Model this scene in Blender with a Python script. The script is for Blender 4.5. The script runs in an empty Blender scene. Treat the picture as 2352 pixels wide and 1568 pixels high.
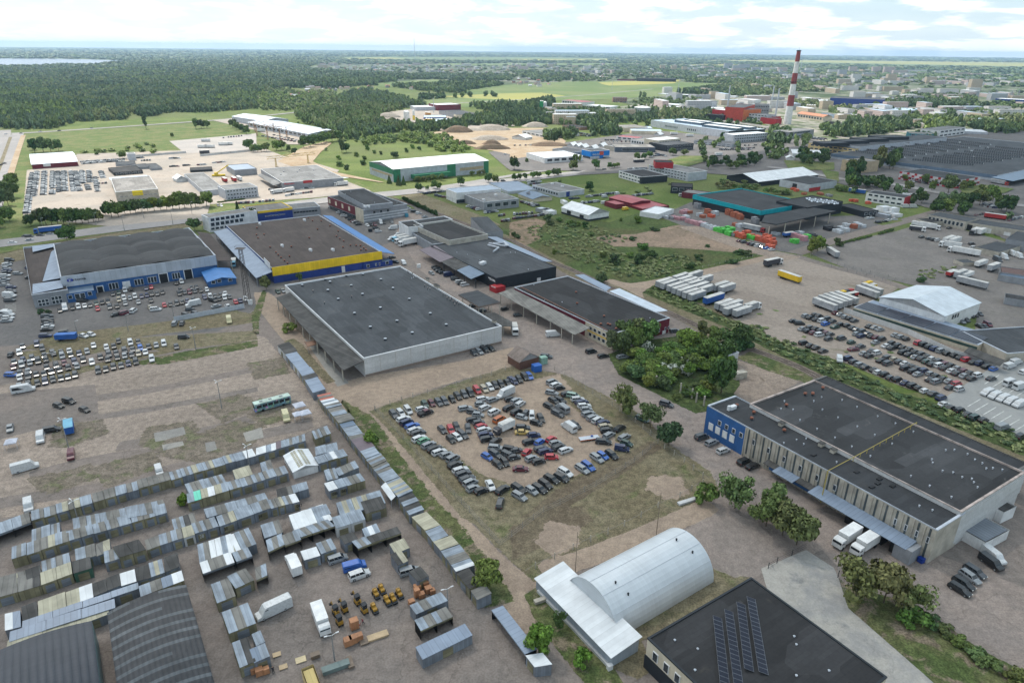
import bpy, math, random
import numpy as np
from mathutils import Vector, Matrix
random.seed(7); rng=np.random.default_rng(7)
SC=bpy.context.scene; COL=SC.collection
# ---------------------------------------------------------------- camera
H=108.0; F=1568.0
PITCH=math.atan((784-111)/1568.0); ROLL=math.radians(0.633)
_f=np.array([0,math.cos(PITCH),-math.sin(PITCH)]); _r=np.array([1.,0,0]); _u=np.array([0,math.sin(PITCH),math.cos(PITCH)])
R_=_r*math.cos(ROLL)+_u*math.sin(ROLL); U_=-_r*math.sin(ROLL)+_u*math.cos(ROLL)
CAM=np.array([0,0,H])
cd=bpy.data.cameras.new('camera'); cam=bpy.data.objects.new('camera',cd); COL.objects.link(cam)
cd.sensor_fit='HORIZONTAL'; cd.sensor_width=36; cd.lens=F/2352*36; cd.clip_end=60000; cd.clip_start=1
cam.matrix_world=Matrix(((R_[0],U_[0],-_f[0],0),(R_[1],U_[1],-_f[1],0),(R_[2],U_[2],-_f[2],H),(0,0,0,1)))
SC.camera=cam
# ---------------------------------------------------------------- light
SUN_EL,SUN_AZ=math.radians(52),math.radians(-38)      # azimuth from +Y, negative = to the left
SV=np.array([math.sin(SUN_AZ)*math.cos(SUN_EL),math.cos(SUN_AZ)*math.cos(SUN_EL),math.sin(SUN_EL)])
sl=bpy.data.lights.new('sun','SUN'); sl.energy=4.0; sl.angle=math.radians(0.53); sl.color=(1,.95,.86)
so=bpy.data.objects.new('sun',sl); COL.objects.link(so)
so.rotation_euler=Vector(SV).to_track_quat('Z','Y').to_euler()
SC.view_settings.view_transform='Standard'; SC.view_settings.look='None'; SC.view_settings.exposure=0.60; SC.view_settings.gamma=1
SC.cycles.max_bounces=5; SC.cycles.diffuse_bounces=2; SC.cycles.glossy_bounces=2; SC.cycles.transmission_bounces=2
SC.cycles.transparent_max_bounces=12; SC.cycles.volume_bounces=0; SC.cycles.use_denoising=True
SC.cycles.caustics_reflective=False; SC.cycles.caustics_refractive=False
w=bpy.data.worlds.new("World"); SC.world=w; w.use_nodes=True
def world():
 nt=w.node_tree; N=nt.nodes; L=nt.links; N.clear()
 out=N.new('ShaderNodeOutputWorld'); bg=N.new('ShaderNodeBackground'); bg.inputs[1].default_value=0.11
 sky=N.new('ShaderNodeTexSky'); sky.sky_type='NISHITA'; sky.sun_disc=False; sky.sun_elevation=SUN_EL; sky.sun_rotation=SUN_AZ
 sky.air_density=1.0; sky.dust_density=1.5; sky.ozone_density=1
 tc=N.new('ShaderNodeTexCoord'); sp=N.new('ShaderNodeSeparateXYZ'); L.new(tc.outputs['Generated'],sp.inputs[0])
 def mth(op,a,b=None,c=None):
  n=N.new('ShaderNodeMath'); n.operation=op
  for i,v in enumerate((a,b,c)):
   if v is None: continue
   if isinstance(v,(int,float)): n.inputs[i].default_value=v
   else: L.new(v,n.inputs[i])
  return n.outputs[0]
 cb=N.new('ShaderNodeCombineXYZ'); L.new(mth('MULTIPLY',mth('ARCTAN2',sp.outputs[0],sp.outputs[1]),8.0),cb.inputs[0]); L.new(mth('MULTIPLY',mth('POWER',mth('ABSOLUTE',sp.outputs[2]),.8),26.0),cb.inputs[1])
 n1=N.new('ShaderNodeTexNoise'); n1.inputs['Scale'].default_value=1.15; n1.inputs['Detail'].default_value=9; n1.inputs['Roughness'].default_value=.58; n1.inputs['Distortion'].default_value=.25
 L.new(cb.outputs[0],n1.inputs['Vector'])
 n2=N.new('ShaderNodeTexNoise'); n2.inputs['Scale'].default_value=1.7; n2.inputs['Detail'].default_value=6
 L.new(cb.outputs[0],n2.inputs['Vector'])
 r=N.new('ShaderNodeMapRange'); r.interpolation_type='SMOOTHSTEP'; r.inputs[1].default_value=.45; r.inputs[2].default_value=.60; L.new(n1.outputs[0],r.inputs[0])
 hz=N.new('ShaderNodeMapRange'); hz.inputs[1].default_value=.10; hz.inputs[2].default_value=0.0; hz.inputs[3].default_value=0; hz.inputs[4].default_value=.55; L.new(sp.outputs[2],hz.inputs[0])
 lf=N.new('ShaderNodeMapRange'); lf.inputs[1].default_value=.35; lf.inputs[2].default_value=-.5; lf.inputs[3].default_value=0; lf.inputs[4].default_value=.3; L.new(sp.outputs[0],lf.inputs[0])
 cov=mth('MINIMUM',mth('ADD',mth('ADD',r.outputs[0],hz.outputs[0]),lf.outputs[0]),1.0)
 cc=N.new('ShaderNodeMixRGB'); L.new(n2.outputs[0],cc.inputs[0]); cc.inputs[1].default_value=(5.3,6.0,6.5,1); cc.inputs[2].default_value=(8.4,8.6,8.6,1)
 mx=N.new('ShaderNodeMixRGB'); L.new(cov,mx.inputs[0]);
 bl=N.new('ShaderNodeMixRGB'); bl.inputs[0].default_value=.72; L.new(sky.outputs[0],bl.inputs[1]); bl.inputs[2].default_value=(3.4,5.1,6.2,1)
 L.new(bl.outputs[0],mx.inputs[1]); L.new(cc.outputs[0],mx.inputs[2])
 L.new(mx.outputs[0],bg.inputs[0]); L.new(bg.outputs[0],out.inputs[0])
world()
# ---------------------------------------------------------------- picture geometry -> ground
def ray(x,y): return _f+R_*((x-1176)/F)-U_*((y-784)/F)
def G(x,y,z=0.0):
 d=ray(x,y); t=(z-H)/d[2]; return CAM+d*t
def proj(p):
 q=np.array(p)-CAM; zc=q@_f; return (1176+F*(q@R_)/zc, 784-F*(q@U_)/zc)
def D(s):
 """'cr x,y x,y' : c,r name the survey tile the readings were taken from"""
 ox=oy=0.; k=1.; out=[]
 for t in s.split():
  if ',' in t:
   a,b=t.split(',')[:2]; out.append((ox+float(a)*k,oy+float(b)*k))
  elif t=='f': ox=oy=0.; k=1.
  else: ox=int(t[0])*588.0; oy=(0,392.2,784.4,1176.0)[int(t[1])]; k=.2501
 return out
def GP(s,z=0.0): return [G(x,y,z) for x,y in D(s)]
def hof(top,base):
 P=G(*base); d=ray(*top); hd=math.hypot(P[0],P[1]); return H+d[2]*hd/math.hypot(d[0],d[1])
# ---------------------------------------------------------------- objects
def tag(o,label=None,cat=None,group=None,kind=None):
 if label: o['label']=label
 if cat: o['category']=cat
 if group: o['group']=group
 if kind: o['kind']=kind
 return o
def empty(name,loc,label=None,cat=None,group=None,kind=None):
 o=bpy.data.objects.new(name,None); COL.objects.link(o); o.location=Vector([float(v) for v in loc]); o.empty_display_size=1
 return tag(o,label,cat,group,kind)
class MB:
 def __init__(s): s.v=[]; s.f=[]; s.uv=[]; s.m=[]; s.mats=[]; s.sm=False
 def mi(s,m):
  if m is None: return 0
  if m not in s.mats: s.mats.append(m)
  return s.mats.index(m)
 def face(s,pts,m=None,ax=None):
  pts=[np.asarray(p,float) for p in pts]; i=len(s.v); s.v+=pts; s.f.append(tuple(range(i,i+len(pts)))); s.m.append(s.mi(m))
  o=pts[0]; u=(pts[1]-o) if ax is None else np.asarray(ax,float); u=u/(np.linalg.norm(u)+1e-9)
  n=np.zeros(3)
  for k in range(1,len(pts)-1): n+=np.cross(pts[k]-o,pts[k+1]-o)
  n/=np.linalg.norm(n)+1e-9; vv=np.cross(n,u)
  s.uv+=[(float((p-o)@u),float((p-o)@vv)) for p in pts]
 def box(s,c,sx,sy,sz,m=None,rz=0.0,top=None,bot=True):
  """c = centre of the underside"""
  c_,s_=math.cos(rz),math.sin(rz); c=np.asarray(c,float)
  P=[np.array([c[0]+x*c_-y*s_,c[1]+x*s_+y*c_,c[2]]) for x,y in ((-sx/2,-sy/2),(sx/2,-sy/2),(sx/2,sy/2),(-sx/2,sy/2))]
  s.prism(P,sz,m,top,bot)
 def prism(s,P,h,m=None,top=None,bot=True):
  P=[np.asarray(p,float) for p in P]
  A=sum(P[i][0]*P[(i+1)%len(P)][1]-P[(i+1)%len(P)][0]*P[i][1] for i in range(len(P)))
  if A<0: P=P[::-1]
  T=[p+np.array([0,0,h]) for p in P] if np.isscalar(h) else [np.array([p[0],p[1],hh]) for p,hh in zip(P,h)]
  n=len(P)
  for i in range(n): j=(i+1)%n; s.face([P[i],P[j],T[j],T[i]],m)
  s.face(T,m if top is None else top)
  if bot: s.face(P[::-1],m)
 def slab(s,T,th,m=None,top=None):
  """sloping plate, T = upper corners"""
  T=[np.asarray(p,float) for p in T]
  A=sum(T[i][0]*T[(i+1)%len(T)][1]-T[(i+1)%len(T)][0]*T[i][1] for i in range(len(T)))
  if A<0: T=T[::-1]
  Bt=[p-np.array([0,0,th]) for p in T]; n=len(T)
  s.face(T,m if top is None else top); s.face(Bt[::-1],m)
  for i in range(n): j=(i+1)%n; s.face([Bt[i],Bt[j],T[j],T[i]],m)
 def bar(s,a,b,w,m=None,h=None):
  a=np.asarray(a,float); b=np.asarray(b,float); d=b-a; L=np.linalg.norm(d); d/=L
  up=np.array([0,0,1.]) if abs(d[2])<.9 else np.array([1.,0,0]); sd=np.cross(d,up); sd/=np.linalg.norm(sd); uu=np.cross(sd,d)
  h=h or w; P=[]
  for q in (a,b):
   for x,y in ((-1,-1),(1,-1),(1,1),(-1,1)): P.append(q+sd*x*w/2+uu*y*h/2)
  for f in ((0,1,5,4),(1,2,6,5),(2,3,7,6),(3,0,4,7),(3,2,1,0),(4,5,6,7)): s.face([P[k] for k in f],m)
 def cyl(s,a,b,r0,r1,n=10,m=None,cap=True,mc=None):
  a=np.asarray(a,float); b=np.asarray(b,float); d=b-a; d/=np.linalg.norm(d)
  t=np.array([1.,0,0]) if abs(d[0])<.9 else np.array([0,1.,0]); x=np.cross(d,t); x/=np.linalg.norm(x); y=np.cross(d,x)
  A=[a+(x*math.cos(2*math.pi*k/n)+y*math.sin(2*math.pi*k/n))*r0 for k in range(n)]
  B=[b+(x*math.cos(2*math.pi*k/n)+y*math.sin(2*math.pi*k/n))*r1 for k in range(n)]
  for k in range(n): j=(k+1)%n; s.face([A[k],A[j],B[j],B[k]],m)
  if cap: s.face(B,mc or m); s.face(A[::-1],m)
 def build(s,name,mat=None,parent=None,loc=None,smooth=False):
  me=bpy.data.meshes.new(name); o=bpy.data.objects.new(name,me)
  org=np.array(parent_world(parent) if parent is not None else (loc if loc is not None else (0,0,0)),float)
  V=(np.array(s.v)-org) if s.v else np.zeros((0,3))
  me.from_pydata(V.tolist(),[],s.f)
  uv=me.uv_layers.new(name='UVMap'); uv.data.foreach_set('uv',np.array(s.uv,dtype=np.float32).ravel())
  mats=s.mats or [mat]
  for m in mats: me.materials.append(m)
  if len(mats)>1: me.polygons.foreach_set('material_index',np.array(s.m,dtype=np.int32))
  if smooth: me.polygons.foreach_set('use_smooth',np.ones(len(s.f),dtype=bool))
  me.update(); COL.objects.link(o)
  if parent is not None: o.parent=parent
  else: o.location=Vector(org.tolist())
  return o
def parent_world(p):
 v=Vector((0,0,0))
 while p is not None: v=v+p.location; p=p.parent
 return v
def copy_tree(o,parent=None,color=None):
 c=o.copy(); COL.objects.link(c); c.parent=parent
 if color is not None and o.get('tint',1): c.color=color
 for ch in o.children: copy_tree(ch,c,color)
 return c
# ---------------------------------------------------------------- materials
class NT:
 def __init__(s,name):
  s.mat=bpy.data.materials.new(name); s.mat.use_nodes=True; s.n=s.mat.node_tree.nodes; s.l=s.mat.node_tree.links
  s.b=s.n['Principled BSDF']; s.out=s.n['Material Output']
 def lk(s,a,b): s.l.new(a,b)
 def val(s,sock,v):
  if isinstance(v,(int,float)): sock.default_value=v
  elif isinstance(v,tuple): sock.default_value=v if len(v)==4 or sock.type=='VECTOR' else v+(1,)
  else: s.lk(v,sock)
 def math(s,op,a,b=None,c=None):
  n=s.n.new('ShaderNodeMath'); n.operation=op
  for i,v in enumerate((a,b,c)):
   if v is not None: s.val(n.inputs[i],v)
  return n.outputs[0]
 def noise(s,scale,vec=None,detail=4,rough=.55,dist=0):
  n=s.n.new('ShaderNodeTexNoise'); n.inputs['Scale'].default_value=scale; n.inputs['Detail'].default_value=detail; n.inputs['Roughness'].default_value=rough; n.inputs['Distortion'].default_value=dist
  s.lk(vec or s.pos(),n.inputs['Vector']); return n.outputs[0]
 def pos(s):
  if not hasattr(s,'_g'): s._g=s.n.new('ShaderNodeNewGeometry')
  return s._g.outputs['Position']
 def uv(s,sc=(1,1,1),rot=0.):
  t=s.n.new('ShaderNodeUVMap'); m=s.n.new('ShaderNodeMapping'); s.lk(t.outputs[0],m.inputs[0]); m.inputs['Scale'].default_value=sc; m.inputs['Rotation'].default_value=(0,0,rot); return m.outputs[0]
 def map(s,v,sc):
  m=s.n.new('ShaderNodeMapping'); s.lk(v,m.inputs[0]); m.inputs['Scale'].default_value=sc; return m.outputs[0]
 def rng(s,v,a,b,c=0.,d=1.,smooth=True):
  n=s.n.new('ShaderNodeMapRange');
  if smooth: n.interpolation_type='SMOOTHSTEP'
  s.val(n.inputs[0],v)
  for i,q in enumerate((a,b,c,d)): n.inputs[1+i].default_value=q
  return n.outputs[0]
 def mix(s,f,a,b,mode='MIX'):
  n=s.n.new('ShaderNodeMixRGB'); n.blend_type=mode; s.val(n.inputs[0],f); s.val(n.inputs[1],a); s.val(n.inputs[2],b); return n.outputs[0]
 def gray(s,v):
  return v
 def mul(s,c,f):   # colour * factor socket
  n=s.n.new('ShaderNodeVectorMath'); n.operation='SCALE'; s.val(n.inputs[0],c); s.val(n.inputs['Scale'],f); return n.outputs[0]
 def color(s,c): s.val(s.b.inputs['Base Color'],c)
 def fin(s,rough=.85,spec=.3,metal=0.):
  s.val(s.b.inputs['Roughness'],rough); s.b.inputs['Specular IOR Level'].default_value=spec; s.b.inputs['Metallic'].default_value=metal
  return s.mat
def c3(h): return tuple((int(h[i:i+2],16)/255)**2.2 for i in (0,2,4))
_mc={}
def paint(name,rgb,var=.12,scale=.35,rough=.6,spec=.35,metal=0.,dirt=.0):
 """painted or rendered surface with weathering"""
 if name in _mc: return _mc[name]
 t=NT(name); n=t.noise(scale,detail=5); n2=t.noise(3.1,t.map(t.pos(),(1,1,.12)),detail=3)
 f=t.math('ADD',t.rng(n,.3,.7,1-var,1+var),t.rng(n2,.3,.7,-var*.5,var*.5))
 c=t.mul(rgb,f)
 if dirt: c=t.mix(t.math('MULTIPLY',t.rng(n2,.52,.75),dirt),c,(.16,.13,.1))
 t.color(c); _mc[name]=t.fin(rough,spec,metal); return _mc[name]
def sheetm(name,rgb,step=1.0,rough=.45,spec=.4,metal=0.,dark=.82,along=0,var=.1,rust=0.):
 """profiled sheet: shallow ribs every step metres"""
 if name in _mc: return _mc[name]
 t=NT(name); u=t.uv((1/step,1/step,1)); sp=t.n.new('ShaderNodeSeparateXYZ'); t.lk(u,sp.inputs[0])
 fr=t.math('FRACT',sp.outputs[along]); e=t.math('LESS_THAN',fr,.16)
 n=t.noise(.25,detail=5); f=t.math('MULTIPLY',t.rng(n,.3,.7,1-var,1+var),t.math('SUBTRACT',1.0,t.math('MULTIPLY',e,1-dark)))
 wn=t.n.new('ShaderNodeTexWhiteNoise'); wn.noise_dimensions='1D'; t.lk(t.math('FLOOR',sp.outputs[along]),wn.inputs['W'])
 f=t.math('MULTIPLY',f,t.rng(wn.outputs[0],0,1,1-var*.6,1+var*.6,False))
 c=t.mul(rgb,f)
 if rust: c=t.mix(t.math('MULTIPLY',t.rng(t.noise(.5,detail=6),.55,.68),rust),c,(.22,.12,.07))
 t.color(c); _mc[name]=t.fin(rough,spec,metal); return _mc[name]
def felt(name,rgb,lap=1.0,length=9.0,var=.12,patch=.25,stain=.3,rough=.9,stainc=(.10,.085,.07)):
 """bitumen felt: rolled strips, patches and puddle stains"""
 if name in _mc: return _mc[name]
 t=NT(name); b=t.n.new('ShaderNodeTexBrick'); t.lk(t.uv(),b.inputs['Vector'])
 b.inputs['Scale'].default_value=1; b.inputs['Brick Width'].default_value=length; b.inputs['Row Height'].default_value=lap; b.inputs['Mortar Size'].default_value=.035; b.inputs['Bias'].default_value=0
 b.inputs['Color1'].default_value=(1-var,)*3+(1,); b.inputs['Color2'].default_value=(1+var,)*3+(1,); b.inputs['Mortar'].default_value=(.82,.82,.82,1); b.inputs['Mortar Smooth'].default_value=.1
 v=t.n.new('ShaderNodeTexVoronoi'); v.distance='CHEBYCHEV'; v.inputs['Scale'].default_value=.07; t.lk(t.uv((1,1.7,1)),v.inputs['Vector'])
 sp=t.n.new('ShaderNodeSeparateColor'); t.lk(v.outputs['Color'],sp.inputs[0])
 pf=t.rng(sp.outputs[0],0,1,1-patch,1+patch,False)
 f=t.math('MULTIPLY',b.outputs[0],pf)
 f=t.math('MULTIPLY',f,t.rng(t.noise(.06,detail=6,rough=.65),.3,.7,1-var,1+var))
 f=t.math('MULTIPLY',f,t.rng(t.noise(1.6,detail=3),.3,.7,.93,1.07))
 c=t.mul(rgb,f)
 c=t.mix(t.math('MULTIPLY',t.rng(t.noise(.11,detail=7,rough=.7,dist=.6),.60,.70),stain),c,stainc)
 t.color(c); _mc[name]=t.fin(rough,.25); return _mc[name]
def ground(name,cols,scale=.05,rough=.95,fine=.25,thr=(.42,.58),third=None,soft=True,grit=2.5,aniso=None,crack=0.):
 """cols: two main tones mixed by broad noise, third=(rgb,lo,hi) patches; alpha attribute feathers the rim"""
 if name in _mc: return _mc[name]
 t=NT(name); p=t.pos()
 if aniso:
  m=t.n.new('ShaderNodeMapping'); t.lk(p,m.inputs[0]); m.vector_type='TEXTURE'; m.inputs['Rotation'].default_value=(0,0,aniso[0]); m.inputs['Scale'].default_value=(aniso[1],1,1); pa=m.outputs[0]
 else: pa=p
 n=t.noise(scale,pa,detail=8,rough=.62,dist=.3); c=t.mix(t.rng(n,*thr),cols[0],cols[1])
 if third: c=t.mix(t.rng(t.noise(scale*2.3,pa,detail=8,rough=.65,dist=.5),third[1],third[2]),c,third[0])
 if len(cols)>2: c=t.mix(t.rng(t.noise(scale*.35,p,detail=3),.42,.62),c,cols[2])
 f=t.math('MULTIPLY',t.rng(t.noise(.55,p,detail=4),.3,.7,1-fine*.6,1+fine*.6),t.rng(t.noise(grit,p,detail=2),.3,.7,1-fine*.7,1+fine*.7))
 if crack:
  v=t.n.new('ShaderNodeTexVoronoi'); v.feature='DISTANCE_TO_EDGE'; v.inputs['Scale'].default_value=.075; q=t.n.new('ShaderNodeVectorMath'); q.operation='ADD'; nz=t.n.new('ShaderNodeTexNoise'); nz.inputs['Scale'].default_value=.25; nz.inputs['Detail'].default_value=4; t.lk(p,nz.inputs['Vector']); sc=t.mul(nz.outputs['Color'],7.0); t.lk(p,q.inputs[0]); t.lk(sc,q.inputs[1]); t.lk(q.outputs[0],v.inputs['Vector'])
  f=t.math('MULTIPLY',f,t.rng(v.outputs['Distance'],.004,.016,1-crack,1.)); v2=t.n.new('ShaderNodeTexVoronoi'); v2.distance='CHEBYCHEV'; v2.inputs['Scale'].default_value=.06; t.lk(p,v2.inputs['Vector']); s2=t.n.new('ShaderNodeSeparateColor'); t.lk(v2.outputs['Color'],s2.inputs[0]); f=t.math('MULTIPLY',f,t.rng(s2.outputs[0],0,1,1-crack*.22,1+crack*.22,False))
  f=t.math('MULTIPLY',f,t.rng(t.noise(.16,p,detail=7,rough=.75,dist=1.5),.60,.72,1,1-crack*.45))
 t.color(t.mul(c,f)); t.fin(rough,.15)
 if soft:
  at=t.n.new('ShaderNodeAttribute'); at.attribute_name='edge'
  a=t.math('GREATER_THAN',t.math('ADD',t.math('MULTIPLY',at.outputs['Fac'],1.1),t.math('MULTIPLY',t.math('SUBTRACT',t.noise(.45,p,detail=6,rough=.7),.5),1.3)),.5)
  a=t.math('MAXIMUM',a,t.math('GREATER_THAN',at.outputs['Fac'],.985)); a=t.math('MULTIPLY',a,t.math('GREATER_THAN',at.outputs['Fac'],.01))
  t.lk(a,t.b.inputs['Alpha'])
 _mc[name]=t.mat; return t.mat
def glassm(name,rgb=(.03,.04,.05),rough=.12):
 if name in _mc: return _mc[name]
 t=NT(name); t.color(t.mul(rgb,t.rng(t.noise(.4),.3,.7,.6,1.5))); _mc[name]=t.fin(rough,.6); return _mc[name]
def lettering(name,rgb):
 if name in _mc: return _mc[name]
 t=NT(name); t.color(rgb); _mc[name]=t.fin(.6,.2); return _mc[name]
# ---------------------------------------------------------------- ground sheets
def dens(P,step,jit=0.):
 out=[]
 for i in range(len(P)):
  a,b=P[i],P[(i+1)%len(P)]; L=np.linalg.norm(b-a); n=max(1,int(L/step))
  for k in range(n):
   q=a+(b-a)*k/n
   if jit: q=q+np.array([rng.normal(0,jit),rng.normal(0,jit)])
   out.append(q)
 return out
def sheet(name,pts,lvl,mat,soft=1.5,jit=0.,label=None,cat=None,kind='structure',step=None,z=None):
 P=[p[:2] for p in (GP(pts) if isinstance(pts,str) else pts)]
 A=sum(P[i][0]*P[(i+1)%len(P)][1]-P[(i+1)%len(P)][0]*P[i][1] for i in range(len(P)))
 if A<0: P=P[::-1]
 far=max(np.linalg.norm(p) for p in P)
 P=dens(P,step or max(4.,soft*2.5),jit); n=len(P)
 nr=[]
 for i in range(n):
  a,b,c=P[i-1],P[i],P[(i+1)%n]; e=(c-a); e/=np.linalg.norm(e)+1e-9; nr.append(np.array([e[1],-e[0]]))
 Q=[p+q*soft for p,q in zip(P,nr)]
 sheet.k=getattr(sheet,'k',0)+1
 if z is None: z=(.008*lvl+.0003*sheet.k) if far<700 else (.05*lvl+.003*sheet.k)
 V=[(p[0],p[1],z) for p in P]+[(q[0],q[1],z) for q in Q]
 fc=[tuple(range(n))]+[(i,n+i,n+(i+1)%n,(i+1)%n) for i in range(n)]
 me=bpy.data.meshes.new(name); me.from_pydata([tuple(map(float,v)) for v in V],[],fc); me.materials.append(mat)
 at=me.attributes.new('edge','FLOAT','POINT'); at.data.foreach_set('value',np.array([1.]*n+[0.]*n,dtype=np.float32))
 o=bpy.data.objects.new(name,me); COL.objects.link(o); return tag(o,label,cat,None,kind)
def strip(pts,width):
 P=[p[:2] for p in (GP(pts) if isinstance(pts,str) else pts)]
 for _ in range(2):
  Q=[P[0]]
  for a,b in zip(P[:-1],P[1:]): Q+=[a*.75+b*.25,a*.25+b*.75]
  Q.append(P[-1]); P=Q
 Lf=[];Rt=[]
 for i in range(len(P)):
  a=P[max(0,i-1)];b=P[min(len(P)-1,i+1)]; e=(b-a)/(np.linalg.norm(b-a)+1e-9); nn=np.array([-e[1],e[0]])
  Lf.append(P[i]+nn*width/2); Rt.append(P[i]-nn*width/2)
 return Lf+Rt[::-1]
def road(name,pts,width,lvl,mat,soft=.6,**k): return sheet(name,strip(pts,width),lvl,mat,soft,**k)
# ================================================================ GROUND
GRASS=ground('meadow_grass',[(.080,.115,.028),(.12,.15,.045),(.105,.125,.045)],.02,third=((.17,.145,.085),.60,.72),soft=False,fine=.3)
GR2=ground('rough_grass',[(.065,.088,.03),(.11,.115,.05)],.09,third=((.19,.15,.11),.50,.62),fine=.45)
GRL=ground('verge_grass',[(.085,.12,.035),(.13,.14,.055)],.06,third=((.19,.15,.10),.62,.75),fine=.3)
DRY=ground('dry_grass',[(.150,.125,.078),(.175,.15,.098)],.05,third=((.105,.115,.05),.52,.70),fine=.4)
DRT=ground('sandy_dirt',[(.31,.24,.185),(.265,.205,.16)],.06,third=((.33,.255,.195),.55,.7),fine=.2)
DRT2=ground('trodden_dirt',[(.27,.215,.175),(.235,.188,.155)],.05,third=((.16,.125,.10),.56,.68),fine=.3)
SAND=ground('sand',[(.30,.225,.15),(.34,.27,.195)],.04,third=((.30,.20,.13),.55,.7),fine=.2)
ASP=ground('worn_asphalt',[(.21,.175,.155),(.18,.155,.14)],.035,third=((.225,.19,.165),.55,.7),fine=.2,crack=.2)
ASPD=ground('asphalt',[(.148,.138,.133),(.125,.118,.116)],.04,third=((.17,.16,.15),.58,.7),fine=.16,crack=.18)
ASPL=ground('pale_asphalt',[(.27,.255,.25),(.235,.225,.222)],.03,third=((.30,.28,.26),.55,.7),fine=.1)
CONC=ground('concrete_slabs',[(.30,.285,.26),(.24,.23,.215)],.06,third=((.18,.175,.17),.56,.70),fine=.12)
YARDC=ground('bright_yard',[(.33,.285,.245),(.28,.25,.22)],.03,third=((.24,.20,.165),.55,.7),fine=.12)
WOODF=ground('forest_floor',[(.03,.05,.02),(.045,.065,.025)],.02,soft=True,fine=.3)
LINE=ground('road_paint',[(.62,.62,.60),(.5,.5,.48)],.4,soft=False,fine=.2)
SHRUBG=ground('scrub_ground',[(.045,.065,.022),(.065,.085,.03)],.09,third=((.11,.095,.055),.58,.7),fine=.6)
AXM=G(560,930)-G(60,1020); ANG=math.atan2(AXM[1],AXM[0])      # the lanes of the market
LANE=ground('market_gravel',[(.30,.245,.205),(.25,.205,.172)],.05,third=((.19,.155,.128),.57,.70),fine=.3,aniso=(ANG,5.0),soft=True)
def base():
 rs=[0.]+[40*1.35**k for k in range(22)]; rs=[r for r in rs if r<24000]+[24000]
 n=96; V=[(0,0,0)]; Fc=[]
 for r in rs[1:]:
  for k in range(n):
   a=2*math.pi*k/n; V.append((r*math.cos(a),r*math.sin(a),0))
 for k in range(n): Fc.append((0,1+k,1+(k+1)%n))
 for i in range(len(rs)-2):
  for k in range(n):
   a=1+i*n+k; b=1+i*n+(k+1)%n; Fc.append((a,a+n,b+n,b))
 me=bpy.data.meshes.new('ground'); me.from_pydata(V,[],Fc); me.materials.append(GRASS); o=bpy.data.objects.new('ground',me); COL.objects.link(o); tag(o,kind='structure')
base()
# ---- broad yards (lowest), then what lies on them
sheet('yard_asphalt','f -700,1900 -330,760 -200,690 -90,560 40,560 470,690 580,690 620,610 760,600 930,470 1010,480 1150,560 1420,650 1640,780 1900,830 2060,940 2420,1130 2700,1330 3000,1900',1,ASP,2)
sheet('yard_asphalt','f -120,585 60,575 100,560 480,540 640,480 760,452 980,470 1010,520 700,620 600,700 500,760 -80,800 -260,760',2,ASPD,1)
# market lot : gravel with asphalt lanes
sheet('market_gravel','02 -400,420 330,380 860,270 1400,190 2300,40 12 -60,-60 60,-20 500,520 700,860 300,850 02 2300,980 1500,1250 300,1570 -600,1780',3,LANE,3)
sheet('asphalt_pad','02 40,480 860,400 890,690 560,745 40,880 -300,960 -300,540',4,ASP,1)
for s,wd in (('02 880,520 1500,430 2351,250',3.5),('02 560,740 1400,620 2351,440',2.5),('02 1100,960 1700,880 2351,700 12 380,560',4.5),('02 300,1230 900,1080 1500,1000 2351,860 12 500,760',4.5),('02 -100,1500 300,1430 1000,1340 1500,1180 2351,1000',4),('02 860,120 1700,90 2351,20',3.5),('02 0,380 800,220 1700,80 01 2351,1390',3.5),('02 200,170 1000,60 01 2200,1480',3)):
 road('asphalt_lane',s,wd,5,ASP,1.2)
sheet('market_asphalt','02 -700,1700 300,1600 1600,1290 12 200,960 650,760 850,900 13 1400,0 2000,800 2600,1568 23 400,1700 13 -600,2600 03 -900,2600',4,ASP,1)
sheet('verge','01 1500,1395 2150,1290 2330,1330 2340,1390 1400,1500 700,1600 02 300,60 250,60 01 500,1510 800,1480',6,DRY,2)
sheet('verge','02 200,100 900,20 1300,-30 2330,-90 2340,-20 1700,60 860,250 300,400 300,340 1500,80 1200,40 300,200',6,DRY,2)
sheet('grass_strip','02 1200,200 1700,100 2200,20 2351,0 2351,40 1500,200',7,GR2,2)
sheet('grass_strip','01 2330,1300 2351,1290 11 80,1100 0,1400 01 2351,1500',6,GR2,2)
for s in ('02 1415,840 1515,820 1535,900 1430,920','02 1520,820 1685,785 1705,850 1540,895','02 1490,950 1675,915 1690,950 1500,1000','02 1885,930 1970,915 1990,990 1900,1015','02 2235,840 2400,790 2420,880 2265,920'):
 sheet('concrete_slab',s,9,CONC,.15,kind='structure')
for s in ('12 -40,620 60,560 200,560 260,700 100,740','02 600,760 850,760 900,850 700,900 560,940','02 1400,810 1720,770 1750,860 1500,1010 1400,930','02 1500,1000 1700,940 2200,760 2340,800 2240,930 1900,1060','12 0,200 180,170 240,290 60,320','02 1900,560 2150,520 2351,590 2100,700','02 300,1290 800,1180 830,1230 500,1330','02 900,1180 1400,1050 1420,1110 1000,1290'):
 sheet('bare_patch',s,8,ground('bare_patch',[(.18,.15,.12),(.155,.13,.10)],.08,third=((.13,.13,.075),.52,.62),fine=.4),6)
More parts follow.
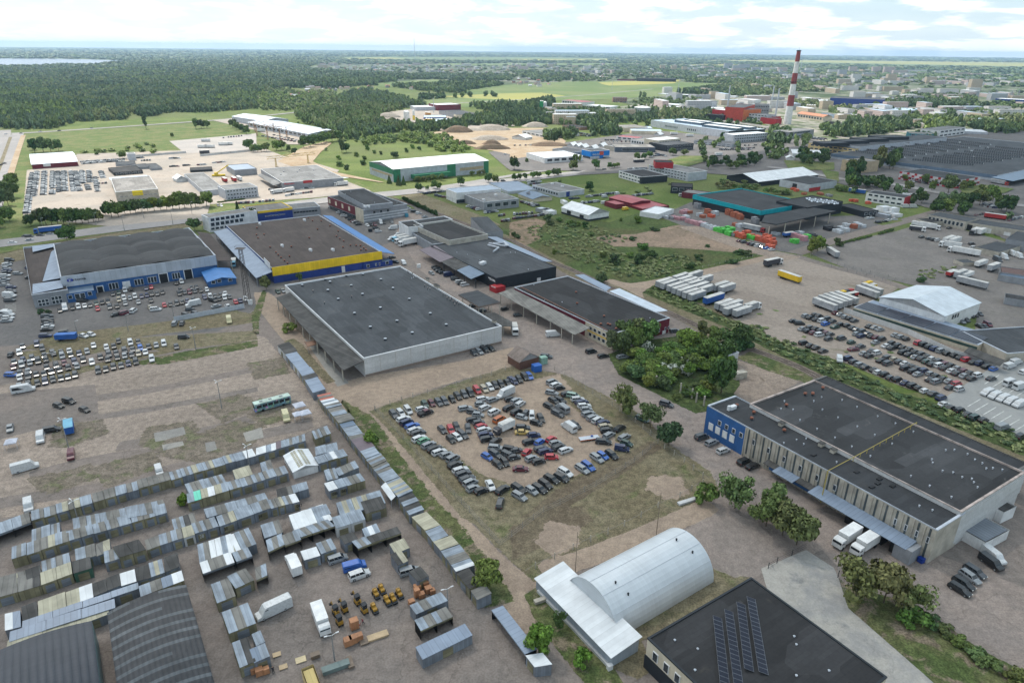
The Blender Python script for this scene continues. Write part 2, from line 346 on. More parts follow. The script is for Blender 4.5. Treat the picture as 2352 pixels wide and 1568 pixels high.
# sandy track and turning place
sheet('sandy_track','11 100,1120 250,1250 560,1568 12 500,60 750,400 1000,330 1950,180 2351,60 2351,250 1900,330 1090,600 1080,640 1500,1180 1850,1568 13 2150,330 2351,520 23 100,590 230,600 200,700 100,720 260,1050 130,1100 -60,800 13 2250,500 1700,-60 12 1300,1200 900,750 800,560 700,480 520,200 250,-40 11 30,1250 0,1120',5,DRT,2)
sheet('concrete_apron','12 440,-30 560,40 850,380 750,412 600,200',6,CONC,.2)
sheet('grass_strip','12 330,-20 400,30 560,230 700,370 680,380 400,120 280,0',7,DRY,2)
sheet('grass_strip','12 780,560 1010,700 1250,1050 1600,1500 13 1780,100 2060,480 2300,830 2160,830 1940,480 1700,100 12 1250,1190 1000,850',7,GR2,4)
sheet('grass_strip','23 150,760 250,690 600,1160 860,1390 1000,1568 700,1568 450,1250 230,960',8,GR2,1.5)
# car compound
sheet('compound_ground','12 1080,640 1230,590 2351,240 22 480,320 1180,690 1420,960 1780,1200 1870,1380 1650,1530 23 1330,100 500,540 220,600 13 2351,400 2050,100 12 1900,1568 1500,1080 1180,720',6,DRY,2.5)
sheet('compound_sand','12 1480,680 1560,640 2351,430 22 450,320 480,420 330,480 620,720 800,850 950,960 700,1010 560,1180 330,1250 0,1290 12 2351,1240 2150,1200 1850,980 1520,760',7,DRT,5)
sheet('bare_soil','22 100,1600 600,1300 1320,930 1330,960 760,1330 450,1500',8,ground('ploughed_soil',[(.125,.098,.068),(.145,.118,.08)],.1,fine=.35),3)
sheet('bare_soil','23 20,180 300,20 640,-20 700,60 420,210 0,400',8,_mc['ploughed_soil'],3)
sheet('worn_patch','22 1330,1290 1500,1290 1530,1370 1440,1400 1340,1340',9,DRT,6)
sheet('worn_patch','23 400,130 520,170 500,260 330,330 300,300 400,220',9,DRT,6)
road('dirt_track','23 300,540 700,420 1300,180 1820,-60',4.5,9,DRT,1.5)
# gravel court by the arched hangar
sheet('gravel_court','23 1830,-40 22 1980,1500 23 1980,0 2200,100 2351,230 2351,480 2100,640 1870,560 1640,180',7,ground('pinkish_gravel',[(.26,.215,.19),(.225,.19,.17)],.06,fine=.2),2)
sheet('verge','23 1850,540 2050,620 2180,600 1300,1090 1150,1180 1290,1430 1150,1500 900,1400 1130,1240 1100,1080 1850,640',8,DRY,1.5)
# main service road
sheet('service_road','11 1250,380 1500,400 2000,1100 2351,1350 21 700,1540 22 900,120 970,250 1500,560 1790,640 1760,840 2351,1200 32 500,1568 33 2351,700 2351,1900 1700,1568 500,330 100,500 -300,-100 22 1870,1500 1850,1290 1500,960 1000,600 480,300 -60,160 12 2351,60 2000,160 11 2280,1500 1500,900 1300,560',4,ground('old_asphalt',[(.255,.21,.185),(.215,.182,.165)],.04,third=((.27,.22,.19),.56,.7),fine=.2,crack=.2),1)
sheet('concrete_drive','33 -60,520 350,350 600,510 640,600 730,880 1600,1640 1050,1640 1060,1530 0,720',9,ground('poured_concrete',[(.36,.34,.31),(.27,.265,.26)],.07,third=((.19,.19,.19),.56,.72),fine=.1,crack=.1),.2)
sheet('verge','33 640,600 700,680 1300,850 1500,960 1900,1250 2351,1490 2351,1700 1650,1700 730,880',8,GR2,1.2)
# thicket and grass beside the service road
sheet('thicket_ground','22 900,120 950,200 1000,300 1500,550 1700,650 1790,625 1800,560 2050,480 2110,400 2020,200 1750,0 21 1700,1500 22 1250,0 1100,60',6,SHRUBG,2)
sheet('dirt_yard','22 2050,480 2110,400 2060,170 2351,270 32 300,360 0,500 22 2200,560',6,DRT2,1)
sheet('verge','22 2090,150 2200,100 2351,110 32 400,330 340,370 130,300 22 2351,260',7,GR2,2)
# railway bed and scrub either side
sheet('railway_verge','11 1350,230 1500,210 2100,430 21 0,560 0,600 880,1000 1180,1130 2200,1300 31 0,1480 32 700,300 1300,560 2351,980 2351,1100 540,330 0,90 21 1900,1568 1420,1290 500,940 0,640 11 2160,570 1700,420 1350,250',5,DRY,2)
sheet('scrub_strip','21 1200,1110 1330,1050 2000,1380 2351,1450 31 -60,1480 32 600,180 1200,480 1560,580 2351,850 2500,1100 1340,620 540,310 0,60 21 2000,1440 1500,1240',6,SHRUBG,2)
# green field with bare hillocks
sheet('field','11 2200,540 2351,440 21 300,380 900,480 1250,370 1560,480 2240,760 2330,790 1500,980 1100,1040 880,1020 740,970 0,600',7,ground('field_grass',[(.05,.075,.022),(.07,.10,.03),(.085,.085,.035)],.06,third=((.20,.145,.10),.66,.74),fine=.5),3)
sheet('bare_soil','21 1150,590 1250,570 1560,500 1750,560 2000,640 2230,760 1800,720 1300,690 950,690 860,640 760,620 900,600',9,ground('field_soil',[(.26,.19,.14),(.20,.15,.11)],.06,third=((.09,.085,.04),.58,.66),fine=.3),4)
sheet('bare_soil','21 0,480 200,440 300,470 200,560 240,620 120,680 0,620',9,ground('field_soil2',[(.24,.17,.12),(.17,.13,.09)],.08,third=((.09,.085,.04),.52,.6),fine=.3),3)
road('dirt_track','21 880,1010 1050,1060 1250,1040 1500,990 1900,900 2351,800',5.5,10,DRT,1.5)
sheet('dirt_track_bend','21 880,1010 1100,1040 1300,1040 1180,1120 1200,1170 1100,1110',10,DRT,1.5)
road('dirt_track','11 2250,1350 2351,1500',3,9,DRT,1)
# gravel yard of the builders merchant
sheet('gravel_yard','21 1550,520 1700,510 2100,640 2351,700 31 60,780 300,790 0,850 21 2351,790 2250,760 1900,650',10,DRT2,2)
sheet('merchant_yard','21 1350,420 1650,290 31 600,420 1250,400 1040,520 500,640 240,760 0,720 21 2100,600 1560,500',9,ASPD,1)
# trailer yard
sheet('trailer_yard','21 1740,960 2330,800 31 60,740 260,780 1200,1060 1030,1160 900,1200 790,1250 2120,1560 32 1900,0 2351,60 2600,300 1700,500 1300,430 700,180 0,-40 21 2351,1480 2050,1360',6,ground('trailer_dirt',[(.28,.235,.20),(.24,.20,.17)],.05,third=((.13,.12,.07),.60,.70),fine=.2,aniso=(-.5,3)),2)
sheet('lorry_park','31 390,760 720,650 1180,560 1500,460 1700,520 2351,700 2700,900 2600,1500 1900,1568 1950,1200 1300,1040 800,930',7,ground('lorry_gravel',[(.19,.172,.16),(.16,.146,.137)],.05,third=((.15,.14,.12),.56,.68),fine=.16),1)
road('lane','31 250,780 500,860 900,960 1250,1070 1500,1180',5.5,8,ASP,1)
road('lane','31 250,760 600,640 1050,520 1480,400 2000,250',8,11,ASP,1)
sheet('paved_parking','32 1560,560 2150,180 2351,120 2700,200 3000,900 2351,870',9,ground('paving',[(.30,.30,.29),(.27,.27,.265)],.05,fine=.06),.3)
# ---- boulevard, yards and fields beyond
sheet('green_belt','f -500,330 0,320 60,305 560,280 660,345 860,440 950,480 720,455 480,500 100,560 -80,600 -500,700',1,GRL,3)
road('boulevard','f -500,610 0,562 180,536 470,502 720,462 1000,436 1300,400 1480,386 1700,370 2000,392 2352,402 2700,420',19,4,ASPL,.5)
road('service_lane','f 980,436 1300,384 1500,352 1760,340 1800,330',8,4,ASPL,.5)
sheet('pavement','01 0,600 700,495 1400,400 11 0,300 0,322 01 1400,425 700,520 0,630',6,ground('pavement_slabs',[(.38,.33,.29),(.34,.30,.26)],.1,fine=.1),.3)
sheet('verge','01 -100,720 400,650 850,590 1890,470 1880,500 1700,520 530,660 540,900 300,690 290,800 0,860 -200,900',6,DRY,1.5)
sheet('bright_yard','01 230,400 260,0 00 650,1490 720,1420 f 600,340 850,440 720,455 480,470 470,500 250,520 60,500',4,YARDC,2)
sheet('car_storage_yard','01 215,400 280,0 00 1040,1500 01 1000,100 1100,290 900,340 500,330 350,400',5,YARDC,1)
sheet('crane_yard','00 1560,1300 2351,1230 10 0,1330 60,1350 00 2351,1395 1700,1410',5,ground('lorry_park_paving',[(.34,.31,.29),(.30,.28,.265)],.03,fine=.1),1)
sheet('crane_yard','00 1960,1110 2351,1060 10 500,1300 480,1330 300,1330 0,1200',5,YARDC,1)
sheet('crane_yard','10 0,1440 330,1440 760,1568 11 700,60 01 1700,60 00 1480,1568 1250,1490 2351,1415',5,YARDC,1)
road('country_road','f -300,312 30,308 130,302 340,288 560,272 650,262 760,250',9,5,ASPL,1.5)
road('country_road','f 650,262 760,250 900,246 1300,224 1500,205',7,5,ASPL,1.5)
road('north_road','f 8,300 0,360 -40,470 -60,560',16,5,ASPL,1)
road('north_road','f 42,306 22,360 -6,430 -30,520',12,6,ASPL,1)
road('cycle_path','f 54,312 34,370 10,450',4,6,SAND,1)
sheet('dry_bank','f 22,316 27,316 0,392 -14,430 -20,430',7,DRY,1)
sheet('sand_pit','10 1640,1220 1900,1170 2351,1180 20 0,1180 300,1180 480,1300 420,1400 0,1460 10 2351,1420 1750,1300',4,SAND,4)
sheet('sand_road','f 700,338 640,372 700,392 760,402 880,420 760,395 716,372 735,350 760,330 750,326',5,SAND,2)
sheet('works_yard','f 860,262 1000,245 1130,270 1180,290 1060,300 960,300',4,YARDC,4)
sheet('factory_yard','20 -200,1400 600,1300 1300,1200 2351,1300 30 600,1200 1600,1100 2351,1150 31 2351,700 1700,400 600,100 21 1400,0 600,40 20 700,1568 0,1568',3,ASPD,4)
sheet('industrial_estate','20 1000,980 2351,860 30 500,900 2351,1000 2351,1180 1500,1250 500,1300 0,1150 20 2351,1060 1200,1100',3,ground('estate_ground',[(.30,.27,.24),(.16,.17,.12)],.02,third=((.07,.10,.035),.5,.6),fine=.2),8)
sheet('town_ground','f 700,158 800,143 1300,146 1700,150 2000,160 2352,170 2600,200 2600,290 1800,280 1500,250 1400,210 1176,200 950,190 720,178',2,ground('town_ground',[(.13,.15,.09),(.22,.21,.18)],.006,third=((.05,.075,.03),.42,.55),fine=.2),60)
# fields
YEL=ground('rape_field',[(.30,.28,.08),(.26,.26,.09)],.004,fine=.1); GF=ground('bright_field',[(.11,.155,.055),(.15,.18,.075)],.006,fine=.15)
for s in ('f 1050,212 1150,197 1300,188 1500,186 1700,195 1500,222 1300,232 1170,226','f 860,192 1000,183 1060,186 1000,198 880,200','f 900,236 1100,222 1280,228 1200,244 1050,246'): sheet('meadow',s,3,GF,15)
for s in ('f 1180,215 1240,214 1290,221 1200,230 1080,226 1020,222','f 783,134.5 890,132.5 930,135 800,138','f 2540,145 1900,139 1560,135 1540,138 1900,144 2200,150 2500,156','f 1176,136 1500,136 1500,139 1176,139','f 1580,150 1900,160 1960,157 1640,147','f 1380,190 1560,184 1540,192 1400,197'): sheet('rape_field',s,4,YEL,20)
for s in ('f 770,131 1176,131 1400,134 1400,141 1000,141 800,138','f 1540,137 1760,141 2360,153 2500,160 2352,158 1800,148','f 2140,163 2360,168 2360,172 2140,168','f 1000,152 1400,150 1400,146 1000,146'): sheet('far_field',s,3,GF,25)
def lake():
 o=sheet('lake','f -500,120 -100,131.5 0,134.6 150,135.6 260,138.6 345,141.2 300,144 240,148 235,152 150,151.5 75,155.5 0,156.5 -300,160',5,None,0,kind='structure')
 t=NT('lake_water'); t.color((.10,.13,.20)); t.fin(.18,.6); o.data.materials[0]=t.mat
 bm=t.n.new('ShaderNodeBump'); bm.inputs['Strength'].default_value=.25; bm.inputs['Distance'].default_value=2; t.lk(t.noise(.03,detail=4),bm.inputs['Height']); t.lk(bm.outputs[0],t.b.inputs['Normal'])
lake()
# ================================================================ MATERIALS FOR BUILDINGS
FELT=felt('roof_felt',(.048,.050,.054)); FELTD=felt('dark_roof_felt',(.033,.033,.035),patch=.3); FELTB=felt('brown_roof_felt',(.072,.058,.053),patch=.12,stain=.5,stainc=(.055,.045,.042)); FELTG=felt('grey_roof_felt',(.17,.17,.17),patch=.2)
FELTS=felt('smooth_roof_felt',(.040,.042,.046),patch=.15,lap=1.4,stain=.15); FELTL=felt('weathered_roof_felt',(.20,.19,.18),patch=.25,stain=.4)
FELTC=felt('blue_grey_felt',(.060,.065,.072),patch=.18,stain=.35,stainc=(.14,.125,.11))
WHITEP=paint('white_panel',(.62,.62,.62)); CREAM=paint('cream_render',(.52,.46,.36)); CONP=felt('worn_white_concrete',(.50,.50,.50),lap=1.6,length=6.0,var=.06,patch=.08,stain=.55,stainc=(.30,.27,.24))
BEIGEC=paint('beige_concrete',(.40,.365,.31),var=.18,dirt=.5); GREYR=paint('grey_render',(.24,.25,.27)); GREYL=sheetm('pale_grey_cladding',(.40,.43,.48),2.2,dark=.9); DGREY=paint('anthracite_cladding',(.016,.021,.028));
BLUEW=paint('blue_wall',(.025,.095,.26)); BLUED=paint('deep_blue_wall',(.018,.045,.21)); YELW=sheetm('yellow_fascia',(.72,.48,.015),1.2,dark=.9); REDW=paint('wine_red_wall',(.13,.015,.025)); REDB=paint('bright_red_wall',(.36,.022,.028)); GREENW=paint('green_wall',(.03,.17,.09)); TEAL=sheetm('teal_band',(.0,.30,.36),1.2,dark=.92); ORANGEW=paint('orange_wall',(.55,.15,.05)); YELB=paint('ochre_render',(.55,.42,.2));
BRICK=paint('brick_wall',(.27,.15,.11)); TRIM=paint('white_trim',(.62,.63,.65),rough=.5); TRIMG=paint('galvanised_trim',(.42,.45,.50),rough=.4); TRIMR=paint('rusty_trim',(.40,.33,.30),var=.4,dirt=.6)
BLUER=sheetm('blue_metal_roof',(.045,.17,.42),.9); BLUEG=sheetm('blue_grey_metal_roof',(.20,.25,.33),1.1); BLUEG2=sheetm('steel_blue_roof',(.11,.16,.23),.9); SILV=sheetm('silver_metal_roof',(.50,.55,.62),1.0,rough=.38,metal=.25); SILV2=sheetm('white_metal_roof',(.60,.62,.64),1.1,rough=.5,dark=.93);
GALV=sheetm('galvanised_sheet',(.22,.26,.31),.55,rough=.6,metal=.0,var=.25); GALVD=sheetm('grey_sheet_wall',(.16,.18,.21),.5,var=.2); ASB=sheetm('fibre_cement_roof',(.175,.168,.155),1.1,rough=.9,dark=.8,var=.25); ASBD=sheetm('dark_fibre_cement',(.065,.063,.061),1.1,rough=.9,dark=.75,var=.3); OCHRE=sheetm('ochre_panel',(.20,.18,.11),.9,rough=.8,var=.3); CREAMR=sheetm('cream_translucent_roof',(.33,.31,.23),.9,rough=.6,var=.2); PURP=sheetm('plum_metal_roof',(.115,.085,.105),1.0); REDR=sheetm('red_metal_roof',(.30,.045,.05),1.0); MINT=sheetm('mint_roof_sheet',(.10,.55,.40),.9)
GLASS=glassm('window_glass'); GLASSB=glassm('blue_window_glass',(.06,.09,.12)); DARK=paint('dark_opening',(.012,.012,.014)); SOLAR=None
def solar():
 t=NT('solar_panel'); b=t.n.new('ShaderNodeTexBrick'); t.lk(t.uv(),b.inputs['Vector']); b.offset=0; b.inputs['Scale'].default_value=1; b.inputs['Brick Width'].default_value=1.05; b.inputs['Row Height'].default_value=1.75; b.inputs['Mortar Size'].default_value=.045
 b.inputs['Color1'].default_value=(.008,.010,.022,1); b.inputs['Color2'].default_value=(.013,.015,.030,1); b.inputs['Mortar'].default_value=(.13,.135,.15,1); t.color(b.outputs[0]); return t.fin(.35,.3)
SOLAR=solar()
# ================================================================ BUILDING HELPERS
class Bd: pass
def ortho(A,B,C):
 A=np.array(A,float);B=np.array(B,float);C=np.array(C,float); e1=(A-B);e2=(C-B); e1[2]=e2[2]=0
 a1=math.atan2(e1[1],e1[0]);a2=math.atan2(e2[1],e2[0]); d=(a2-a1+math.pi)%(2*math.pi)-math.pi
 err=(abs(d)-math.pi/2)*(1 if d>0 else -1);
 w=np.linalg.norm(e1)/(np.linalg.norm(e1)+np.linalg.norm(e2))
 a1+=err*(1-w); a2-=err*w
 L1=np.linalg.norm(e1);L2=np.linalg.norm(e2)
 return B+np.array([math.cos(a1)*L1,math.sin(a1)*L1,0]),B,B+np.array([math.cos(a2)*L2,math.sin(a2)*L2,0])
def bldg(name,label,cat,pts,hp=None,h=None,wall=None,roof=None,trim=None,par=.5,group=None,parent=None,z0=0.,square=True,dz=0.,parw=.35,roofname='roof',fascia=None):
 """pts: three roof corners A B C as seen; hp: roof point and the ground point under it"""
 if h is None: t,b=D(hp); h=hof(t,b)
 b=Bd(); A,B,C=[G(x,y,h) for x,y in D(pts)][:3]
 if square: A,B,C=ortho(A,B,C)
 Dd=A+C-B; b.P=[p.copy() for p in (A,B,C,Dd)]; b.h=h; b.z0=z0
 for p in b.P: p[2]=0
 return finish(b,name,label,cat,wall,roof,trim,par,group,parent,parw,roofname)
def boxb(name,label,cat,c,sx,sy,rz,h,wall,roof,trim=None,par=.3,group=None,parent=None,z0=0.):
 b=Bd(); c_,s_=math.cos(rz),math.sin(rz)
 b.P=[np.array([c[0]+x*c_-y*s_,c[1]+x*s_+y*c_,0]) for x,y in ((-sx/2,-sy/2),(sx/2,-sy/2),(sx/2,sy/2),(-sx/2,sy/2))]; b.h=h; b.z0=z0
 return finish(b,name,label,cat,wall,roof,trim,par,group,parent)
def finish(b,name,label,cat,wall,roof,trim,par,group,parent,parw=.35,roofname='roof'):
 P=b.P; h=b.h; c=sum(P)/4; c[2]=0
 if parent is None: b.o=empty(name,c,label,cat,group)
 else: b.o=parent
 ar=sum(P[i][0]*P[(i+1)%4][1]-P[(i+1)%4][0]*P[i][1] for i in range(4)); b.sg=1 if ar>0 else -1
 m=MB()
 for i in range(4):
  j=(i+1)%4; q=[P[i]+[0,0,b.z0],P[j]+[0,0,b.z0],P[j]+[0,0,h],P[i]+[0,0,h]]
  m.face(q if b.sg>0 else [q[1],q[0],q[3],q[2]],wall)
 m.build('wall',wall,b.o)
 I=[p+(c-p)/np.linalg.norm(c-p)*parw*1.4 for p in P]
 m=MB(); T=[p+[0,0,h-par] for p in I]; T=T if b.sg>0 else T[::-1]; m.face(T,roof); m.build(roofname,roof,b.o)
 if trim:
  m=MB()
  for i in range(4):
   j=(i+1)%4; O1,O2=[p+(p-c)/np.linalg.norm(p-c)*.12 for p in (P[i],P[j])]
   a,b2,c2,d2=O1+[0,0,h+.05],O2+[0,0,h+.05],I[j]+[0,0,h+.05],I[i]+[0,0,h+.05]
   m.face([a,b2,c2,d2] if b.sg>0 else [d2,c2,b2,a],trim)
   lo=[d2-[0,0,par+.1],c2-[0,0,par+.1]]; m.face([d2,c2,lo[1],lo[0]] if b.sg>0 else [c2,d2,lo[0],lo[1]],trim)
   lo=[a-[0,0,.3],b2-[0,0,.3]]; m.face([lo[0],lo[1],b2,a] if b.sg>0 else [lo[1],lo[0],a,b2],trim)
  m.build('parapet',trim,b.o)
 return b
def edge(b,i):
 A=b.P[i];B=b.P[(i+1)%4]; L=np.linalg.norm(B-A); u=(B-A)/L; n=np.array([u[1],-u[0],0])*b.sg; return A,u,n,L
def onwall(b,i,px):
 """picture point -> (metres along wall i, height)"""
 A,u,n,L=edge(b,i); d=ray(*px); t=((A-CAM)@n)/(d@n); p=CAM+d*t; return float((p-A)@u),float(p[2])
def wbox(b,i,u0,u1,z0,z1,name,mat,out=.12,parent=None,din=0.):
 A,u,n,L=edge(b,i);
 if u0>u1: u0,u1=u1,u0
 m=MB(); q=[A+u*u0-n*din,A+u*u1-n*din,A+u*u1+n*out,A+u*u0+n*out]; q=[p+[0,0,z0] for p in q]
 m.prism(q,z1-z0,mat); return m.build(name,mat,parent or b.o)
def win(b,i,s,nx=1,ny=1,frame=None,glass=None,gap=.25,name='window',out=.10,fr=.12,sill=False):
 """s: upper-left and lower-right corner of a band as seen; split in nx x ny windows"""
 p,q=D(s)[:2]; (u0,z1),(u1,z0)=onwall(b,i,p),onwall(b,i,q); z0,z1=min(z0,z1),max(z0,z1)
 return winm(b,i,min(u0,u1),max(u0,u1),z0,z1,nx,ny,frame,glass,gap,name,out,fr)
def winm(b,i,u0,u1,z0,z1,nx=1,ny=1,frame=None,glass=None,gap=.25,name='window',out=.10,fr=.12):
 frame=frame or TRIM; glass=glass or GLASS; A,u,n,L=edge(b,i)
 wx=(u1-u0)/nx; wz=(z1-z0)/ny
 for a in range(nx):
  for c in range(ny):
   x0=u0+wx*(a+gap/2); x1=u0+wx*(a+1-gap/2); y0=z0+wz*(c+(gap/2 if ny>1 else 0)); y1=z0+wz*(c+1-(gap/2 if ny>1 else 0))
   f=wbox(b,i,x0,x1,y0,y1,name,frame,out); wbox(b,i,x0+fr,x1-fr,y0+fr,y1-fr,'pane',glass,out+.03,parent=f)
def door(b,i,s,mat,name='door',out=.08,frame=None):
 p,q=D(s)[:2]; (u0,z1),(u1,_)=onwall(b,i,p),onwall(b,i,q)
 if frame:
  f=wbox(b,i,u0,u1,0.02,z1,name,frame,out+.1); w_=abs(u1-u0); lo=min(u0,u1); wbox(b,i,lo+.35,lo+w_-.35,.03,z1-.4,'leaf',mat,out+.14,parent=f); return f
 return wbox(b,i,u0,u1,.02,z1,name,mat,out)
def band(b,i,z0,z1,mat,name='fascia',out=.15,u0=None,u1=None):
 L=edge(b,i)[3]; return wbox(b,i,-out if u0 is None else u0,L+out if u1 is None else u1,z0,z1,name,mat,out)
def text_on(b,i,s,txt,mat,size=None,depth=.12,name='sign_lettering',out=.2,parent=None,flip=False):
 """lettering along wall i; s = left-baseline and right-top corner of the word as seen"""
 p,q=D(s)[:2]; (u0,z0),(u1,z1)=onwall(b,i,p),onwall(b,i,q); A,u,n,L=edge(b,i)
 return text_at(A+u*u0+n*out+[0,0,min(z0,z1)],(u if u1>u0 else -u),np.array([0,0,1.]),abs(u1-u0),abs(z1-z0),txt,mat,name,parent or b.o,depth)
def text_at(org,u,v,wd,ht,txt,mat,name,parent,depth=.1):
 cu=bpy.data.curves.new(name,'FONT'); cu.body=txt; cu.size=1; cu.extrude=.05
 to=bpy.data.objects.new('tmp',cu); COL.objects.link(to); dg=bpy.context.evaluated_depsgraph_get(); me=bpy.data.meshes.new_from_object(to.evaluated_get(dg)); bpy.data.objects.remove(to)
 n=len(me.vertices); co=np.zeros(n*3,dtype=np.float64); me.vertices.foreach_get('co',co); co=co.reshape(-1,3)
 mn,mx=co.min(0),co.max(0); u=np.array(u)/np.linalg.norm(u); v=np.array(v)/np.linalg.norm(v); w_=np.cross(u,v)
 q=org+np.outer((co[:,0]-mn[0])/(mx[0]-mn[0])*wd,u)+np.outer((co[:,1]-mn[1])/(mx[1]-mn[1])*ht,v)+np.outer((co[:,2]-mn[2])*depth/.1,w_)
 po=np.array(parent_world(parent)) if parent is not None else org
 me.vertices.foreach_set('co',(q-po).ravel()); me.update(); me.materials.clear(); me.materials.append(mat); me.name=name
 o=bpy.data.objects.new(name,me); COL.objects.link(o); o.parent=parent
 if parent is None: o.location=Vector(org.tolist())
 return o
def plate(name,s,hs,th,mat,parent,top=None,loc=None):
 """sloping sheet, each corner seen at its own height"""
 P=[G(x,y,z) for (x,y),z in zip(D(s),hs)]; m=MB(); m.slab(P,th,mat,top); return m.build(name,mat,parent,loc=loc if loc is not None else (P[0] if parent is None else None))
def canopy(name,label,cat,s,hs,mat,posts=(),pr=.18,postm=None,th=.2,group=None,parent=None,edge_m=None):
 P=[G(x,y,z) for (x,y),z in zip(D(s),hs)]; c=sum(P)/len(P); c[2]=0
 o=parent or empty(name,c,label,cat,group); m=MB(); m.slab(P,th,edge_m or mat,mat); m.build('canopy_roof' if parent else 'roof',mat,o)
 for (i,j,t) in posts:
  q=P[i]*(1-t)+P[j]*t; q=q+(c-q)*np.array([.03,.03,0]); m=MB(); m.box([q[0],q[1],0],pr*2,pr*2,q[2]-th-.02,postm or BEIGEC); m.build('column',postm or BEIGEC,o)
 return o,P
def gable(b,ei,rise,mat,over=.4,name='roof',ridge=True,wallm=None,th=.15):
 """pitched roof on b, ridge parallel to edge ei"""
 A=b.P[ei];B=b.P[(ei+1)%4];C=b.P[(ei+2)%4];Dd=b.P[(ei+3)%4]; u=(B-A)/np.linalg.norm(B-A); v=(Dd-A)/np.linalg.norm(Dd-A); h=b.h
 M1=(A+Dd)/2;M2=(B+C)/2; m=MB(); s_=rise/(np.linalg.norm(Dd-A)/2)*over; z=lambda p,k:p+np.array([0,0,k])
 m.slab([z(A-u*over-v*over,h-s_+th),z(B+u*over-v*over,h-s_+th),z(M2+u*over,h+rise+th),z(M1-u*over,h+rise+th)],th,mat)
 m.slab([z(M1-u*over,h+rise+th),z(M2+u*over,h+rise+th),z(C+u*over+v*over,h-s_+th),z(Dd-u*over+v*over,h-s_+th)],th,mat)
 m.build(name,mat,b.o)
 for P,Q,R in ((A,Dd,M1),(B,C,M2)): m=MB(); m.face([z(P,h),z(Q,h),z(R,h+rise)],wallm); m.face([z(R,h+rise),z(Q,h),z(P,h)],wallm); m.build('gable_end',wallm,b.o)
def roofbits(b,s,kind,dz=None):
 """small things on the roof seen at the given points"""
 z=b.h-.4 if dz is None else dz
 for k,(x,y) in enumerate(D(s)):
  p=G(x,y,z+.3); p[2]=z; m=MB(); rz=math.atan2(*(b.P[1]-b.P[0])[[1,0]])
  if kind=='vent': m.cyl(p,p+[0,0,.55],.55,.55,12,DGREY,mc=DGREY); m.cyl(p+[0,0,.55],p+[0,0,.72],.62,.50,12,TRIMG); m.build('roof_vent',TRIMG,b.o)
  elif kind=='box': m.box(p,1.6,1.2,1.0,BEIGEC,rz); m.box(p+[0,0,1.0],1.9,1.5,.12,ASBD,rz); m.build('vent_housing',BEIGEC,b.o)
  elif kind=='ac':
   m.box(p,2.4,1.2,1.1,TRIM,rz); m.box(p+[1.6*math.cos(rz),1.6*math.sin(rz),0],.8,.8,1.5,TRIM,rz); m.build('air_handling_unit',TRIM,b.o)
  elif kind=='dark': m.box(p,1.5,.9,.35,DARK,rz); m.build('roof_hatch',DARK,b.o)
  elif kind=='pipe': m.cyl(p,p+[0,0,1.3],.12,.12,6,DGREY); m.cyl(p+[0,0,1.2],p+[0,0,1.45],.25,.1,6,TRIMR); m.build('vent_pipe',DGREY,b.o)
  elif kind=='stub': m.cyl(p,p+[0,0,.5],.15,.15,6,TRIMG); m.cyl(p+[0,0,.5],p+[0,0,.62],.26,.05,6,TRIMG); m.build('vent_cowl',TRIMG,b.o)
  elif kind=='rust': m.cyl(p,p+[0,0,.6],.35,.35,8,DGREY); m.cyl(p+[0,0,.6],p+[0,0,1.0],.55,.45,8,_mc.get('rust') or paint('rust',(.20,.07,.04))); m.build('rusty_vent',DGREY,b.o)
# ================================================================ NEAR BUILDINGS
def shells(b,nx,ny,rise,mat,ei=0,z=None,pw=.75):
 """field of shallow double-curved shells"""
 A=b.P[1];U=b.P[2]-A;V=b.P[0]-A; z=b.h-1.0 if z is None else z; N=nx*10;M_=ny*10; m=MB(); g=[]
 for j in range(M_+1):
  for i in range(N+1):
   u,v=i/N,j/M_; fu=math.sin(math.pi*((u*nx)%1 if i<N else 1)); fv=math.sin(math.pi*((v*ny)%1 if j<M_ else 1))
   q=A+U*(.006+.988*u)+V*(.01+.98*v); g.append(q+[0,0,z+rise*(abs(fu)**pw*.5+abs(fv)**pw*.5)])
 me=bpy.data.meshes.new('shell_roof'); org=np.array(parent_world(b.o)); me.from_pydata([tuple(map(float,p-org)) for p in g],[],[(j*(N+1)+i,j*(N+1)+i+1,(j+1)*(N+1)+i+1,(j+1)*(N+1)+i) for j in range(M_) for i in range(N)])
 uv=me.uv_layers.new(name='UVMap'); Lu=np.linalg.norm(U);Lv=np.linalg.norm(V)
 for p in me.polygons:
  for li,vi in zip(p.loop_indices,p.vertices): uv.data[li].uv=((vi%(N+1))/N*Lu,(vi//(N+1))/M_*Lv)
 me.polygons.foreach_set('use_smooth',[True]*len(me.polygons)); me.materials.append(mat); o=bpy.data.objects.new('shell_roof',me); COL.objects.link(o); o.parent=b.o
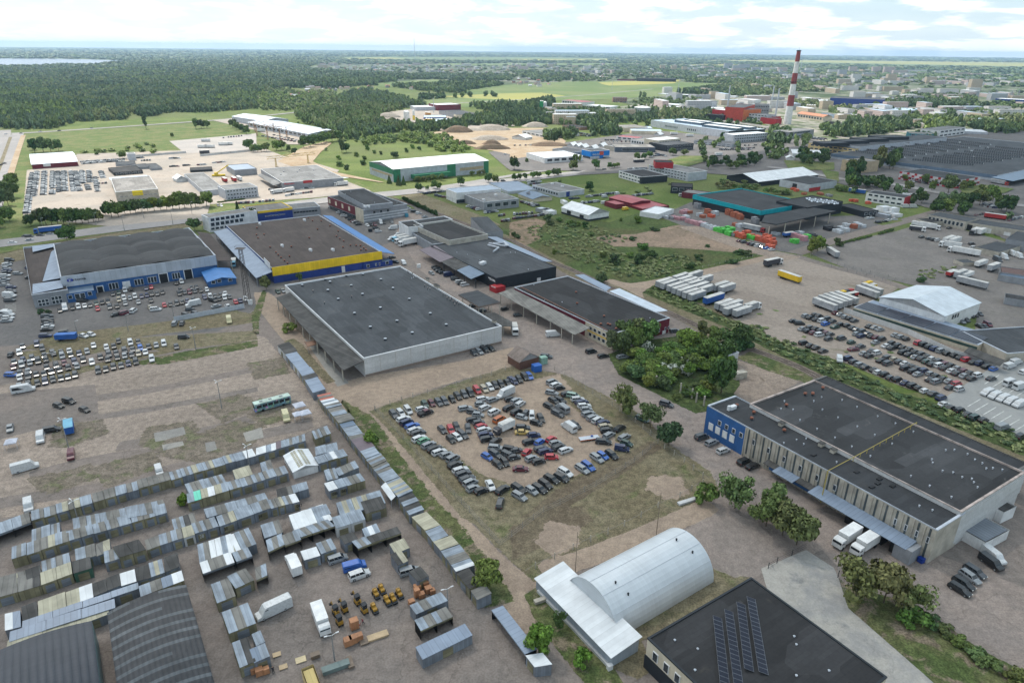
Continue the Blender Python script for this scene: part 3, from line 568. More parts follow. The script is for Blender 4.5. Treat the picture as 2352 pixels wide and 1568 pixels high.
def archroof(b,ei,rise,mat,n=16,over=.3,name='arched_roof',wallm=None,circ=False):
 A=b.P[ei];B=b.P[(ei+1)%4];C=b.P[(ei+2)%4];Dd=b.P[(ei+3)%4]; u=(B-A)/np.linalg.norm(B-A); m=MB(); R=[]
 for k in range(n+1):
  t=k/n; a=math.pi*t; s=(1-math.cos(a))/2 if circ else t; zz=rise*(math.sin(a) if circ else 1-(2*t-1)**2)
  R.append((A+(Dd-A)*s-u*over+[0,0,b.h+zz],B+(C-B)*s+u*over+[0,0,b.h+zz]))
 for k in range(n):
  a,c=R[k],R[k+1]; q=[a[0],a[1],c[1],c[0]]; m.face(q if b.sg>0 else q[::-1],mat,ax=u)
 me=MB(); me.v=m.v
 L=0
 for k in range(n):
  w_=np.linalg.norm(R[k+1][0]-R[k][0]); ll=np.linalg.norm(R[k][1]-R[k][0]); f=[(0,L),(ll,L),(ll,L+w_),(0,L+w_)]; m.uv[4*k:4*k+4]=f if b.sg>0 else f[::-1]; L+=w_
 o=m.build(name,mat,b.o,smooth=True)
 sm=o.modifiers.new('th','SOLIDIFY'); sm.thickness=.12
 for k in (0,1):
  m=MB(); pts=[r[k]+(u*over if k==0 else -u*over) for r in R]; m.face(pts,wallm); m.face(pts[::-1],wallm); m.build('gable_end',wallm,b.o)
 return o
# ---- shell-roofed car service hall, left
b=bldg('service_hall','long hall with domed dark shell roof and blue front wall with garage doors','building','01 530,665 555,975 1968,768',hp='01 870,928 888,1118',wall=BLUEW,roof=FELTD,trim=TRIMG,par=1.6); HALL=b
shells(b,4,3,3.2,felt('shell_felt',(.062,.062,.064),patch=.12,stain=.3,stainc=(.10,.095,.09))); hh=b.h
band(b,1,hh*.50,hh+.1,GREYL,'cladding_band',.25); band(b,2,hh*.5,hh+.1,GREYL,'cladding_band',.25)
for s in ('01 880,1060 962,1118','01 1120,1020 1205,1075'): door(b,1,s,DARK if '880' in s else WHITEP,'garage_door',frame=TRIM)
for s in ('01 1450,945 1555,1022','01 1680,905 1778,985'): door(b,1,s,DARK,'garage_door',frame=TRIM)
for s,n in (('01 992,1035 1095,1080',3),('01 1228,1000 1325,1042',3),('01 1350,980 1445,1020',3),('01 1575,942 1660,985',3)): win(b,1,s,n,1,gap=.06)
text_on(b,1,'01 672,1010 785,975','rtona',lettering('dark_lettering',(.03,.03,.05)),out=.35)
def logo():
 A,u,n,L=edge(b,1); (u0,z0)=onwall(b,1,D('01 643,1004')[0]); (u1,_)=onwall(b,1,D('01 612,1004')[0]); r=abs(u0-u1); c=A+u*u0+n*.3+[0,0,z0]; m=MB()
 P=[c+u*math.cos(a)*r+np.array([0,0,1])*math.sin(a)*r*.62 for a in [2*math.pi*k/28 for k in range(28)]]; m.face(P if b.sg>0 else P[::-1]); m.face([p-n*.05 for p in (P[::-1] if b.sg>0 else P)])
 for i in range(28): j=(i+1)%28; m.face([P[i],P[i]-n*.1,P[j]-n*.1,P[j]])
 m.build('logo_disc',paint('logo_blue',(.015,.03,.30)),b.o); text_at(c-u*r*.35+n*.08-[0,0,r*.42],u,np.array([0,0,1.]),r*.75,r*.85,'E',lettering('pale_lettering',(.6,.62,.66)),'logo_letter',b.o,.05)
logo()
WL=lettering('white_lettering',(.65,.65,.65))
text_on(b,1,'01 975,1038 1095,1020','AUTOSERVISAS',WL,out=.3); text_on(b,1,'01 1343,980 1438,962','AUTOMOBILIAI',WL,out=.3); text_on(b,1,'01 1595,928 1640,920','VAIRAVIMO',WL,out=.3); text_on(b,1,'01 1588,940 1645,930','MOKYKLA',WL,out=.3)
roofbits(b,'01 677,668 790,660 1003,627 1073,657 1088,692 1183,593 1320,590 1430,595 1335,622 1302,668 1365,675 1380,712 1480,683 1618,548 1632,580 1672,632 1692,667 1720,703 1738,722 1748,740 1040,720 1158,727 990,748 1050,760 805,735 693,765 760,798 707,872 838,879 828,837 1070,820 1197,827 1180,790 1412,770 1478,780 1458,742 1040,690','dark',b.h+.8)
b2=bldg('showroom','grey flat-roofed showroom corner with large windows beside the domed hall','building','01 292,693 290,1140 600,1070',hp='01 290,1140 305,1264',wall=GREYR,roof=FELTB,trim=TRIMG,par=.8)
plate('metal_roof','01 300,1040 560,1003 580,1072 297,1130',[b2.h+.25,b2.h+.6,b2.h+.15,b2.h+.15],.1,BLUEG,b2.o); plate('metal_roof','01 470,745 530,700 552,985 390,1015',[b2.h,b2.h+1.0,b2.h+1.0,b2.h],.1,BLUEG,b2.o)
plate('metal_roof','01 295,690 520,665 525,690 300,745',[b2.h+.3]*4,.1,BLUEG,b2.o)
for s in ('01 342,1188 458,1230','01 465,1158 580,1210'): win(b2,1,s,3,2,gap=.05)
b3=bldg('entrance_annex','low blue entrance annex under a steel roof between showroom and garage doors','building','01 594,1078 608,1133 872,1098',h=4.2,wall=BLUEW,roof=BLUEG2,par=.05)
for s in ('01 620,1145 670,1172','01 680,1132 790,1165','01 800,1112 850,1142'): win(b3,1,s,2 if '680' in s else 1,1,gap=.06)
b4=bldg('blue_workshop','blue shed with pitched blue metal roof at the right end of the domed hall','building','01 1858,930 1910,1022 2165,985',hp='01 1910,1012 1915,1066',wall=BLUEW,roof=DARK,par=.1); gable(b4,0,1.3,BLUER,wallm=BLUEW)
for s in ('01 1938,1010 1982,1035','01 1992,1000 2035,1022','01 2092,992 2135,1012'): win(b4,1,s,1,1,gap=.05)
canopy('loading_canopy','dark flat canopy bridging the gap right of the domed hall','canopy','01 1812,560 1925,572 2135,828 1985,826',[6.5]*4,FELTB,posts=((2,3,.05),(2,3,.95),(1,2,.5),(1,2,.02)))
# ---- white, blue-yellow and grey office blocks
b=bldg('office_block','white three-storey office with rows of windows behind a fir tree','building','01 1887,400 1912,432 2340,360',hp='01 1912,432 1936,568',wall=WHITEP,roof=FELTL,trim=TRIM,par=.4)
for s in ('01 1925,440 2250,420','01 1928,480 2240,465','01 1932,525 2100,520'): win(b,1,s,7 if '2250' in s or '2240' in s else 4,1,gap=.2)
b=bldg('office_block','blue two-storey office with bright yellow roof band','building','11 -60,322 -40,382 305,328',hp='11 305,328 318,418',wall=BLUED,roof=FELTL,trim=YELW,par=.3); band(b,1,b.h-1.3,b.h+.1,YELW,'fascia',.2); band(b,2,b.h-1.3,b.h+.1,YELW,'fascia',.2)
for s in ('11 75,372 270,362','11 80,415 270,402'): win(b,1,s,5,1,gap=.15)
b=bldg('office_block','grey low office wing with dark glass at the end of the blue-yellow office','building','11 300,308 315,352 580,322',hp='11 580,322 583,396',wall=GREYR,roof=FELTG,trim=TRIMG,par=.3)
win(b,1,'11 345,378 565,372',8,1,frame=DGREY,gap=.1)
# ---- yellow and blue warehouse
b=bldg('warehouse','big warehouse with brown felt roof, yellow fascia and deep blue walls','building','01 2095,500 11 150,897 1142,742',hp='11 150,897 162,1035',wall=BLUED,roof=FELTB,trim=TRIMG,par=.35); YW=b
band(b,1,b.h*.5,b.h+.5,YELW,'fascia',.3);
win(b,1,'11 272,948 570,908',9,1,gap=.15,fr=.06); win(b,1,'11 768,862 1135,808',10,1,gap=.15,fr=.06); door(b,1,'11 785,878 820,928',WHITEP)
plate('side_canopy','11 612,408 697,415 1272,762 1142,742',[b.h,b.h-2.5,b.h-2.5,b.h],.25,BLUER,b.o); plate('side_canopy','01 2100,525 11 150,925 01 2351,985 01 1965,560',[b.h-1,b.h-1,4.2,4.2],.25,BLUEG,b.o)
for k in range(7):
 p=G(*D('01 1975,565')[0],4.2)*(1-k/6)+G(*D('01 2345,985')[0],4.2)*(k/6); m=MB(); m.box([p[0]+.5,p[1]+.3,0],.35,.35,4.0,GREYR); m.build('column',GREYR,b.o)
roofbits(b,'11 35,488 445,455 705,728','ac'); roofbits(b,'11 240,690 500,730','ac'); roofbits(b,'11 480,435 600,465 520,462 565,540 740,605 770,625 805,648 868,688 920,690 965,730 990,712 755,558 680,508 5,590 75,588 20,620 205,775 230,800 308,788 290,852 185,752 262,828 800,705 490,620 960,690 1010,728 325,700 130,705 10,527','rust')
m=MB(); pts=[G(x,y,b.h+.05) for x,y in D('11 80,795 130,905')]
p0=G(*D('11 80,850')[0],b.h-.3);p1=G(*D('11 133,905')[0],b.h-.3)
m.bar(p0+[0,0,1.6],p1+[0,0,1.6],.12,WHITEP,3.2); m.build('roof_billboard',WHITEP,b.o)
b=bldg('lean_to','low blue lean-to with white windows on the yellow fascia warehouse','building','11 965,842 985,862 1250,820',hp='11 985,862 990,906',wall=BLUED,roof=BLUEG2,par=.05)
for s in ('11 1015,862 1045,885','11 1095,850 1110,872','11 1128,845 1142,868','11 1188,832 1220,856'): win(b,1,s,1,1,gap=.02)
# ---- red and grey three-storey office
b=bldg('office_building','grey striped office block with wine-red side and dark roof','building','11 705,232 985,360 1360,295',hp='11 985,360 997,480',wall=GREYR,roof=FELTS,trim=TRIMG,par=.5)
zt=b.h
for z in (.12,.32,.52): band(b,1,zt*z,zt*(z+.09),paint('pale_band',(.52,.53,.55)),'wall_stripe',.06)
band(b,0,zt*.35,zt+.1,REDW,'cladding_band',.25,u0=0,u1=edge(b,0)[3]*.78); band(b,0,0.1,zt+.1,CREAM,'cladding_band',.2,u0=edge(b,0)[3]*.79,u1=edge(b,0)[3])
band(b,0,.3,zt*.30,GLASS,'shop_window',.1,u0=2,u1=edge(b,0)[3]*.95)
L=edge(b,0)[3]
for k in range(4): wbox(b,0,L*(.03+.19*k),L*(.03+.19*k)+2.6,zt*.52,zt*.86,'poster_panel',paint('poster_cream',(.6,.55,.42)),.32)
bb=bldg('x','','',"11 785,180 1000,318 1240,285",h=zt+3,wall=GREYR,roof=FELTS,trim=TRIMG,par=.3,parent=b.o,z0=zt-.6,roofname='upper_roof')
win(bb,0,'11 800,205 970,300',10,1,frame=DGREY,gap=.1)
roofbits(b,'11 1000,330 1030,330','ac',zt+3); roofbits(b,'11 820,212 870,190 1090,292 1295,290 1215,300','stub',zt+3)
win(b,1,'11 1055,400 1240,345',3,1,gap=.6)
# ---- big central warehouse
b=bldg('warehouse','largest warehouse with dark grey felt roof, white parapet and worn white concrete front','building','11 298,1043 12 990,152 11 2235,1412',hp='12 990,152 1004,325',wall=CONP,roof=FELTC,trim=TRIM,par=.6); CW=b
wbox(b,1,0,edge(b,1)[3],0.02,.9,'plinth',paint('brown_plinth',(.22,.17,.14)),.1)
roofbits(b,'11 1148,998 875,1053 660,1096 978,1133 1258,1078 755,1178 1408,1178 1142,1258 905,1308 1600,1310 1295,1378 1050,1434 1747,1413 1435,1487 1187,1545 425,1050 637,997 830,962 680,1020 982,950','vent')
roofbits(b,'11 1718,1143 1755,1178 1783,1192 1798,1178 1812,1212 1840,1218 1862,1230 1825,1240 1550,1065 1575,1090 1598,1095 1397,935 1437,945 525,1115 630,1222 880,1165','pipe'); roofbits(b,'11 1575,1000 1648,1055 1672,1068 2188,1385','box',b.h+.1); roofbits(b,'11 1430,985 1448,978 1465,972','stub')
o,P=canopy('loading_canopy','sagging dark fibre-cement canopy along the left side of the largest warehouse','canopy','11 350,1100 185,1165 12 800,262 990,175',[b.h-1,5.2,5.0,b.h-1],ASBD,posts=[(1,2,k/9) for k in range(10)],th=.25)
m=MB(); q=[P[1]*.98+P[0]*.02,P[2]*.98+P[3]*.02,P[3],P[0]]; m.prism([[p[0],p[1],0.02] for p in q],1.1,CONC); m.build('loading_platform',CONC,o)
for k in range(14):   # advertisement boards on the parapet end
 pass
canopy('canteen_roof','rusty brown lean-to roof hanging off the loading canopy','shed','12 440,0 545,-10 555,25 475,45',[3]*4,paint('rusty_sheet',(.17,.085,.05),var=.3),posts=((2,3,0),(2,3,1)),pr=.08)
# ---- row right of it
UB=bldg('warehouse','warehouse with patched black roof sunk between pale parapets','building','11 1493,490 1772,640 2097,572',h=8.6,wall=BEIGEC,roof=FELTD,trim=paint('pale_parapet',(.40,.39,.36)),par=1.0)
b=bldg('warehouse_annex','low grey-roofed annex where three lorries are docked','building','11 1398,520 1622,676 1730,650',h=5.6,wall=GREYR,roof=FELTC,trim=TRIMG,par=.2)
b=bldg('warehouse_annex','white block with flat dark roof above the docked lorries','building','11 1376,462 1400,520 1495,492',hp='11 1376,462 1384,592',wall=WHITEP,roof=FELTD,trim=TRIM,par=.5)
b=bldg('warehouse_annex','narrow flat roof strip behind the patched black roof','building','11 1440,455 1493,487 1795,440',h=7.6,wall=WHITEP,roof=FELTS,trim=TRIM,par=.5)
b=bldg('warehouse_annex','grey flat roof behind the patched black roof beside the railway','building','11 1800,445 2100,565 2210,600',h=6.5,wall=GREYR,roof=FELTC,par=.2)
b=bldg('warehouse','anthracite warehouse with grey felt roof and red entrance box','building','11 1620,685 2205,985 21 395,874',hp='21 395,874 395,976',wall=DGREY,roof=FELTC,trim=DGREY,par=.3); KW=b
zt=b.h
PL=lambda s,hs,m,n='side_canopy':plate(n,s,hs,.2,m,KW.o)
PL('11 1500,725 1640,682 1815,795 1690,838',[4.2,zt,zt,4.2],PURP); PL('11 1700,835 1820,797 1958,866 1835,915',[4.4,zt-.3,zt-.3,4.4],ASBD); PL('11 1843,912 1960,866 2100,942 1975,993',[4.4,zt-.2,zt-.4,4.4],BLUEG2)
for s in ('11 1725,855','11 1820,905','11 1912,960','11 2018,1000'):
 p=G(*D(s)[0],4.2); m=MB(); m.box([p[0],p[1],0],.4,.4,4.2,DGREY); m.build('column',DGREY,KW.o)
band(b,0,1.2,zt-.3,BEIGEC,'wall_panel',.12,u0=4,u1=edge(b,0)[3]*.52)
plate('side_canopy','11 2120,605 2210,605 21 370,832 285,832',[zt,zt-1,zt-1,zt],.2,BLUEG,b.o)
roofbits(b,'11 1845,750 1942,770 2338,750 2055,820 21 150,905 30,750','stub'); roofbits(b,'11 2065,855 2080,850 2092,845','ac')
def duct():
 m=MB(); Z=b.h+.9
 for s in ('11 2130,680 2230,705 2180,740','11 2140,665 2290,690','11 2180,665 2290,660 2320,690','11 2280,650 2300,690'):
  P=[G(x,y,Z) for x,y in D(s)]
  for a,c in zip(P[:-1],P[1:]): m.cyl(a,c,.45,.45,8,TRIMG)
 m.build('ventilation_duct',TRIMG,b.o)
duct()
wt=lettering('white_lettering',(.65,.65,.65))
win(b,1,'11 2260,1030 2330,1045',3,1,gap=.08,frame=DGREY); door(b,1,'21 230,985 262,1008',WHITEP); win(b,1,'21 310,975 385,970',3,1,gap=.1,frame=DGREY)
text_on(b,0,'11 2140,985 2200,1000','BUITINĖ TECHNIKA',wt,out=.25); text_on(b,0,'11 2150,1000 2200,1012','JŪSŲ NAMAMS',wt,out=.25)
rb=bldg('entrance_box','bright red entrance box at the corner of the anthracite warehouse','building','11 2158,1046 2205,1075 2280,1050',hp='11 2205,1075 2205,1125',wall=REDB,roof=REDB,par=.1)
text_on(rb,0,'11 2162,1062 2202,1068','VIRTUVĖ',wt,out=.12)
o,P=canopy('filling_canopy','free-standing flat grey canopy on concrete columns between the warehouses','canopy','11 1858,1135 2035,1096 2245,1206 2045,1246',[6.6]*4,FELTC,posts=((2,3,0),(2,3,.4),(2,3,.8),(2,3,1),(3,0,.4),(3,0,.8),(0,1,.6),(1,2,.5)),th=.7,edge_m=paint('rusty_beam',(.17,.13,.11)))
canopy('loading_canopy','dark low canopy at the right rear corner of the largest warehouse','canopy','11 2090,1310 2190,1300 2351,1385 2351,1425 2250,1425',[4.5]*5,ASBD,posts=((2,3,.5),(3,4,.8)))
# ---- long dark-roofed warehouse with maroon end
b=bldg('warehouse','long dark-roofed warehouse with maroon end wall and cream office corner','building','21 -10,1076 925,1497 1480,1362',hp='21 1480,1362 1484,1500',wall=paint('plain_maroon',(.13,.014,.028)),roof=FELTD,trim=TRIMG,par=.25); LW=b
zt=b.h; L0=edge(b,0)[3]
band(b,0,0.05,zt-.1,CREAM,'wall_panel',.15,u0=L0*.76,u1=L0); band(b,1,0.05,zt-.1,CREAM,'wall_panel',.12,u0=0,u1=edge(b,1)[3]*.45)
for z0,z1 in ((1.2,2.8),(4.0,5.4)): winm(b,0,L0*.79,L0*.99,z0,z1,5,1,gap=.35,out=.25)
band(b,0,2.9,3.6,paint('ochre_band',(.62,.42,.10)),'wall_stripe',.22,u0=L0*.78,u1=L0)
o,P=canopy('loading_canopy','long sagging fibre-cement canopy over the loading dock of the maroon-ended warehouse','canopy','11 2351,1080 2225,1122 21 575,1505 720,1440',[zt-.3,4.8,4.6,zt-.3],ASB,posts=[(1,2,t) for t in (.02,.18,.36,.54,.72,.86,.99)],th=.2)
m=MB(); m.prism([[p[0],p[1],.02] for p in (P[0],P[1]*.9+P[0]*.1,P[2]*.9+P[3]*.1,P[3])],1.1,CONC); m.build('loading_platform',CONC,o)
plate('side_canopy','21 578,955 660,950 910,1070 865,1105',[zt-.2,zt-1.2,zt-1.2,zt-.2],.2,BLUEG,b.o); plate('side_canopy','21 895,1105 985,1078 1430,1283 1320,1297',[zt-.2,zt-1.0,zt-1.0,zt-.2],.2,SILV,b.o)
pm=paint('rusty_pipe',(.16,.075,.05)); m=MB(); P0=G(*D('21 80,1065')[0],zt+.5);P1=G(*D('21 925,1488')[0],zt+.5); m.bar(P0,P1,.3,pm)
for k in range(13): q=P0*(1-k/12)+P1*(k/12); m.box([q[0],q[1],zt-.4],.15,.6,.9,pm)
m.build('roof_pipe',pm,b.o)
roofbits(b,'21 588,1120 598,1222 845,1340 880,1412 900,1418 955,1455 815,1412','rust'); roofbits(b,'21 300,1185 875,1085 460,1205 1267,1352 1070,1425 200,1048','stub')
door(b,1,'21 1382,1470 1405,1530',WHITEP); win(b,1,'21 1395,1440 1450,1450',2,1,gap=.5) ; win(b,1,'21 1310,1462 1362,1478',2,1,gap=.5)
# ---- blue-ended office warehouse, right
b=bldg('warehouse','low office wing with blue end and ribbed beige concrete facade','building','22 2045,492 1800,583 33 1550,166',hp='22 1800,583 1763,838',wall=BEIGEC,roof=FELTS,trim=TRIMG,par=.35); RW=b
zt=b.h; L1=edge(b,1)[3]; print('RW h',zt,L1,edge(b,0)[3])
ub=onwall(b,1,D('22 2155,790')[0])[0]
band(b,1,.02,zt-.35,BLUEW,'wall_panel',.14,u0=-.14,u1=ub); band(b,0,.02,zt-.35,BLUEW,'wall_panel',.14)
for s,n in (('22 1888,720 2120,870',4),):
 (u0,_),(u1,_)=onwall(b,1,D('22 1888,720')[0]),onwall(b,1,D('22 2125,870')[0]); winm(b,1,u0-.3,u1+.6,zt*.56,zt*.72,4,1,gap=.55,out=.25)
(u0,_),(u1,_)=onwall(b,1,D('22 1795,790')[0]),onwall(b,1,D('22 2050,940')[0]); winm(b,1,u0,u1,zt*.24,zt*.48,4,1,frame=TRIM,glass=WHITEP,gap=.35,out=.25)
zz=ub; k=0
while zz<L1-1.5:
 wbox(b,1,zz+.9,zz+1.35,zt*.12,zt-.5,'glazing_strip',paint('strip_glass',(.06,.075,.08),rough=.3),.10)
 if k%2==0 and k<12 or k>16: winm(b,1,zz+2.6 if k<12 else zz+.8,zz+3.6 if k<12 else zz+1.5,zt*.55,zt*.72,1,1,gap=.02,out=.18)
 wbox(b,1,zz-.12,zz+.12,.02,zt-.4,'pilaster',BEIGEC,.28); zz+=L1*.0375; k+=1
# canopies of the loading side
def side(u0,u1,z,w_,mat,n='door_canopy',drop=.5):
 A,u,nn,L=edge(b,1); m=MB(); m.slab([A+u*u0+nn*.15+[0,0,z],A+u*u1+nn*.15+[0,0,z],A+u*u1+nn*w_+[0,0,z-drop],A+u*u0+nn*w_+[0,0,z-drop]],.15,mat); m.build(n,mat,b.o)
for s0,s1,z,w_,mt in (('32 5,1080','32 130,1160',3.6,2.2,ASBD),('32 110,1160','32 300,1240',3.6,3.5,BLUEG),('32 300,1240','32 460,1340',3.6,2.2,ASBD),('32 460,1340','33 1360,300',4.4,4.6,BLUEG)):
 side(onwall(b,1,D(s0)[0])[0],onwall(b,1,D(s1)[0])[0],z,w_,mt)
u0=onwall(b,1,D('32 20,1130')[0])[0];u1=onwall(b,1,D('32 460,1390')[0])[0]; wbox(b,1,u0,u1,.8,3.3,'wall_panel',BLUEW,.32); wbox(b,1,u0-1,u1,.05,1.1,'loading_platform',CONC,3.2)
u2=onwall(b,1,D('33 830,130')[0])[0]
for k in range(3): wbox(b,1,u2+k*6.0-2.5,u2+k*6.0+1.5,.05,3.7,'dock_shelter',DARK,2.4+.4*k)
wbox(b,1,u2+10.8,u2+14.8,.05,3.9,'dock_house',GREYR,4.2)
roofbits(b,'22 2065,590 2220,655 2200,710 32 148,820 343,485 410,480','rust'); roofbits(b,'22 2025,610','ac'); roofbits(b,'32 125,760 492,948 600,1005','box',b.h-.3)
roofbits(b,'32 262,900 328,940 630,1105 350,888 145,930 33 1390,-60 1510,-20','stub'); roofbits(b,'32 815,1190 1010,1295 955,1328 1025,1255 1145,1320 420,1035','dark')
b=bldg('x','','','32 415,347 22 2185,568 33 1768,0',h=zt+.9,wall=CONP,roof=felt('patched_felt',(.045,.046,.049),patch=.35,length=14,lap=3.2,stain=.6,stainc=(.12,.115,.11)),trim=TRIMR,par=.45,parent=RW.o,roofname='main_roof'); RM=b
wbox(b,2,0,edge(b,2)[3],zt*.1,zt-.2,'wall_panel',CONP,.12)
roofbits(b,'32 503,430 340,485 410,485 168,588','rust'); roofbits(b,'32 680,535 818,598 1007,685 492,510 150,545 120,615 230,622 420,545 293,718 450,800 615,880 770,962 940,1050 500,622 643,695 820,778 980,855 1140,935 1170,750 1335,825 1632,995 1712,992 1505,1080 1512,1110 1833,1032 1900,1082 2005,1163 2065,1160 1968,1115 1700,1200 1603,1185 1783,1243 1872,1258 1890,1290 1925,1335 1312,1232 1485,1322 1685,1425 2152,1175','stub')
def ridgepipe():
 m=MB(); zp=zt+2; P=[G(x,y,zt+1.7) for x,y in D('32 1368,740 790,1058 550,1185')]; m.bar(P[0],P[1],.14,YELP); m.bar(P[1],P[2],.14,YELP); m.bar(P[2],P[2]-[0,0,zt],.2,YELP)
 for k in range(11): q=P[0]*(1-k/10)+P[1]*(k/10); m.box([q[0],q[1],zt+.3],.12,.12,1.4,YELP)
 m.build('gas_pipe',YELP,RW.o)
YELP=paint('yellow_pipe',(.34,.27,.07)); ridgepipe()
b=bldg('x','','','32 550,322 425,350 2315,1175',h=zt-.6,wall=CONP,roof=FELTS,trim=paint('dark_kerb',(.12,.115,.11)),par=.3,parent=RW.o,roofname='rear_roof')
b=bldg('lean_to','white lean-to with ribbed grey roof at the end of the ribbed beige warehouse','building','33 1920,0 1750,135 1965,290',hp='33 1965,290 1905,370',wall=WHITEP,roof=sheetm('ribbed_grey_roof',(.17,.19,.22),1.0,dark=.6),par=.1)
b=bldg('shed','small flat-roofed shed against the white end wall of the beige warehouse','building','32 2150,1440 2045,1500 2160,1568',h=3.5,wall=WHITEP,roof=ASBD,par=.1)
# ---- arched silver hangar
def hangar():
 a=G(*D('23 1100,1090')[0]);b_=G(*D('23 1850,640')[0]); ax=(b_-a)/np.linalg.norm(b_-a); n=np.array([-ax[1],ax[0],0]); a=a-ax*4; r=8.0
 o=empty('arched_hangar',(a+b_)/2+n*r,'silver half-round metal hangar with lean-to across its near end','hangar'); m=MB(); N=24; L=np.linalg.norm(b_-a)
 al=sheetm('hangar_metal',(.52,.55,.58),.6,rough=.4,metal=.15,dark=.96,var=.05)
 R=[(n*r*(1-math.cos(t)),r*math.sin(t)) for t in np.linspace(0,math.pi,N+1)]
 for k in range(N):
  (p,z0),(q,z1)=R[k],R[k+1]; A=a+p+[0,0,z0];B=b_+p+[0,0,z0];C=b_+q+[0,0,z1];E=a+q+[0,0,z1]; m.face([A,B,C,E],al,ax=ax)
 v=m.build('arched_shell',al,o,smooth=True);
 for P_,nm,sg in ((a+ax*.3,'end_wall',-1),(b_-ax*.3,'end_wall',1)):
  m=MB(); pts=[P_+p*.998+[0,0,z*.998] for p,z in R]; pts=pts if sg<0 else pts[::-1]; m.face(pts,al); m.face([q+ax*sg*-.1 for q in pts[::-1]],al); m.build(nm,al,o)
 m=MB()
 for k in (5,9,13,17):
  p,z=R[k]; m.bar(a+p*.999+[0,0,z+.03],b_+p*.999+[0,0,z+.03],.06,TRIMG)
 m.build('seam',TRIMG,o)
 for s,k in (('23 830,545',10),('23 980,680',7),('23 1452,215',12),('23 1607,335',8)):
  p,z=R[k]; t=min(max(((G(*D(s)[0],z)-a)@ax),.5),L-1); q=a+ax*t+p+[0,0,z-.1]; m=MB(); m.box(q,.3,.3,.55,DGREY); m.cyl(q+[0,0,.5],q+[0,0,.7],.25,.1,8,DGREY); m.build('vent_pipe',DGREY,o)
 b=bldg('x','','','23 235,598 915,1320 1155,1162',h=3.0,wall=sheetm('pale_steel_wall',(.27,.31,.36),.4,dark=.9),roof=SILV2,par=.1,parent=o)
 P=b.P; u=(P[3]-P[0]); u=u/np.linalg.norm(u); v=(P[1]-P[0])/np.linalg.norm(P[1]-P[0]); m=MB()
 m.slab([P[0]-u*.4-v*.3+[0,0,2.95],P[1]-u*.4+v*.3+[0,0,2.95],P[2]+u*.5+v*.3+[0,0,3.9],P[3]+u*.5-v*.3+[0,0,3.9]],.12,SILV2); m.build('lean_to_roof',SILV2,o)
 wbox(b,0,1,edge(b,0)[3]-.5,.02,.7,'plinth',CONP,.5)
hangar()
# ---- dark flat roof with solar rows, bottom edge
b=bldg('commercial_building','black felt roofed building with solar panel rows and cream-and-anthracite wall','building','23 1280,1184 2197,597 33 1062,1532',hp='23 1280,1184 1243,1452',wall=CREAM,roof=FELTD,trim=DGREY,par=.15); SB=b
L3=edge(b,3)[3]; band(b,3,.02,b.h*.45,DGREY,'wall_panel',.15)
A3,u3,n3,_=edge(b,3)
for s in ('23 1308,1305 1340,1375','23 1408,1400 1440,1472','23 1508,1502 1542,1565'):
 (u0,z1),(u1,z0)=onwall(b,3,D(s)[0]),onwall(b,3,D(s)[1]); winm(b,3,min(u0,u1),max(u0,u1)+.3,b.h*.52,b.h*.80,1,1,gap=.02,out=.2)
def solrow(s,z,parent,w_=1.75,tilt=.5):
 (p,q)=[G(x,y,z) for x,y in D(s)]; u=(q-p)/np.linalg.norm(q-p); n=np.array([-u[1],u[0],0]);
 if n[1]<0: n=-n
 m=MB(); L=np.linalg.norm(q-p); k=int(L/1.08);
 for i in range(k):
  c=p+u*(i+.5)*1.08; m.slab([c-u*.5-n*w_/2+[0,0,.15],c+u*.5-n*w_/2+[0,0,.15],c+u*.5+n*w_/2+[0,0,.15+tilt],c-u*.5+n*w_/2+[0,0,.15+tilt]],.05,TRIMG,SOLAR)
 return m.build('solar_panel_row',SOLAR,parent)
for s in ('23 1885,970 1965,1700','23 1988,912 2085,1640','23 2100,846 2180,1500','23 2193,795 2312,1505'): solrow(s,b.h-.1,b.o)
roofbits(b,'33 240,1140 260,1215 260,1500 560,1455 23 1495,1175 1705,1255 1680,1450','stub')
# ---- two big corrugated halls, bottom left
def stripes():
 t=NT('striped_corrugated'); u=t.uv(); sp=t.n.new('ShaderNodeSeparateXYZ'); t.lk(u,sp.inputs[0]);
 ax_=sp.outputs[0]; k=t.math('FRACT',t.math('DIVIDE',ax_,2.55)); on=t.math('LESS_THAN',k,.33)
 bb=t.n.new('ShaderNodeTexWhiteNoise'); bb.noise_dimensions='2D'; cb=t.n.new('ShaderNodeCombineXYZ'); t.lk(t.math('FLOOR',t.math('DIVIDE',ax_,2.55)),cb.inputs[0]); t.lk(t.math('FLOOR',t.math('DIVIDE',sp.outputs[1],5.2)),cb.inputs[1]); t.lk(cb.outputs[0],bb.inputs['Vector'])
 c=t.mix(t.math('MULTIPLY',on,t.math('GREATER_THAN',bb.outputs[0],.15)),(.068,.068,.072),t.mix(bb.outputs[0],(.105,.115,.125),(.135,.145,.155)))
 rb=t.math('LESS_THAN',t.math('FRACT',t.math('DIVIDE',sp.outputs[1],.18)),.3); t.color(t.mul(c,t.math('MULTIPLY',t.rng(rb,0,1,1,.86,False),t.rng(t.noise(.4,detail=5),.3,.7,.85,1.15)))); return t.fin(.8,.2)
STR=stripes()
b=bldg('storage_hall','arched corrugated hall with light grey stripes across its dark roof','building','03 985,935 1710,668 2020,1800',h=5.5,wall=GALVD,roof=DARK,par=.1); archroof(b,1,1.0,STR,over=.2,wallm=GALVD)
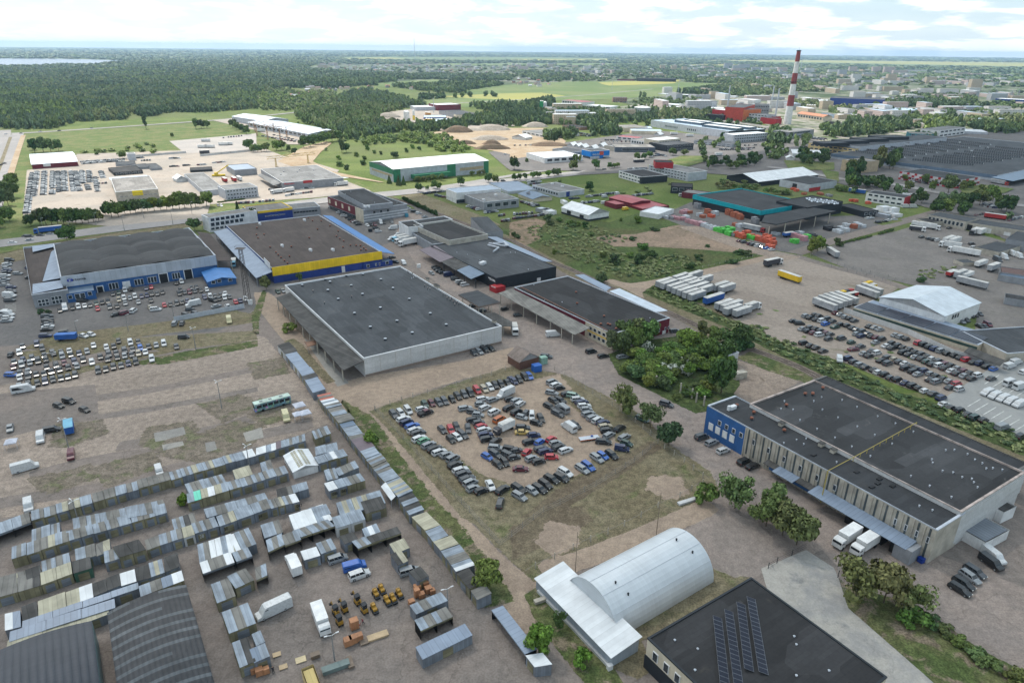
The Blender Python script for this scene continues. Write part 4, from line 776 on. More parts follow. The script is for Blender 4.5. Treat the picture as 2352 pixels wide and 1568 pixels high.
b=bldg('storage_hall','plain dark blue-grey arched roof hall in the near left corner','building','03 -330,1450 845,1000 905,1800',h=5.5,wall=sheetm('teal_wall',(.12,.20,.21),.5),roof=DARK,par=.1); archroof(b,1,1.2,sheetm('slate_corrugated',(.062,.066,.078),.2,dark=.9,rough=.7,var=.08),over=.2,wallm=GALVD)
# ================================================================ MARKET KIOSKS
KM={'g':(GALV,'blue-grey metal'),'a':(ASB,'grey fibre-cement'),'d':(ASBD,'dark fibre-cement'),'c':(CREAMR,'cream translucent'),'w':(SILV2,'white metal'),'s':(BLUEG,'steel-blue metal'),'p':(PURP,'plum'),'m':(MINT,'mint green'),'r':(sheetm('faded_red_sheet',(.38,.10,.06),.9),'faded red'),'n':(BLUEG2,'dark steel-blue')}
WM={'g':(GALVD,'grey-blue'),'o':(OCHRE,'ochre'),'w':(paint('plain_white_wall',(.45,.45,.45)),'white'),'e':(sheetm('dark_green_wall',(.04,.10,.07),.9),'green')}
ORD=['first','second','third','fourth','fifth','sixth','seventh','eighth','ninth','tenth','eleventh','twelfth','thirteenth','fourteenth','fifteenth','sixteenth','seventeenth','eighteenth','nineteenth','twentieth']
def ordn(i): return ORD[i] if i<20 else str(i+1)+'th'
def kiosks(desc,s,cells,h=2.7,open_=False,group='metal market kiosks',txt=None,tall=0.):
 """s = roof corners A(back) B(front) C(far front); cells: e.g. 'gag/o ga/g' roof strips / wall tone"""
 A,B,C=[G(x,y,h) for x,y in D(s)]; Dd=A+C-B; cs=cells.split(); n=len(cs); out=[]
 for k,cell in enumerate(cs):
  rf,wl=cell.split('/'); t0,t1=k/n,(k+1)/n
  a,b_,c,d=A+(Dd-A)*t0,B+(C-B)*t0,B+(C-B)*t1,A+(Dd-A)*t1
  e=(c-b_)/np.linalg.norm(c-b_)*.04; b_=b_+e;a=a+e;c=c-e;d=d-e
  hh=h+rng.uniform(-.12,.12)+(tall if rf=='x' else 0); wm,wn=WM[wl]; rn=KM[rf[0]][1]; mixed=len(set(rf))>1
  cen=(a+b_+c+d)/4; cen[2]=0
  lab=f"{'patchwork ' if mixed else ''}{rn}{' and '+KM[sorted(set(rf)-{rf[0]})[0]][1] if mixed else ''} roofed kiosk, {wn} walls, "+(f"{ordn(k)} from left in {desc}" if n>1 else desc)
  o=empty('market_kiosk',cen,' '.join(lab.split()[:16]),'kiosk',group)
  q=[np.array([p[0],p[1],0]) for p in (a,b_,c,d)]; m=MB(); ar=sum(q[i][0]*q[(i+1)%4][1]-q[(i+1)%4][0]*q[i][1] for i in range(4))
  for i in range(4):
   if open_ and i==1: continue
   j=(i+1)%4; f=[q[i],q[j],q[j]+[0,0,hh],q[i]+[0,0,hh]]; f2=f if ar>0 else f[::-1]; m.face(f2,wm)
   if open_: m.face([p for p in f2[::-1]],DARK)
  m.build('wall',wm,o)
  if open_:
   m=MB(); f1=q[1]*.97+q[0]*.03;f2=q[2]*.97+q[3]*.03; m.bar(f1+[0,0,.9],f2+[0,0,.9],.5,CONC,.08); m.build('counter',CONC,o)
   m=MB(); m.bar(f1+[0,0,hh-.35],f2+[0,0,hh-.35],.08,wm,.6); m.build('front_panel',wm,o)
  elif rng.random()<.8:
   m=MB(); f=(q[1]*.5+q[2]*.5); u=(q[2]-q[1])/np.linalg.norm(q[2]-q[1]); nn=(q[1]-q[0])/np.linalg.norm(q[1]-q[0]); w_=min(1.1,np.linalg.norm(q[2]-q[1])*.3)
   m.bar(f-u*w_+nn*.03+[0,0,1.05],f+u*w_+nn*.03+[0,0,1.05],.06,WM['g' if wl=='o' else 'o'][0],1.9); m.build('shutter',wm,o)
  ov=.12; u=(c-b_)/np.linalg.norm(c-b_); v=(a-b_)/np.linalg.norm(a-b_); ns=len(rf); sl=.18
  for i,ch in enumerate(rf):
   s0,s1=i/ns,(i+1)/ns; lo0=b_+(c-b_)*s0-v*ov-(u*ov*.2 if i==0 else 0); lo1=b_+(c-b_)*s1-v*ov; hi0=a+(d-a)*s0+v*ov; hi1=a+(d-a)*s1+v*ov; zz=hh+.02+rng.uniform(0,.03)
   m=MB(); T=[np.array([p[0],p[1],zz+dz]) for p,dz in ((lo0,0),(lo1,0),(hi1,sl),(hi0,sl))]; m.slab(T,.07,KM[ch][0]); m.build('roof_sheet',KM[ch][0],o)
  if txt and k in txt:
   uu=(q[2]-q[1])/np.linalg.norm(q[2]-q[1]); nn=np.cross(uu,[0,0,1.]); nn=nn if nn@(q[1]-q[0])>0 else -nn; tt,tm=txt[k]
   text_at(q[1]+uu*.8+nn*.08+[0,0,1.0],uu,np.array([0,0,1.]),.45*len(tt),.9,tt,tm,'painted_number',o,.04)
  out.append(o)
 return out
BL=lettering('black_marking',(.03,.03,.03)); WLm=lettering('white_marking',(.5,.52,.53))
K=kiosks
K('open shed row at left edge','03 -60,125 -50,215 285,92','g/g ga/g',open_=True)
K('row nearest gravel lot, left part','03 285,0 290,78 02 850,1478','gga/o ga/o gc/g ac/o gg/g')
K('row nearest gravel lot behind slanted awning','02 845,1402 852,1475 1570,1262','aa/o aa/o g/g ag/g aa/o a/o aa/o',h=2.6)
K('row nearest gravel lot, middle part','02 1548,1203 1572,1266 12 0,1042','gag/o gag/g cg/o gac/o gg/o gcg/g g/g w/g')
K('row nearest gravel lot, right end','12 0,985 0,1042 455,905','w/g gw/g pg/g gag/g gag/g')
K('back row at left beside red stall','03 292,170 290,285 555,205','ga/g g/g gag/g')
K('second row from gravel lot','03 665,68 677,165 02 1528,1545','ga/g gag/g ga/g ag/g gg/g ga/g ga/g')
K('short row near green bush','02 1695,1315 1735,1390 2082,1292','ga/g ag/g ga/g gag/g',h=2.3)
K('single stall near white gabled tent','02 2135,1187 2165,1265 2322,1215','c/g'); K('small stall left of white gabled tent','12 35,1120 60,1196 160,1160','ga/g')
K('row behind bush with mint roof','02 1712,1405 1722,1480 2105,1365','gm/o cw/o cg/o')
K('long row ending left of white gabled tent','02 2080,1300 2108,1363 12 298,1200','gag/o ga/g gag/g agg/g ag/g')
K('long row in front of white tarpaulin tent','03 110,330 105,432 640,262','gag/o ga/o ac/o ga/o'); K('long row behind wide grey courtyard','03 485,222 500,300 1210,92','gag/o ga/g ag/g ga/g gaa/g gg/g'); K('long row with dark joint walls','03 1195,12 1210,92 1535,0','ga/o ag/o g/g')
K('dark roofed pair between long rows','12 185,1365 200,1425 483,1345','d/g ag/g gg/g')
K('row numbered twenty-eight','03 1455,215 1470,300 1790,200','gga/g ga/g c/w'); K('row with numeral 28 on grey wall','03 1755,115 1790,195 2010,128','gag/g ag/g',txt={0:('28',WLm)}); K('row with numerals 30 and 34','03 1985,48 2015,130 12 135,1525','gac/g gg/g ga/g',txt={0:('30',BL),2:('34',BL)}); K('row ending with 043 stall','12 100,1462 135,1530 400,1462','ga/g ac/o ga/g w/g',txt={3:('043',BL)})
K('pair behind the numbered row','03 1575,72 1600,165 1810,95','gag/g da/g'); K('patched pair beside the numbered row','03 1870,-20 1900,50 12 120,1455','gag/g gag/g')
K('wide low block at left edge','03 -60,620 -60,790 375,665','aa/o aad/o'); K('cream roofed pair beside green stall','03 370,562 375,665 665,560','cc/o cc/o'); K('green walled stall in left block','03 660,462 672,560 845,508','d/e')
K('rear part of left block','03 90,590 100,668 385,565','ca/g d/g'); K('rear grey part of left block','03 380,462 388,545 650,462','gag/g ag/g',h=2.5); K('grey stall behind the green one','03 685,345 695,450 885,392','ga/g'); K('flat stall beside broken white frame','03 880,300 885,400 1015,345','ac/g')
K('taller stall with pale stripes','03 950,368 960,462 1100,420','gag/g'); K('taller pair with bright ochre walls','03 1035,328 1095,415 1342,340','d/o d/o',h=3.2); K('low stall right of ochre pair','03 1330,262 1345,345 1478,295','a/o')
K('cream roofed pair above the striped hall','03 350,830 352,955 860,772','cc/o cw/o'); K('dark stall at the left of long blue roof','03 195,880 205,1010 352,950','d/g'); K('pale stall at far left bottom','03 45,945 45,1085 195,1050','ws/g')
K('dark roof between cream and white roofs','03 850,665 860,768 1110,670','d/g d/g'); K('white roof in the bottom rows','03 1098,570 1112,672 1255,628','w/g'); K('dark roof right of white roof','03 1235,515 1258,625 1390,592','d/g'); K('galvanised roof in the bottom rows','03 1365,480 1388,595 1515,552','gcg/g'); K('dark roof at the lane corner','03 1500,430 1517,550 1652,495','d/g')
K('long steel-blue roofed row above striped hall','03 205,1010 200,1060 1275,695','ss/g ss/g ss/g sg/g'); K('thin row above the striped hall','03 1275,690 1290,775 1692,622','ga/o nw/o'); K('lower steel-blue strip','03 90,1105 82,1185 1060,870' ,'ss/g ss/g ss/g'); K('long cream roof behind the dark hall','03 72,1190 50,1292 1000,930','cc/g cc/g c/g',h=2.4)
K('stalls right of the lane, patched','03 1810,305 1832,470 2155,360','gaw/g wgw/g'); K('open fronted stall with white edged roof','03 1832,470 1862,560 2155,455','waaw/g',open_=True); K('patched stalls behind open stall','03 2010,250 2075,395 13 5,285','gcw/g gag/g'); K('narrow open stall beside patched stalls','03 2130,380 2168,452 2318,398','gag/g',open_=True)
K('open stall by silver minivan court, left','13 40,125 75,235 250,178','gga/g',open_=True); K('open stall west of white box van','13 90,268 112,365 265,292','gag/o',open_=True); K('open stalls north of white box van','13 235,222 265,305 415,248','aag/o',open_=True); K('row of open stalls with teal counter','13 345,175 410,228 728,120','ga/o gga/o gag/o',open_=True)
K('large white roofed stall','13 300,35 355,175 570,105','ww/w'); K('blue and cream roofed stall beside white roof','13 480,-30 570,105 710,62','gw/g'); K('white fronted pair','13 695,60 735,150 1005,62','g/w g/w'); K('dark roof near the diagonal row','13 960,-90 1005,10 1198,-45','d/o')
K('big patchwork block near diagonal row','12 735,1485 775,1600 1190,1475','gcg/g cgc/g gg/g'); K('white and blue block below numbered row','12 410,1560 450,1640 690,1575','wg/g gg/g')
K('isolated box near cream van','12 510,828 542,892 688,840','gag/o ag/o'); K('blue roofed pair right of gabled tent, rear','12 540,978 548,1045 755,990','gg/g gg/g'); K('blue roofed row right of gabled tent, front','12 535,1065 572,1120 842,1040','gg/g gw/o gg/o')
K('short pair below gabled tent','12 622,1190 655,1278 758,1245','g/g ag/g'); K('narrow striped stall','12 725,1175 758,1230 945,1152','ga/g ag/g',h=2.5); K('row with 048 and 043 numerals','12 625,1310 668,1372 1003,1268','w/g g/g ga/o ag/o',txt={0:('048',BL),1:('043',BL)})
K('box beside silver minivan','13 548,292 595,378 738,325','gag/g'); K('shiny roofed box above white box van','13 408,368 440,440 592,395','w/g'); K('dark box behind silver minivan','13 765,232 812,292 942,245','d/g'); K('pair with pale patched roof','13 972,160 1012,245 1150,190','gwg/g'); K('dark roofed open pair','13 1015,235 1050,285 1335,185','d/o d/o',open_=True); K('striped open stall','13 880,280 935,335 1060,285','gag/o',open_=True)
K('cream roofed box','13 1225,298 1275,378 1412,320','c/g'); K('box with cream strip','13 1235,395 1300,488 1398,440','dc/g'); K('dark box hiding a silver car','13 1403,552 1478,632 1588,578','d/g')
K('blue roofed box beside orange crates','13 1410,860 1468,930 1762,802','gagg/g'); K('open stall below blue roofed box','13 1455,1000 1510,1085 1808,950','ga/o gaa/o',open_=True)
K('long grey container in open yard','13 1465,1245 1525,1345 1988,1118','ssss/g',h=2.6)
K('left lane stalls, upper','03 1935,670 1990,830 2165,762','ga/o'); K('left lane stalls, upper right','03 2085,600 2160,700 2335,620','ga/o'); K('low stall beside weeds','13 -10,520 0,620 105,572','ag/o',open_=True)
K('left lane stalls, middle','03 2035,925 2100,1108 2351,1010','gag/o')
K('left lane stalls, lower','03 2130,1210 2200,1425 2351,1362','gd/o'); K('left lane blue roof stalls','13 -40,1130 0,1225 85,1185','gg/g'); K('left lane dark and blue stall','13 -60,1270 -20,1380 128,1315','ng/g')
# diagonal line of kiosks
d=[('12 300,5 197,35 272,118','d/w'),('12 372,100 270,118 330,192','s/g'),('12 428,165 333,190 392,262','s/w'),('12 498,235 390,262 428,318','s/g'),('12 540,290 425,318 455,352','d/g'),('12 560,325 452,352 525,468','ss/g'),
('12 680,468 562,490 605,555','ra/g rw/g'),('12 735,530 603,558 655,615','gw/g ag/g'),('12 780,592 658,618 715,688','a/o g/o'),('12 855,660 715,690 765,748','a/o'),('12 885,725 765,748 795,790','n/o'),('12 920,770 795,792 852,868','g/o gg/o'),('12 990,842 852,870 872,900','a/g'),('12 1005,870 872,900 960,1008','pp/g'),('12 1080,968 960,1008 1012,1075','g/o'),('12 1138,1025 1012,1078 1100,1190','ga/o ga/o ag/g'),('12 1225,1150 1100,1192 1185,1290','ag/g gg/o'),('12 1312,1240 1185,1292 1310,1430','gc/g cg/g cg/g cg/g'),('12 1438,1397 1310,1440 1412,1590','dg/g dg/g')]
d2=[('13 1560,0 1432,40 1557,165','c/o'),('13 1688,122 1557,168 1630,265','g/o'),('13 1788,218 1630,268 1700,350','c/g'),('13 1865,300 1700,352 1842,545','g/g a/g gw/g'),('13 1942,512 1842,556 1962,705','d/o'),('13 2100,662 1975,712 2035,800','a/g')]
i=0
for grp,nm in ((d,'diagonal line from the top'),(d2,'lower half of the diagonal line')):
 i=0
 for s,c in grp:
  for k,cell in enumerate(c.split()):
   A,B,C=D(s); n=len(c.split()); E=(A[0]+C[0]-B[0],A[1]+C[1]-B[1]); L=lambda p,q,t:f"{p[0]+(q[0]-p[0])*t:.2f},{p[1]+(q[1]-p[1])*t:.2f}"
   K(f'{ordn(i)} in {nm}',f"f {L(A,E,k/n)} {L(B,C,k/n)} {L(B,C,(k+1)/n)}",cell,h=3.0 if i in (5,12) else 2.8); i+=1
K('long strip stall below diagonal line','13 2262,860 2165,892 23 125,1300','sss/g',open_=True); K('white roofed box at the end of strip stall','23 275,1290 127,1308 215,1418','w/g')
def awn():
 P=[G(x,y,3) for x,y in D('12 1190,1287 1145,1307 1240,1437 1283,1417')]; P[1][2]=P[2][2]=2.3; o=empty('awning',[(P[0][0]+P[2][0])/2,(P[0][1]+P[2][1])/2,0],'white metal awning hung on the diagonal kiosk line','awning'); m=MB(); m.slab(P,.06,SILV2); m.build('awning_sheet',SILV2,o)
 for k in (1,2): m=MB(); m.box([P[k][0],P[k][1],0],.08,.08,2.22,TRIMG); m.build('post',TRIMG,o)
awn()
b=bldg('market_tent','white gabled metal hall with translucent ridge strips among the kiosks','building','12 258,1048 342,1200 567,1133',hp='12 342,1200 347,1262',wall=WHITEP,roof=WHITEP,par=.1); gable(b,0,1.0,SILV2,wallm=WHITEP,over=.2)
def tentstrip():
 A,B,C,E=b.P; M1=(A+E)/2;M2=(B+C)/2; v=(E-A)/np.linalg.norm(E-A); u=(M2-M1)/np.linalg.norm(M2-M1); L=np.linalg.norm(M2-M1); W2=np.linalg.norm(E-A)/2
 for s in (-1,1):
  m=MB()
  for k in range(10):
   for j in range(2):
    t0=L*(.04+.092*k); d0=.35+j*.75; P=[]
    for (tt,dd) in ((t0,d0),(t0+L*.07,d0),(t0+L*.07,d0+.6),(t0,d0+.6)): P.append(M1+u*tt+v*s*dd+[0,0,b.h+1.0*(1-dd/W2)+.20])
    m.slab(P,.05,CREAMR)
  m.build('rooflight',CREAMR,b.o)
tentstrip()
# ================================================================ VEHICLES
def carpaint(attr=False):
 t=NT('car_paint_fleet' if attr else 'car_paint')
 if attr: a=t.n.new('ShaderNodeAttribute'); a.attribute_name='tint'; c=a.outputs['Color']
 else: c=t.n.new('ShaderNodeObjectInfo').outputs['Color']
 t.color(t.mul(c,t.rng(t.noise(2.2,detail=2),.3,.7,.88,1.1))); t.b.inputs['Coat Weight'].default_value=.4; t.b.inputs['Coat Roughness'].default_value=.12; return t.fin(.38,.5)
PAINT=carpaint(); PAINTA=carpaint(True); CGL=glassm('car_glass',(.018,.022,.026),.08); RUB=paint('tyre_rubber',(.015,.015,.016)); HUB=paint('wheel_hub',(.25,.26,.27),rough=.4); LAMP=glassm('lamp_glass',(.55,.55,.52),.2); TAIL=glassm('tail_lamp_glass',(.30,.02,.02),.25); PLAS=paint('black_trim',(.02,.02,.022))
# type: length,width,height,hood end,windscreen top,roof end,rear glass end (fractions from the front), belt height, rear deck?
CT={'s':('sedan',4.6,1.78,1.44,.27,.40,.72,.86,.92),'h':('hatchback',4.0,1.72,1.47,.24,.39,.86,.97,.92),'e':('estate car',4.75,1.82,1.49,.26,.40,.90,.985,.95),'u':('off-road car',4.7,1.9,1.75,.25,.37,.93,.985,1.12),'m':('people carrier',4.6,1.84,1.72,.19,.36,.93,.985,1.02),'p':('pickup truck',5.2,1.85,1.75,.25,.36,.60,.64,1.12),'j':('small delivery van',4.4,1.82,1.82,.20,.34,.97,.99,1.1)}
def car_mesh(ty):
 nm,L,W,Hh,a,b_,c,d,bz=CT[ty]; X=lambda f:L/2-f*L; w=W/2
 body=MB(); gl=MB(); rf=MB()
 st=[(0.0,.80,.42,.62),(.03,.93,.22,.70),(a*.5,.98,.20,.84),(a,1.0,.20,bz),((a+d)/2,1.0,.20,bz+.02),(d,1.0,.20,bz+.01),(.985,.95,.22,bz-.04 if ty in 'sp' else bz-.1),(1.0,.86,.40,bz-.2)]
 if ty in 'hemuj': st[-3]=(.95,1.0,.2,bz); st[-2]=(.99,.95,.25,bz-.02)
 prev=None
 for f,k,zl,zt in st:
  x=X(f); ww=w*k; R=[(x,-ww,zl),(x,-ww*1.0,zt*.72),(x,-ww*.90,zt),(x,ww*.90,zt),(x,ww,zt*.72),(x,ww,zl)]
  if prev:
   for i in range(5): body.face([prev[i],prev[i+1],R[i+1],R[i]])
   body.face([prev[5],prev[0],R[0],R[5]])
  else: body.face(R[::-1])
  prev=R
 body.face(prev)
 xb0,xb1=X(a-.01),X(min(d,.985)+(.0)); xt0,xt1=X(b_),X(c); wb=w*.88;wt=w*.72; z0=bz-.03;z1=Hh-.03
 B=[(xb0,-wb,z0),(xb0,wb,z0),(xb1,wb,z0),(xb1,-wb,z0)];T=[(xt0,-wt,z1),(xt0,wt,z1),(xt1,wt,z1),(xt1,-wt,z1)]
 for i in range(4): j=(i+1)%4; gl.face([B[i],B[j],T[j],T[i]])
 rf.slab([(xt0+.12,-wt-.03,z1+.01),(xt0+.12,wt+.03,z1+.01),(xt1-.12,wt+.03,z1+.02),(xt1-.12,-wt-.03,z1+.02)],.05)
 for i in range(4): rf.bar(np.array(B[i])*[1,1.01,1],np.array(T[i])*[1,1.01,1],.09)
 for s in (-1,1):
  n=2 if ty!='p' else 1
  for k in range(1,n+1):
   t=k/(n+1); rf.bar((xb0+(xb1-xb0)*(.12+t*.72),s*wb*1.005,z0),(xt0+(xt1-xt0)*t,s*wt*1.01,z1),.08)
 if ty=='j': # blind rear sides
  for s in (-1,1): rf.face([(X(.42),s*wb*1.02,z0),(xb1,s*wb*1.02,z0),(xt1,s*wt*1.03,z1),(X(.44),s*wt*1.03,z1)][::-s])
 if ty=='p': body.box((X(.82),0,bz-.04),L*.26,W*.78,.06,PLAS)
 rr=.33 if ty not in 'up' else .38; wh=[(X(.18),-1),(X(.18),1),(X(.80),-1),(X(.80),1)]
 return body,gl,rf,wh,rr,w,X,bz
def mbjoin(parts):
 o=MB()
 for mb,m in parts:
  k=len(o.v); o.v+=mb.v; o.f+=[tuple(i+k for i in f) for f in mb.f]; o.uv+=mb.uv
  if mb.mats:
   for mi in mb.m: o.m.append(o.mi(mb.mats[mi] or m))
  else: o.m+= [o.mi(m)]*len(mb.f)
 return o
def wheel(x,s,rr,w):
 m=MB(); m.cyl((x,s*(w-.19),rr),(x,s*(w+.015),rr),rr,rr,12,RUB); m.cyl((x,s*(w+.0),rr),(x,s*(w+.03),rr),rr*.62,rr*.58,8,HUB); return m
def lights(X,w,bz,L):
 f=MB(); r=MB()
 for s in (-1,1): f.box((X(.012),s*w*.66,bz*.60),.10,w*.36,.13); r.box((X(.992),s*w*.74,bz*.68),.08,w*.24,.18)
 return f,r
PROTO={}
def protos(ty):
 """near (parts) and far (one mesh) versions"""
 body,gl,rf,wh,rr,w,X,bz=car_mesh(ty); nm=CT[ty][0]
 shell=mbjoin([(body,PAINT),(rf,PAINT)])
 f,r=lights(X,w,bz,0)
 whole=mbjoin([(body,PAINT),(rf,PAINT),(gl,CGL)]+[(wheel(x,s,rr,w),RUB) for x,s in wh]+[(f,LAMP),(r,TAIL)])
 fleet=mbjoin([(body,PAINTA),(rf,PAINTA),(gl,CGL)])
 return shell,gl,[wheel(x,s,rr,w) for x,s in wh],f,r,whole,fleet
def mesh_of(mb,name,mat=None):
 o=mb.build(name,mat); me=o.data; bpy.data.objects.remove(o); return me
CM={}
def carmeshes(ty):
 if ty in CM: return CM[ty]
 shell,gl,whs,f,r,whole,fleet=protos(ty)
 CM[ty]=dict(shell=mesh_of(shell,'car_body',PAINT),glass=mesh_of(gl,'windows',CGL),wheels=[mesh_of(x,'wheel',RUB) for x in whs],hl=mesh_of(f,'headlights',LAMP),tl=mesh_of(r,'tail_lights',TAIL),whole=mesh_of(whole,'car'),fleet=fleet)
 return CM[ty]
CC={'k':('black',(.012,.013,.015)),'g':('dark grey',(.045,.05,.058)),'s':('silver',(.21,.225,.24)),'w':('white',(.50,.51,.52)),'b':('bright blue',(.02,.10,.38)),'d':('navy blue',(.012,.022,.075)),'r':('red',(.36,.02,.03)),'m':('maroon',(.10,.012,.025)),'y':('gold',(.40,.28,.08)),'o':('beige',(.30,.26,.19)),'G':('dark green',(.015,.05,.04)),'t':('pale green',(.25,.36,.30)),'l':('mint green',(.10,.26,.16)),'O':('orange',(.45,.11,.02)),'c':('cream',(.50,.45,.26)),'Y':('yellow',(.65,.42,.03))}
CARS=[]; VANS=[]
def heading(px,ang):
 a=math.radians(ang); p=G(*px,.5); q=G(px[0]+2*math.cos(a),px[1]-2*math.sin(a),.5); return p,math.atan2(q[1]-p[1],q[0]-p[0])
def rowcars(desc,code,ang,items):
 L=[]
 for it in items.split():
  f=it.split(','); x,y=float(f[0]),float(f[1]); ct=f[2] if len(f)>2 else 'ks'; an=float(f[3]) if len(f)>3 else ang+rng.normal(0,2.5)
  if 'market car row' in desc and ct[0]=='w' and rng.random()<.4: ct=rng.choice(list('sgs'))+ct[1]
  px=D(f'{code} {x},{y}')[0]; p,h=heading(px,an); L.append((px[0],p,h,ct))
 L.sort(key=lambda t:t[0])
 for i,(x,p,h,ct) in enumerate(L):
  if ct[1]=='s' and rng.random()<.45: ct=ct[0]+rng.choice(list('heumh'))
  (VANS if ct[1] in 'MV' else CARS).append((p,h,ct,f"{ordn(i)} from the left in {desc}"))
R=rowcars
R('the top row of the fenced compound','12',-48,'1550,578,Gs 1612,568,mh 1677,560,gs 1732,547,gs 1800,532,ks 1853,503,ke 1912,487,ge 1967,473,ks 2030,450,rs 2095,438,oe 2148,420,we 2198,405,ke 2250,393,ks 2307,378,ks 2345,352,ds 2371,367,ds 2416,350,ke 2468,328,ks 2511,320,be')
R('the compound corner nearest the kiosk line','12',-45,'1265,670,ge 1330,658,we 1397,635,wm,-50 1520,622,ws,15 1557,657,mp,20')
R('the left column of the fenced compound','12',20,'1355,712,we 1385,745,dm 1435,777,be 1455,815,we 1490,842,ge 1498,892,we 1538,912,lh,25 1585,950,se 1640,987,ke 1683,1017,we 1750,1043,sh 1808,1077,sm,30 1827,1133,ke 1877,1182,we 1902,1215,ge 1938,1262,ge 1968,1300,sm,25 1992,1350,sh 2070,1372,kh,20')
R('the lower left of the compound','12',0,'2152,1322,ws,-60 2262,1362,ke,35 2240,1483,ge,75')
R('the inner left cluster of the compound','12',-45,'1710,812,gh,-45 1790,812,re,-65 1842,787,ke,-65 1900,857,ge,-40 1947,803,ge,-80 1790,900,kh,-45 1845,880,wh,-35')
R('the upper inner cluster of the compound','12',10,'1920,615,se,10 2083,530,we,10 2172,537,se,20 2062,578,sh,5 2000,650,ge,-10 2100,610,we,25 2040,675,sh,-5 2000,722,ke,10 2045,748,gh,10 2187,652,wu,25 2235,718,Ou,30 2320,610,ke,30 2335,533,kh,10 2391,545,se,25 2426,575,we,35 2391,650,km,30 2481,655,gh,50 2441,697,sh,-15')
R('the middle inner cluster of the compound','12',10,'2068,782,rh,20 2092,815,we,15 2108,858,de,10 2128,897,ke,10 2200,918,ke,35 2205,978,se,-5 2200,1037,ge,-30 2122,1060,bh,-30 2218,1130,kh,-35 2285,1110,kh,-50 2318,1050,gm,-25 2335,995,km,-10')
R('the right inner cluster of the compound','22',10,'182,685,wm,-88 265,708,ke,-60 222,750,kh,-15 100,792,ge,0 92,835,ys,0 202,860,ds,5 165,922,ke,15 255,925,bh,35 360,900,rh,30 397,935,sh,15 430,972,ke,25 492,1000,we,20 268,987,ge,15 305,1010,de,15 137,1018,rh,45 178,1075,sh,20 245,1103,kh,15 363,1062,rh,0 78,1170,ms,0 18,1065,gh,10 35,1003,gh,10')
R('the right column of the compound','22',15,'367,375,sm,20 402,402,we,20 438,428,kh,10 367,473,se,-10 510,482,ke,15 563,502,tm,-10 603,532,we,5 640,560,de,15 663,593,we,5 683,625,sh,5 700,665,se,15 742,700,se,20 785,722,we,30 835,748,de,20 855,782,oe,10 875,820,ke,5 890,862,se,30 988,798,ke,30 1030,880,se,30 840,922,ke,-5 1052,938,Gs,-20 1010,985,dj,-8')
R('the pair group right of the compound entrance','22',-30,'385,548,ke 442,540,ke,-25 345,600,ke 422,665,ge,-25 580,770,ke')
R('the lower right row of the compound','22',-33,'780,1073,se 832,1050,bh 915,1042,ke 645,1172,se 700,1147,be 490,1203,we 452,1252,ke 363,1265,ke 307,1312,ke 252,1352,ke 180,1370,sh 62,1350,ke 68,1422,se')
R('the service road by the thicket','22',0,'1418,578,gu,-15 1195,712,Ge,-20 728,92,km,10 838,135,ke,10 1015,142,se,10 315,138,ge,-5')
R('the row along the blue wall','22',20,'1740,877,gu 1833,928,se 1938,1003,we 2132,1105,ku 2210,1145,ke,25')
R('the row near the bottom right corner','33',-33,'1900,547,ge 1855,598,se 1797,655,ke 1760,712,ke')
R('the row under the white concrete wall','12',-35,'2000,105,gh,-45 2050,95,se 2100,75,km 2150,65,ke,-25')
R('the first market car row','02',-78,'208,45,gs 340,28,ds 388,65,gs 178,102,ws 100,120,ks,60 860,38,ws 978,55,ws 1045,45,ks 1198,12,ws 1270,5,ks 1090,0,ks 1218,75,gs 1290,62,be 1365,48,ks 1435,33,ss 1505,20,wm 1620,48,gs')
R('the second market car row','02',-78,'487,112,ws,-60 408,130,gs 563,100,ks 638,88,ws 652,125,ks 572,135,ss 728,110,ds 800,92,ws 1145,90,gs 1068,108,gs 1145,135,ss 1210,122,ws 1272,110,oe 1335,97,ws')
R('the third market car row','02',-78,'295,155,ge 213,172,ds 130,190,gs 200,215,ws 275,198,ss 350,183,ks 422,170,ks 1000,120,gs 922,140,ks 765,170,ks 685,187,de 592,202,mh 517,222,ks 122,235,ms 1080,150,ks 990,165,ks 845,192,we')
R('the fourth market car row','02',-78,'430,240,ks 708,230,ws 628,243,ks 550,260,ks 472,278,ks 260,275,ws 405,297,ks 333,302,ks 258,322,gs 183,290,ws 180,335,ws 112,307,be,0')
R('the fifth market car row','02',-80,'1395,162,ws 1248,188,ks 1180,205,ds 1112,220,gs 1042,235,ks 972,255,ks 902,270,gs 690,308,ks 625,325,gs 560,338,ws 487,352,gs 415,368,de 345,385,ks 262,398,ks 178,410,ss')
R('the open market asphalt','02',-15,'540,590,kh 635,552,ku 778,627,kh,-20 93,797,ss,-95 475,812,km,10')
R('the kiosk court','13',15,'750,432,sm,18 950,578,wu,20 1405,545,sm,15')
R('the column at the left picture edge','01',3,'88,822,ks 70,850,gs 65,867,wm 62,897,ss 65,915,ds 52,937,ks 48,965,we 45,1000,ss 42,1032,gs 43,1050,ss 103,1070,ds 98,1103,gs 102,1118,ks 92,1190,gs 62,1292,ws 75,1352,we 60,1378,ss 165,945,ss 278,893,ds 278,980,ks')
R('the stack left of the service hall lot','01',3,'433,1335,ge 437,1365,ks 440,1387,ks 435,1410,gs 440,1432,ws 430,1458,ks 420,1515,de 600,1490,ks 768,1517,ws,-15 840,1505,ws,-15')
R('the rows in front of the garage doors','01',-78,'758,1192,ke,0 1038,1135,gs 1090,1122,Gs 1148,1100,wm 1202,1088,ks 1343,1083,ds 1390,1070,rs 1092,1188,os 1140,1172,wm 1195,1173,ss 1240,1155,wm 1302,1155,ds 1350,1147,ds 1393,1135,ks 1445,1132,gs 1493,1118,ks 1152,1220,ss 1272,1207,ss 1387,1193,ks')
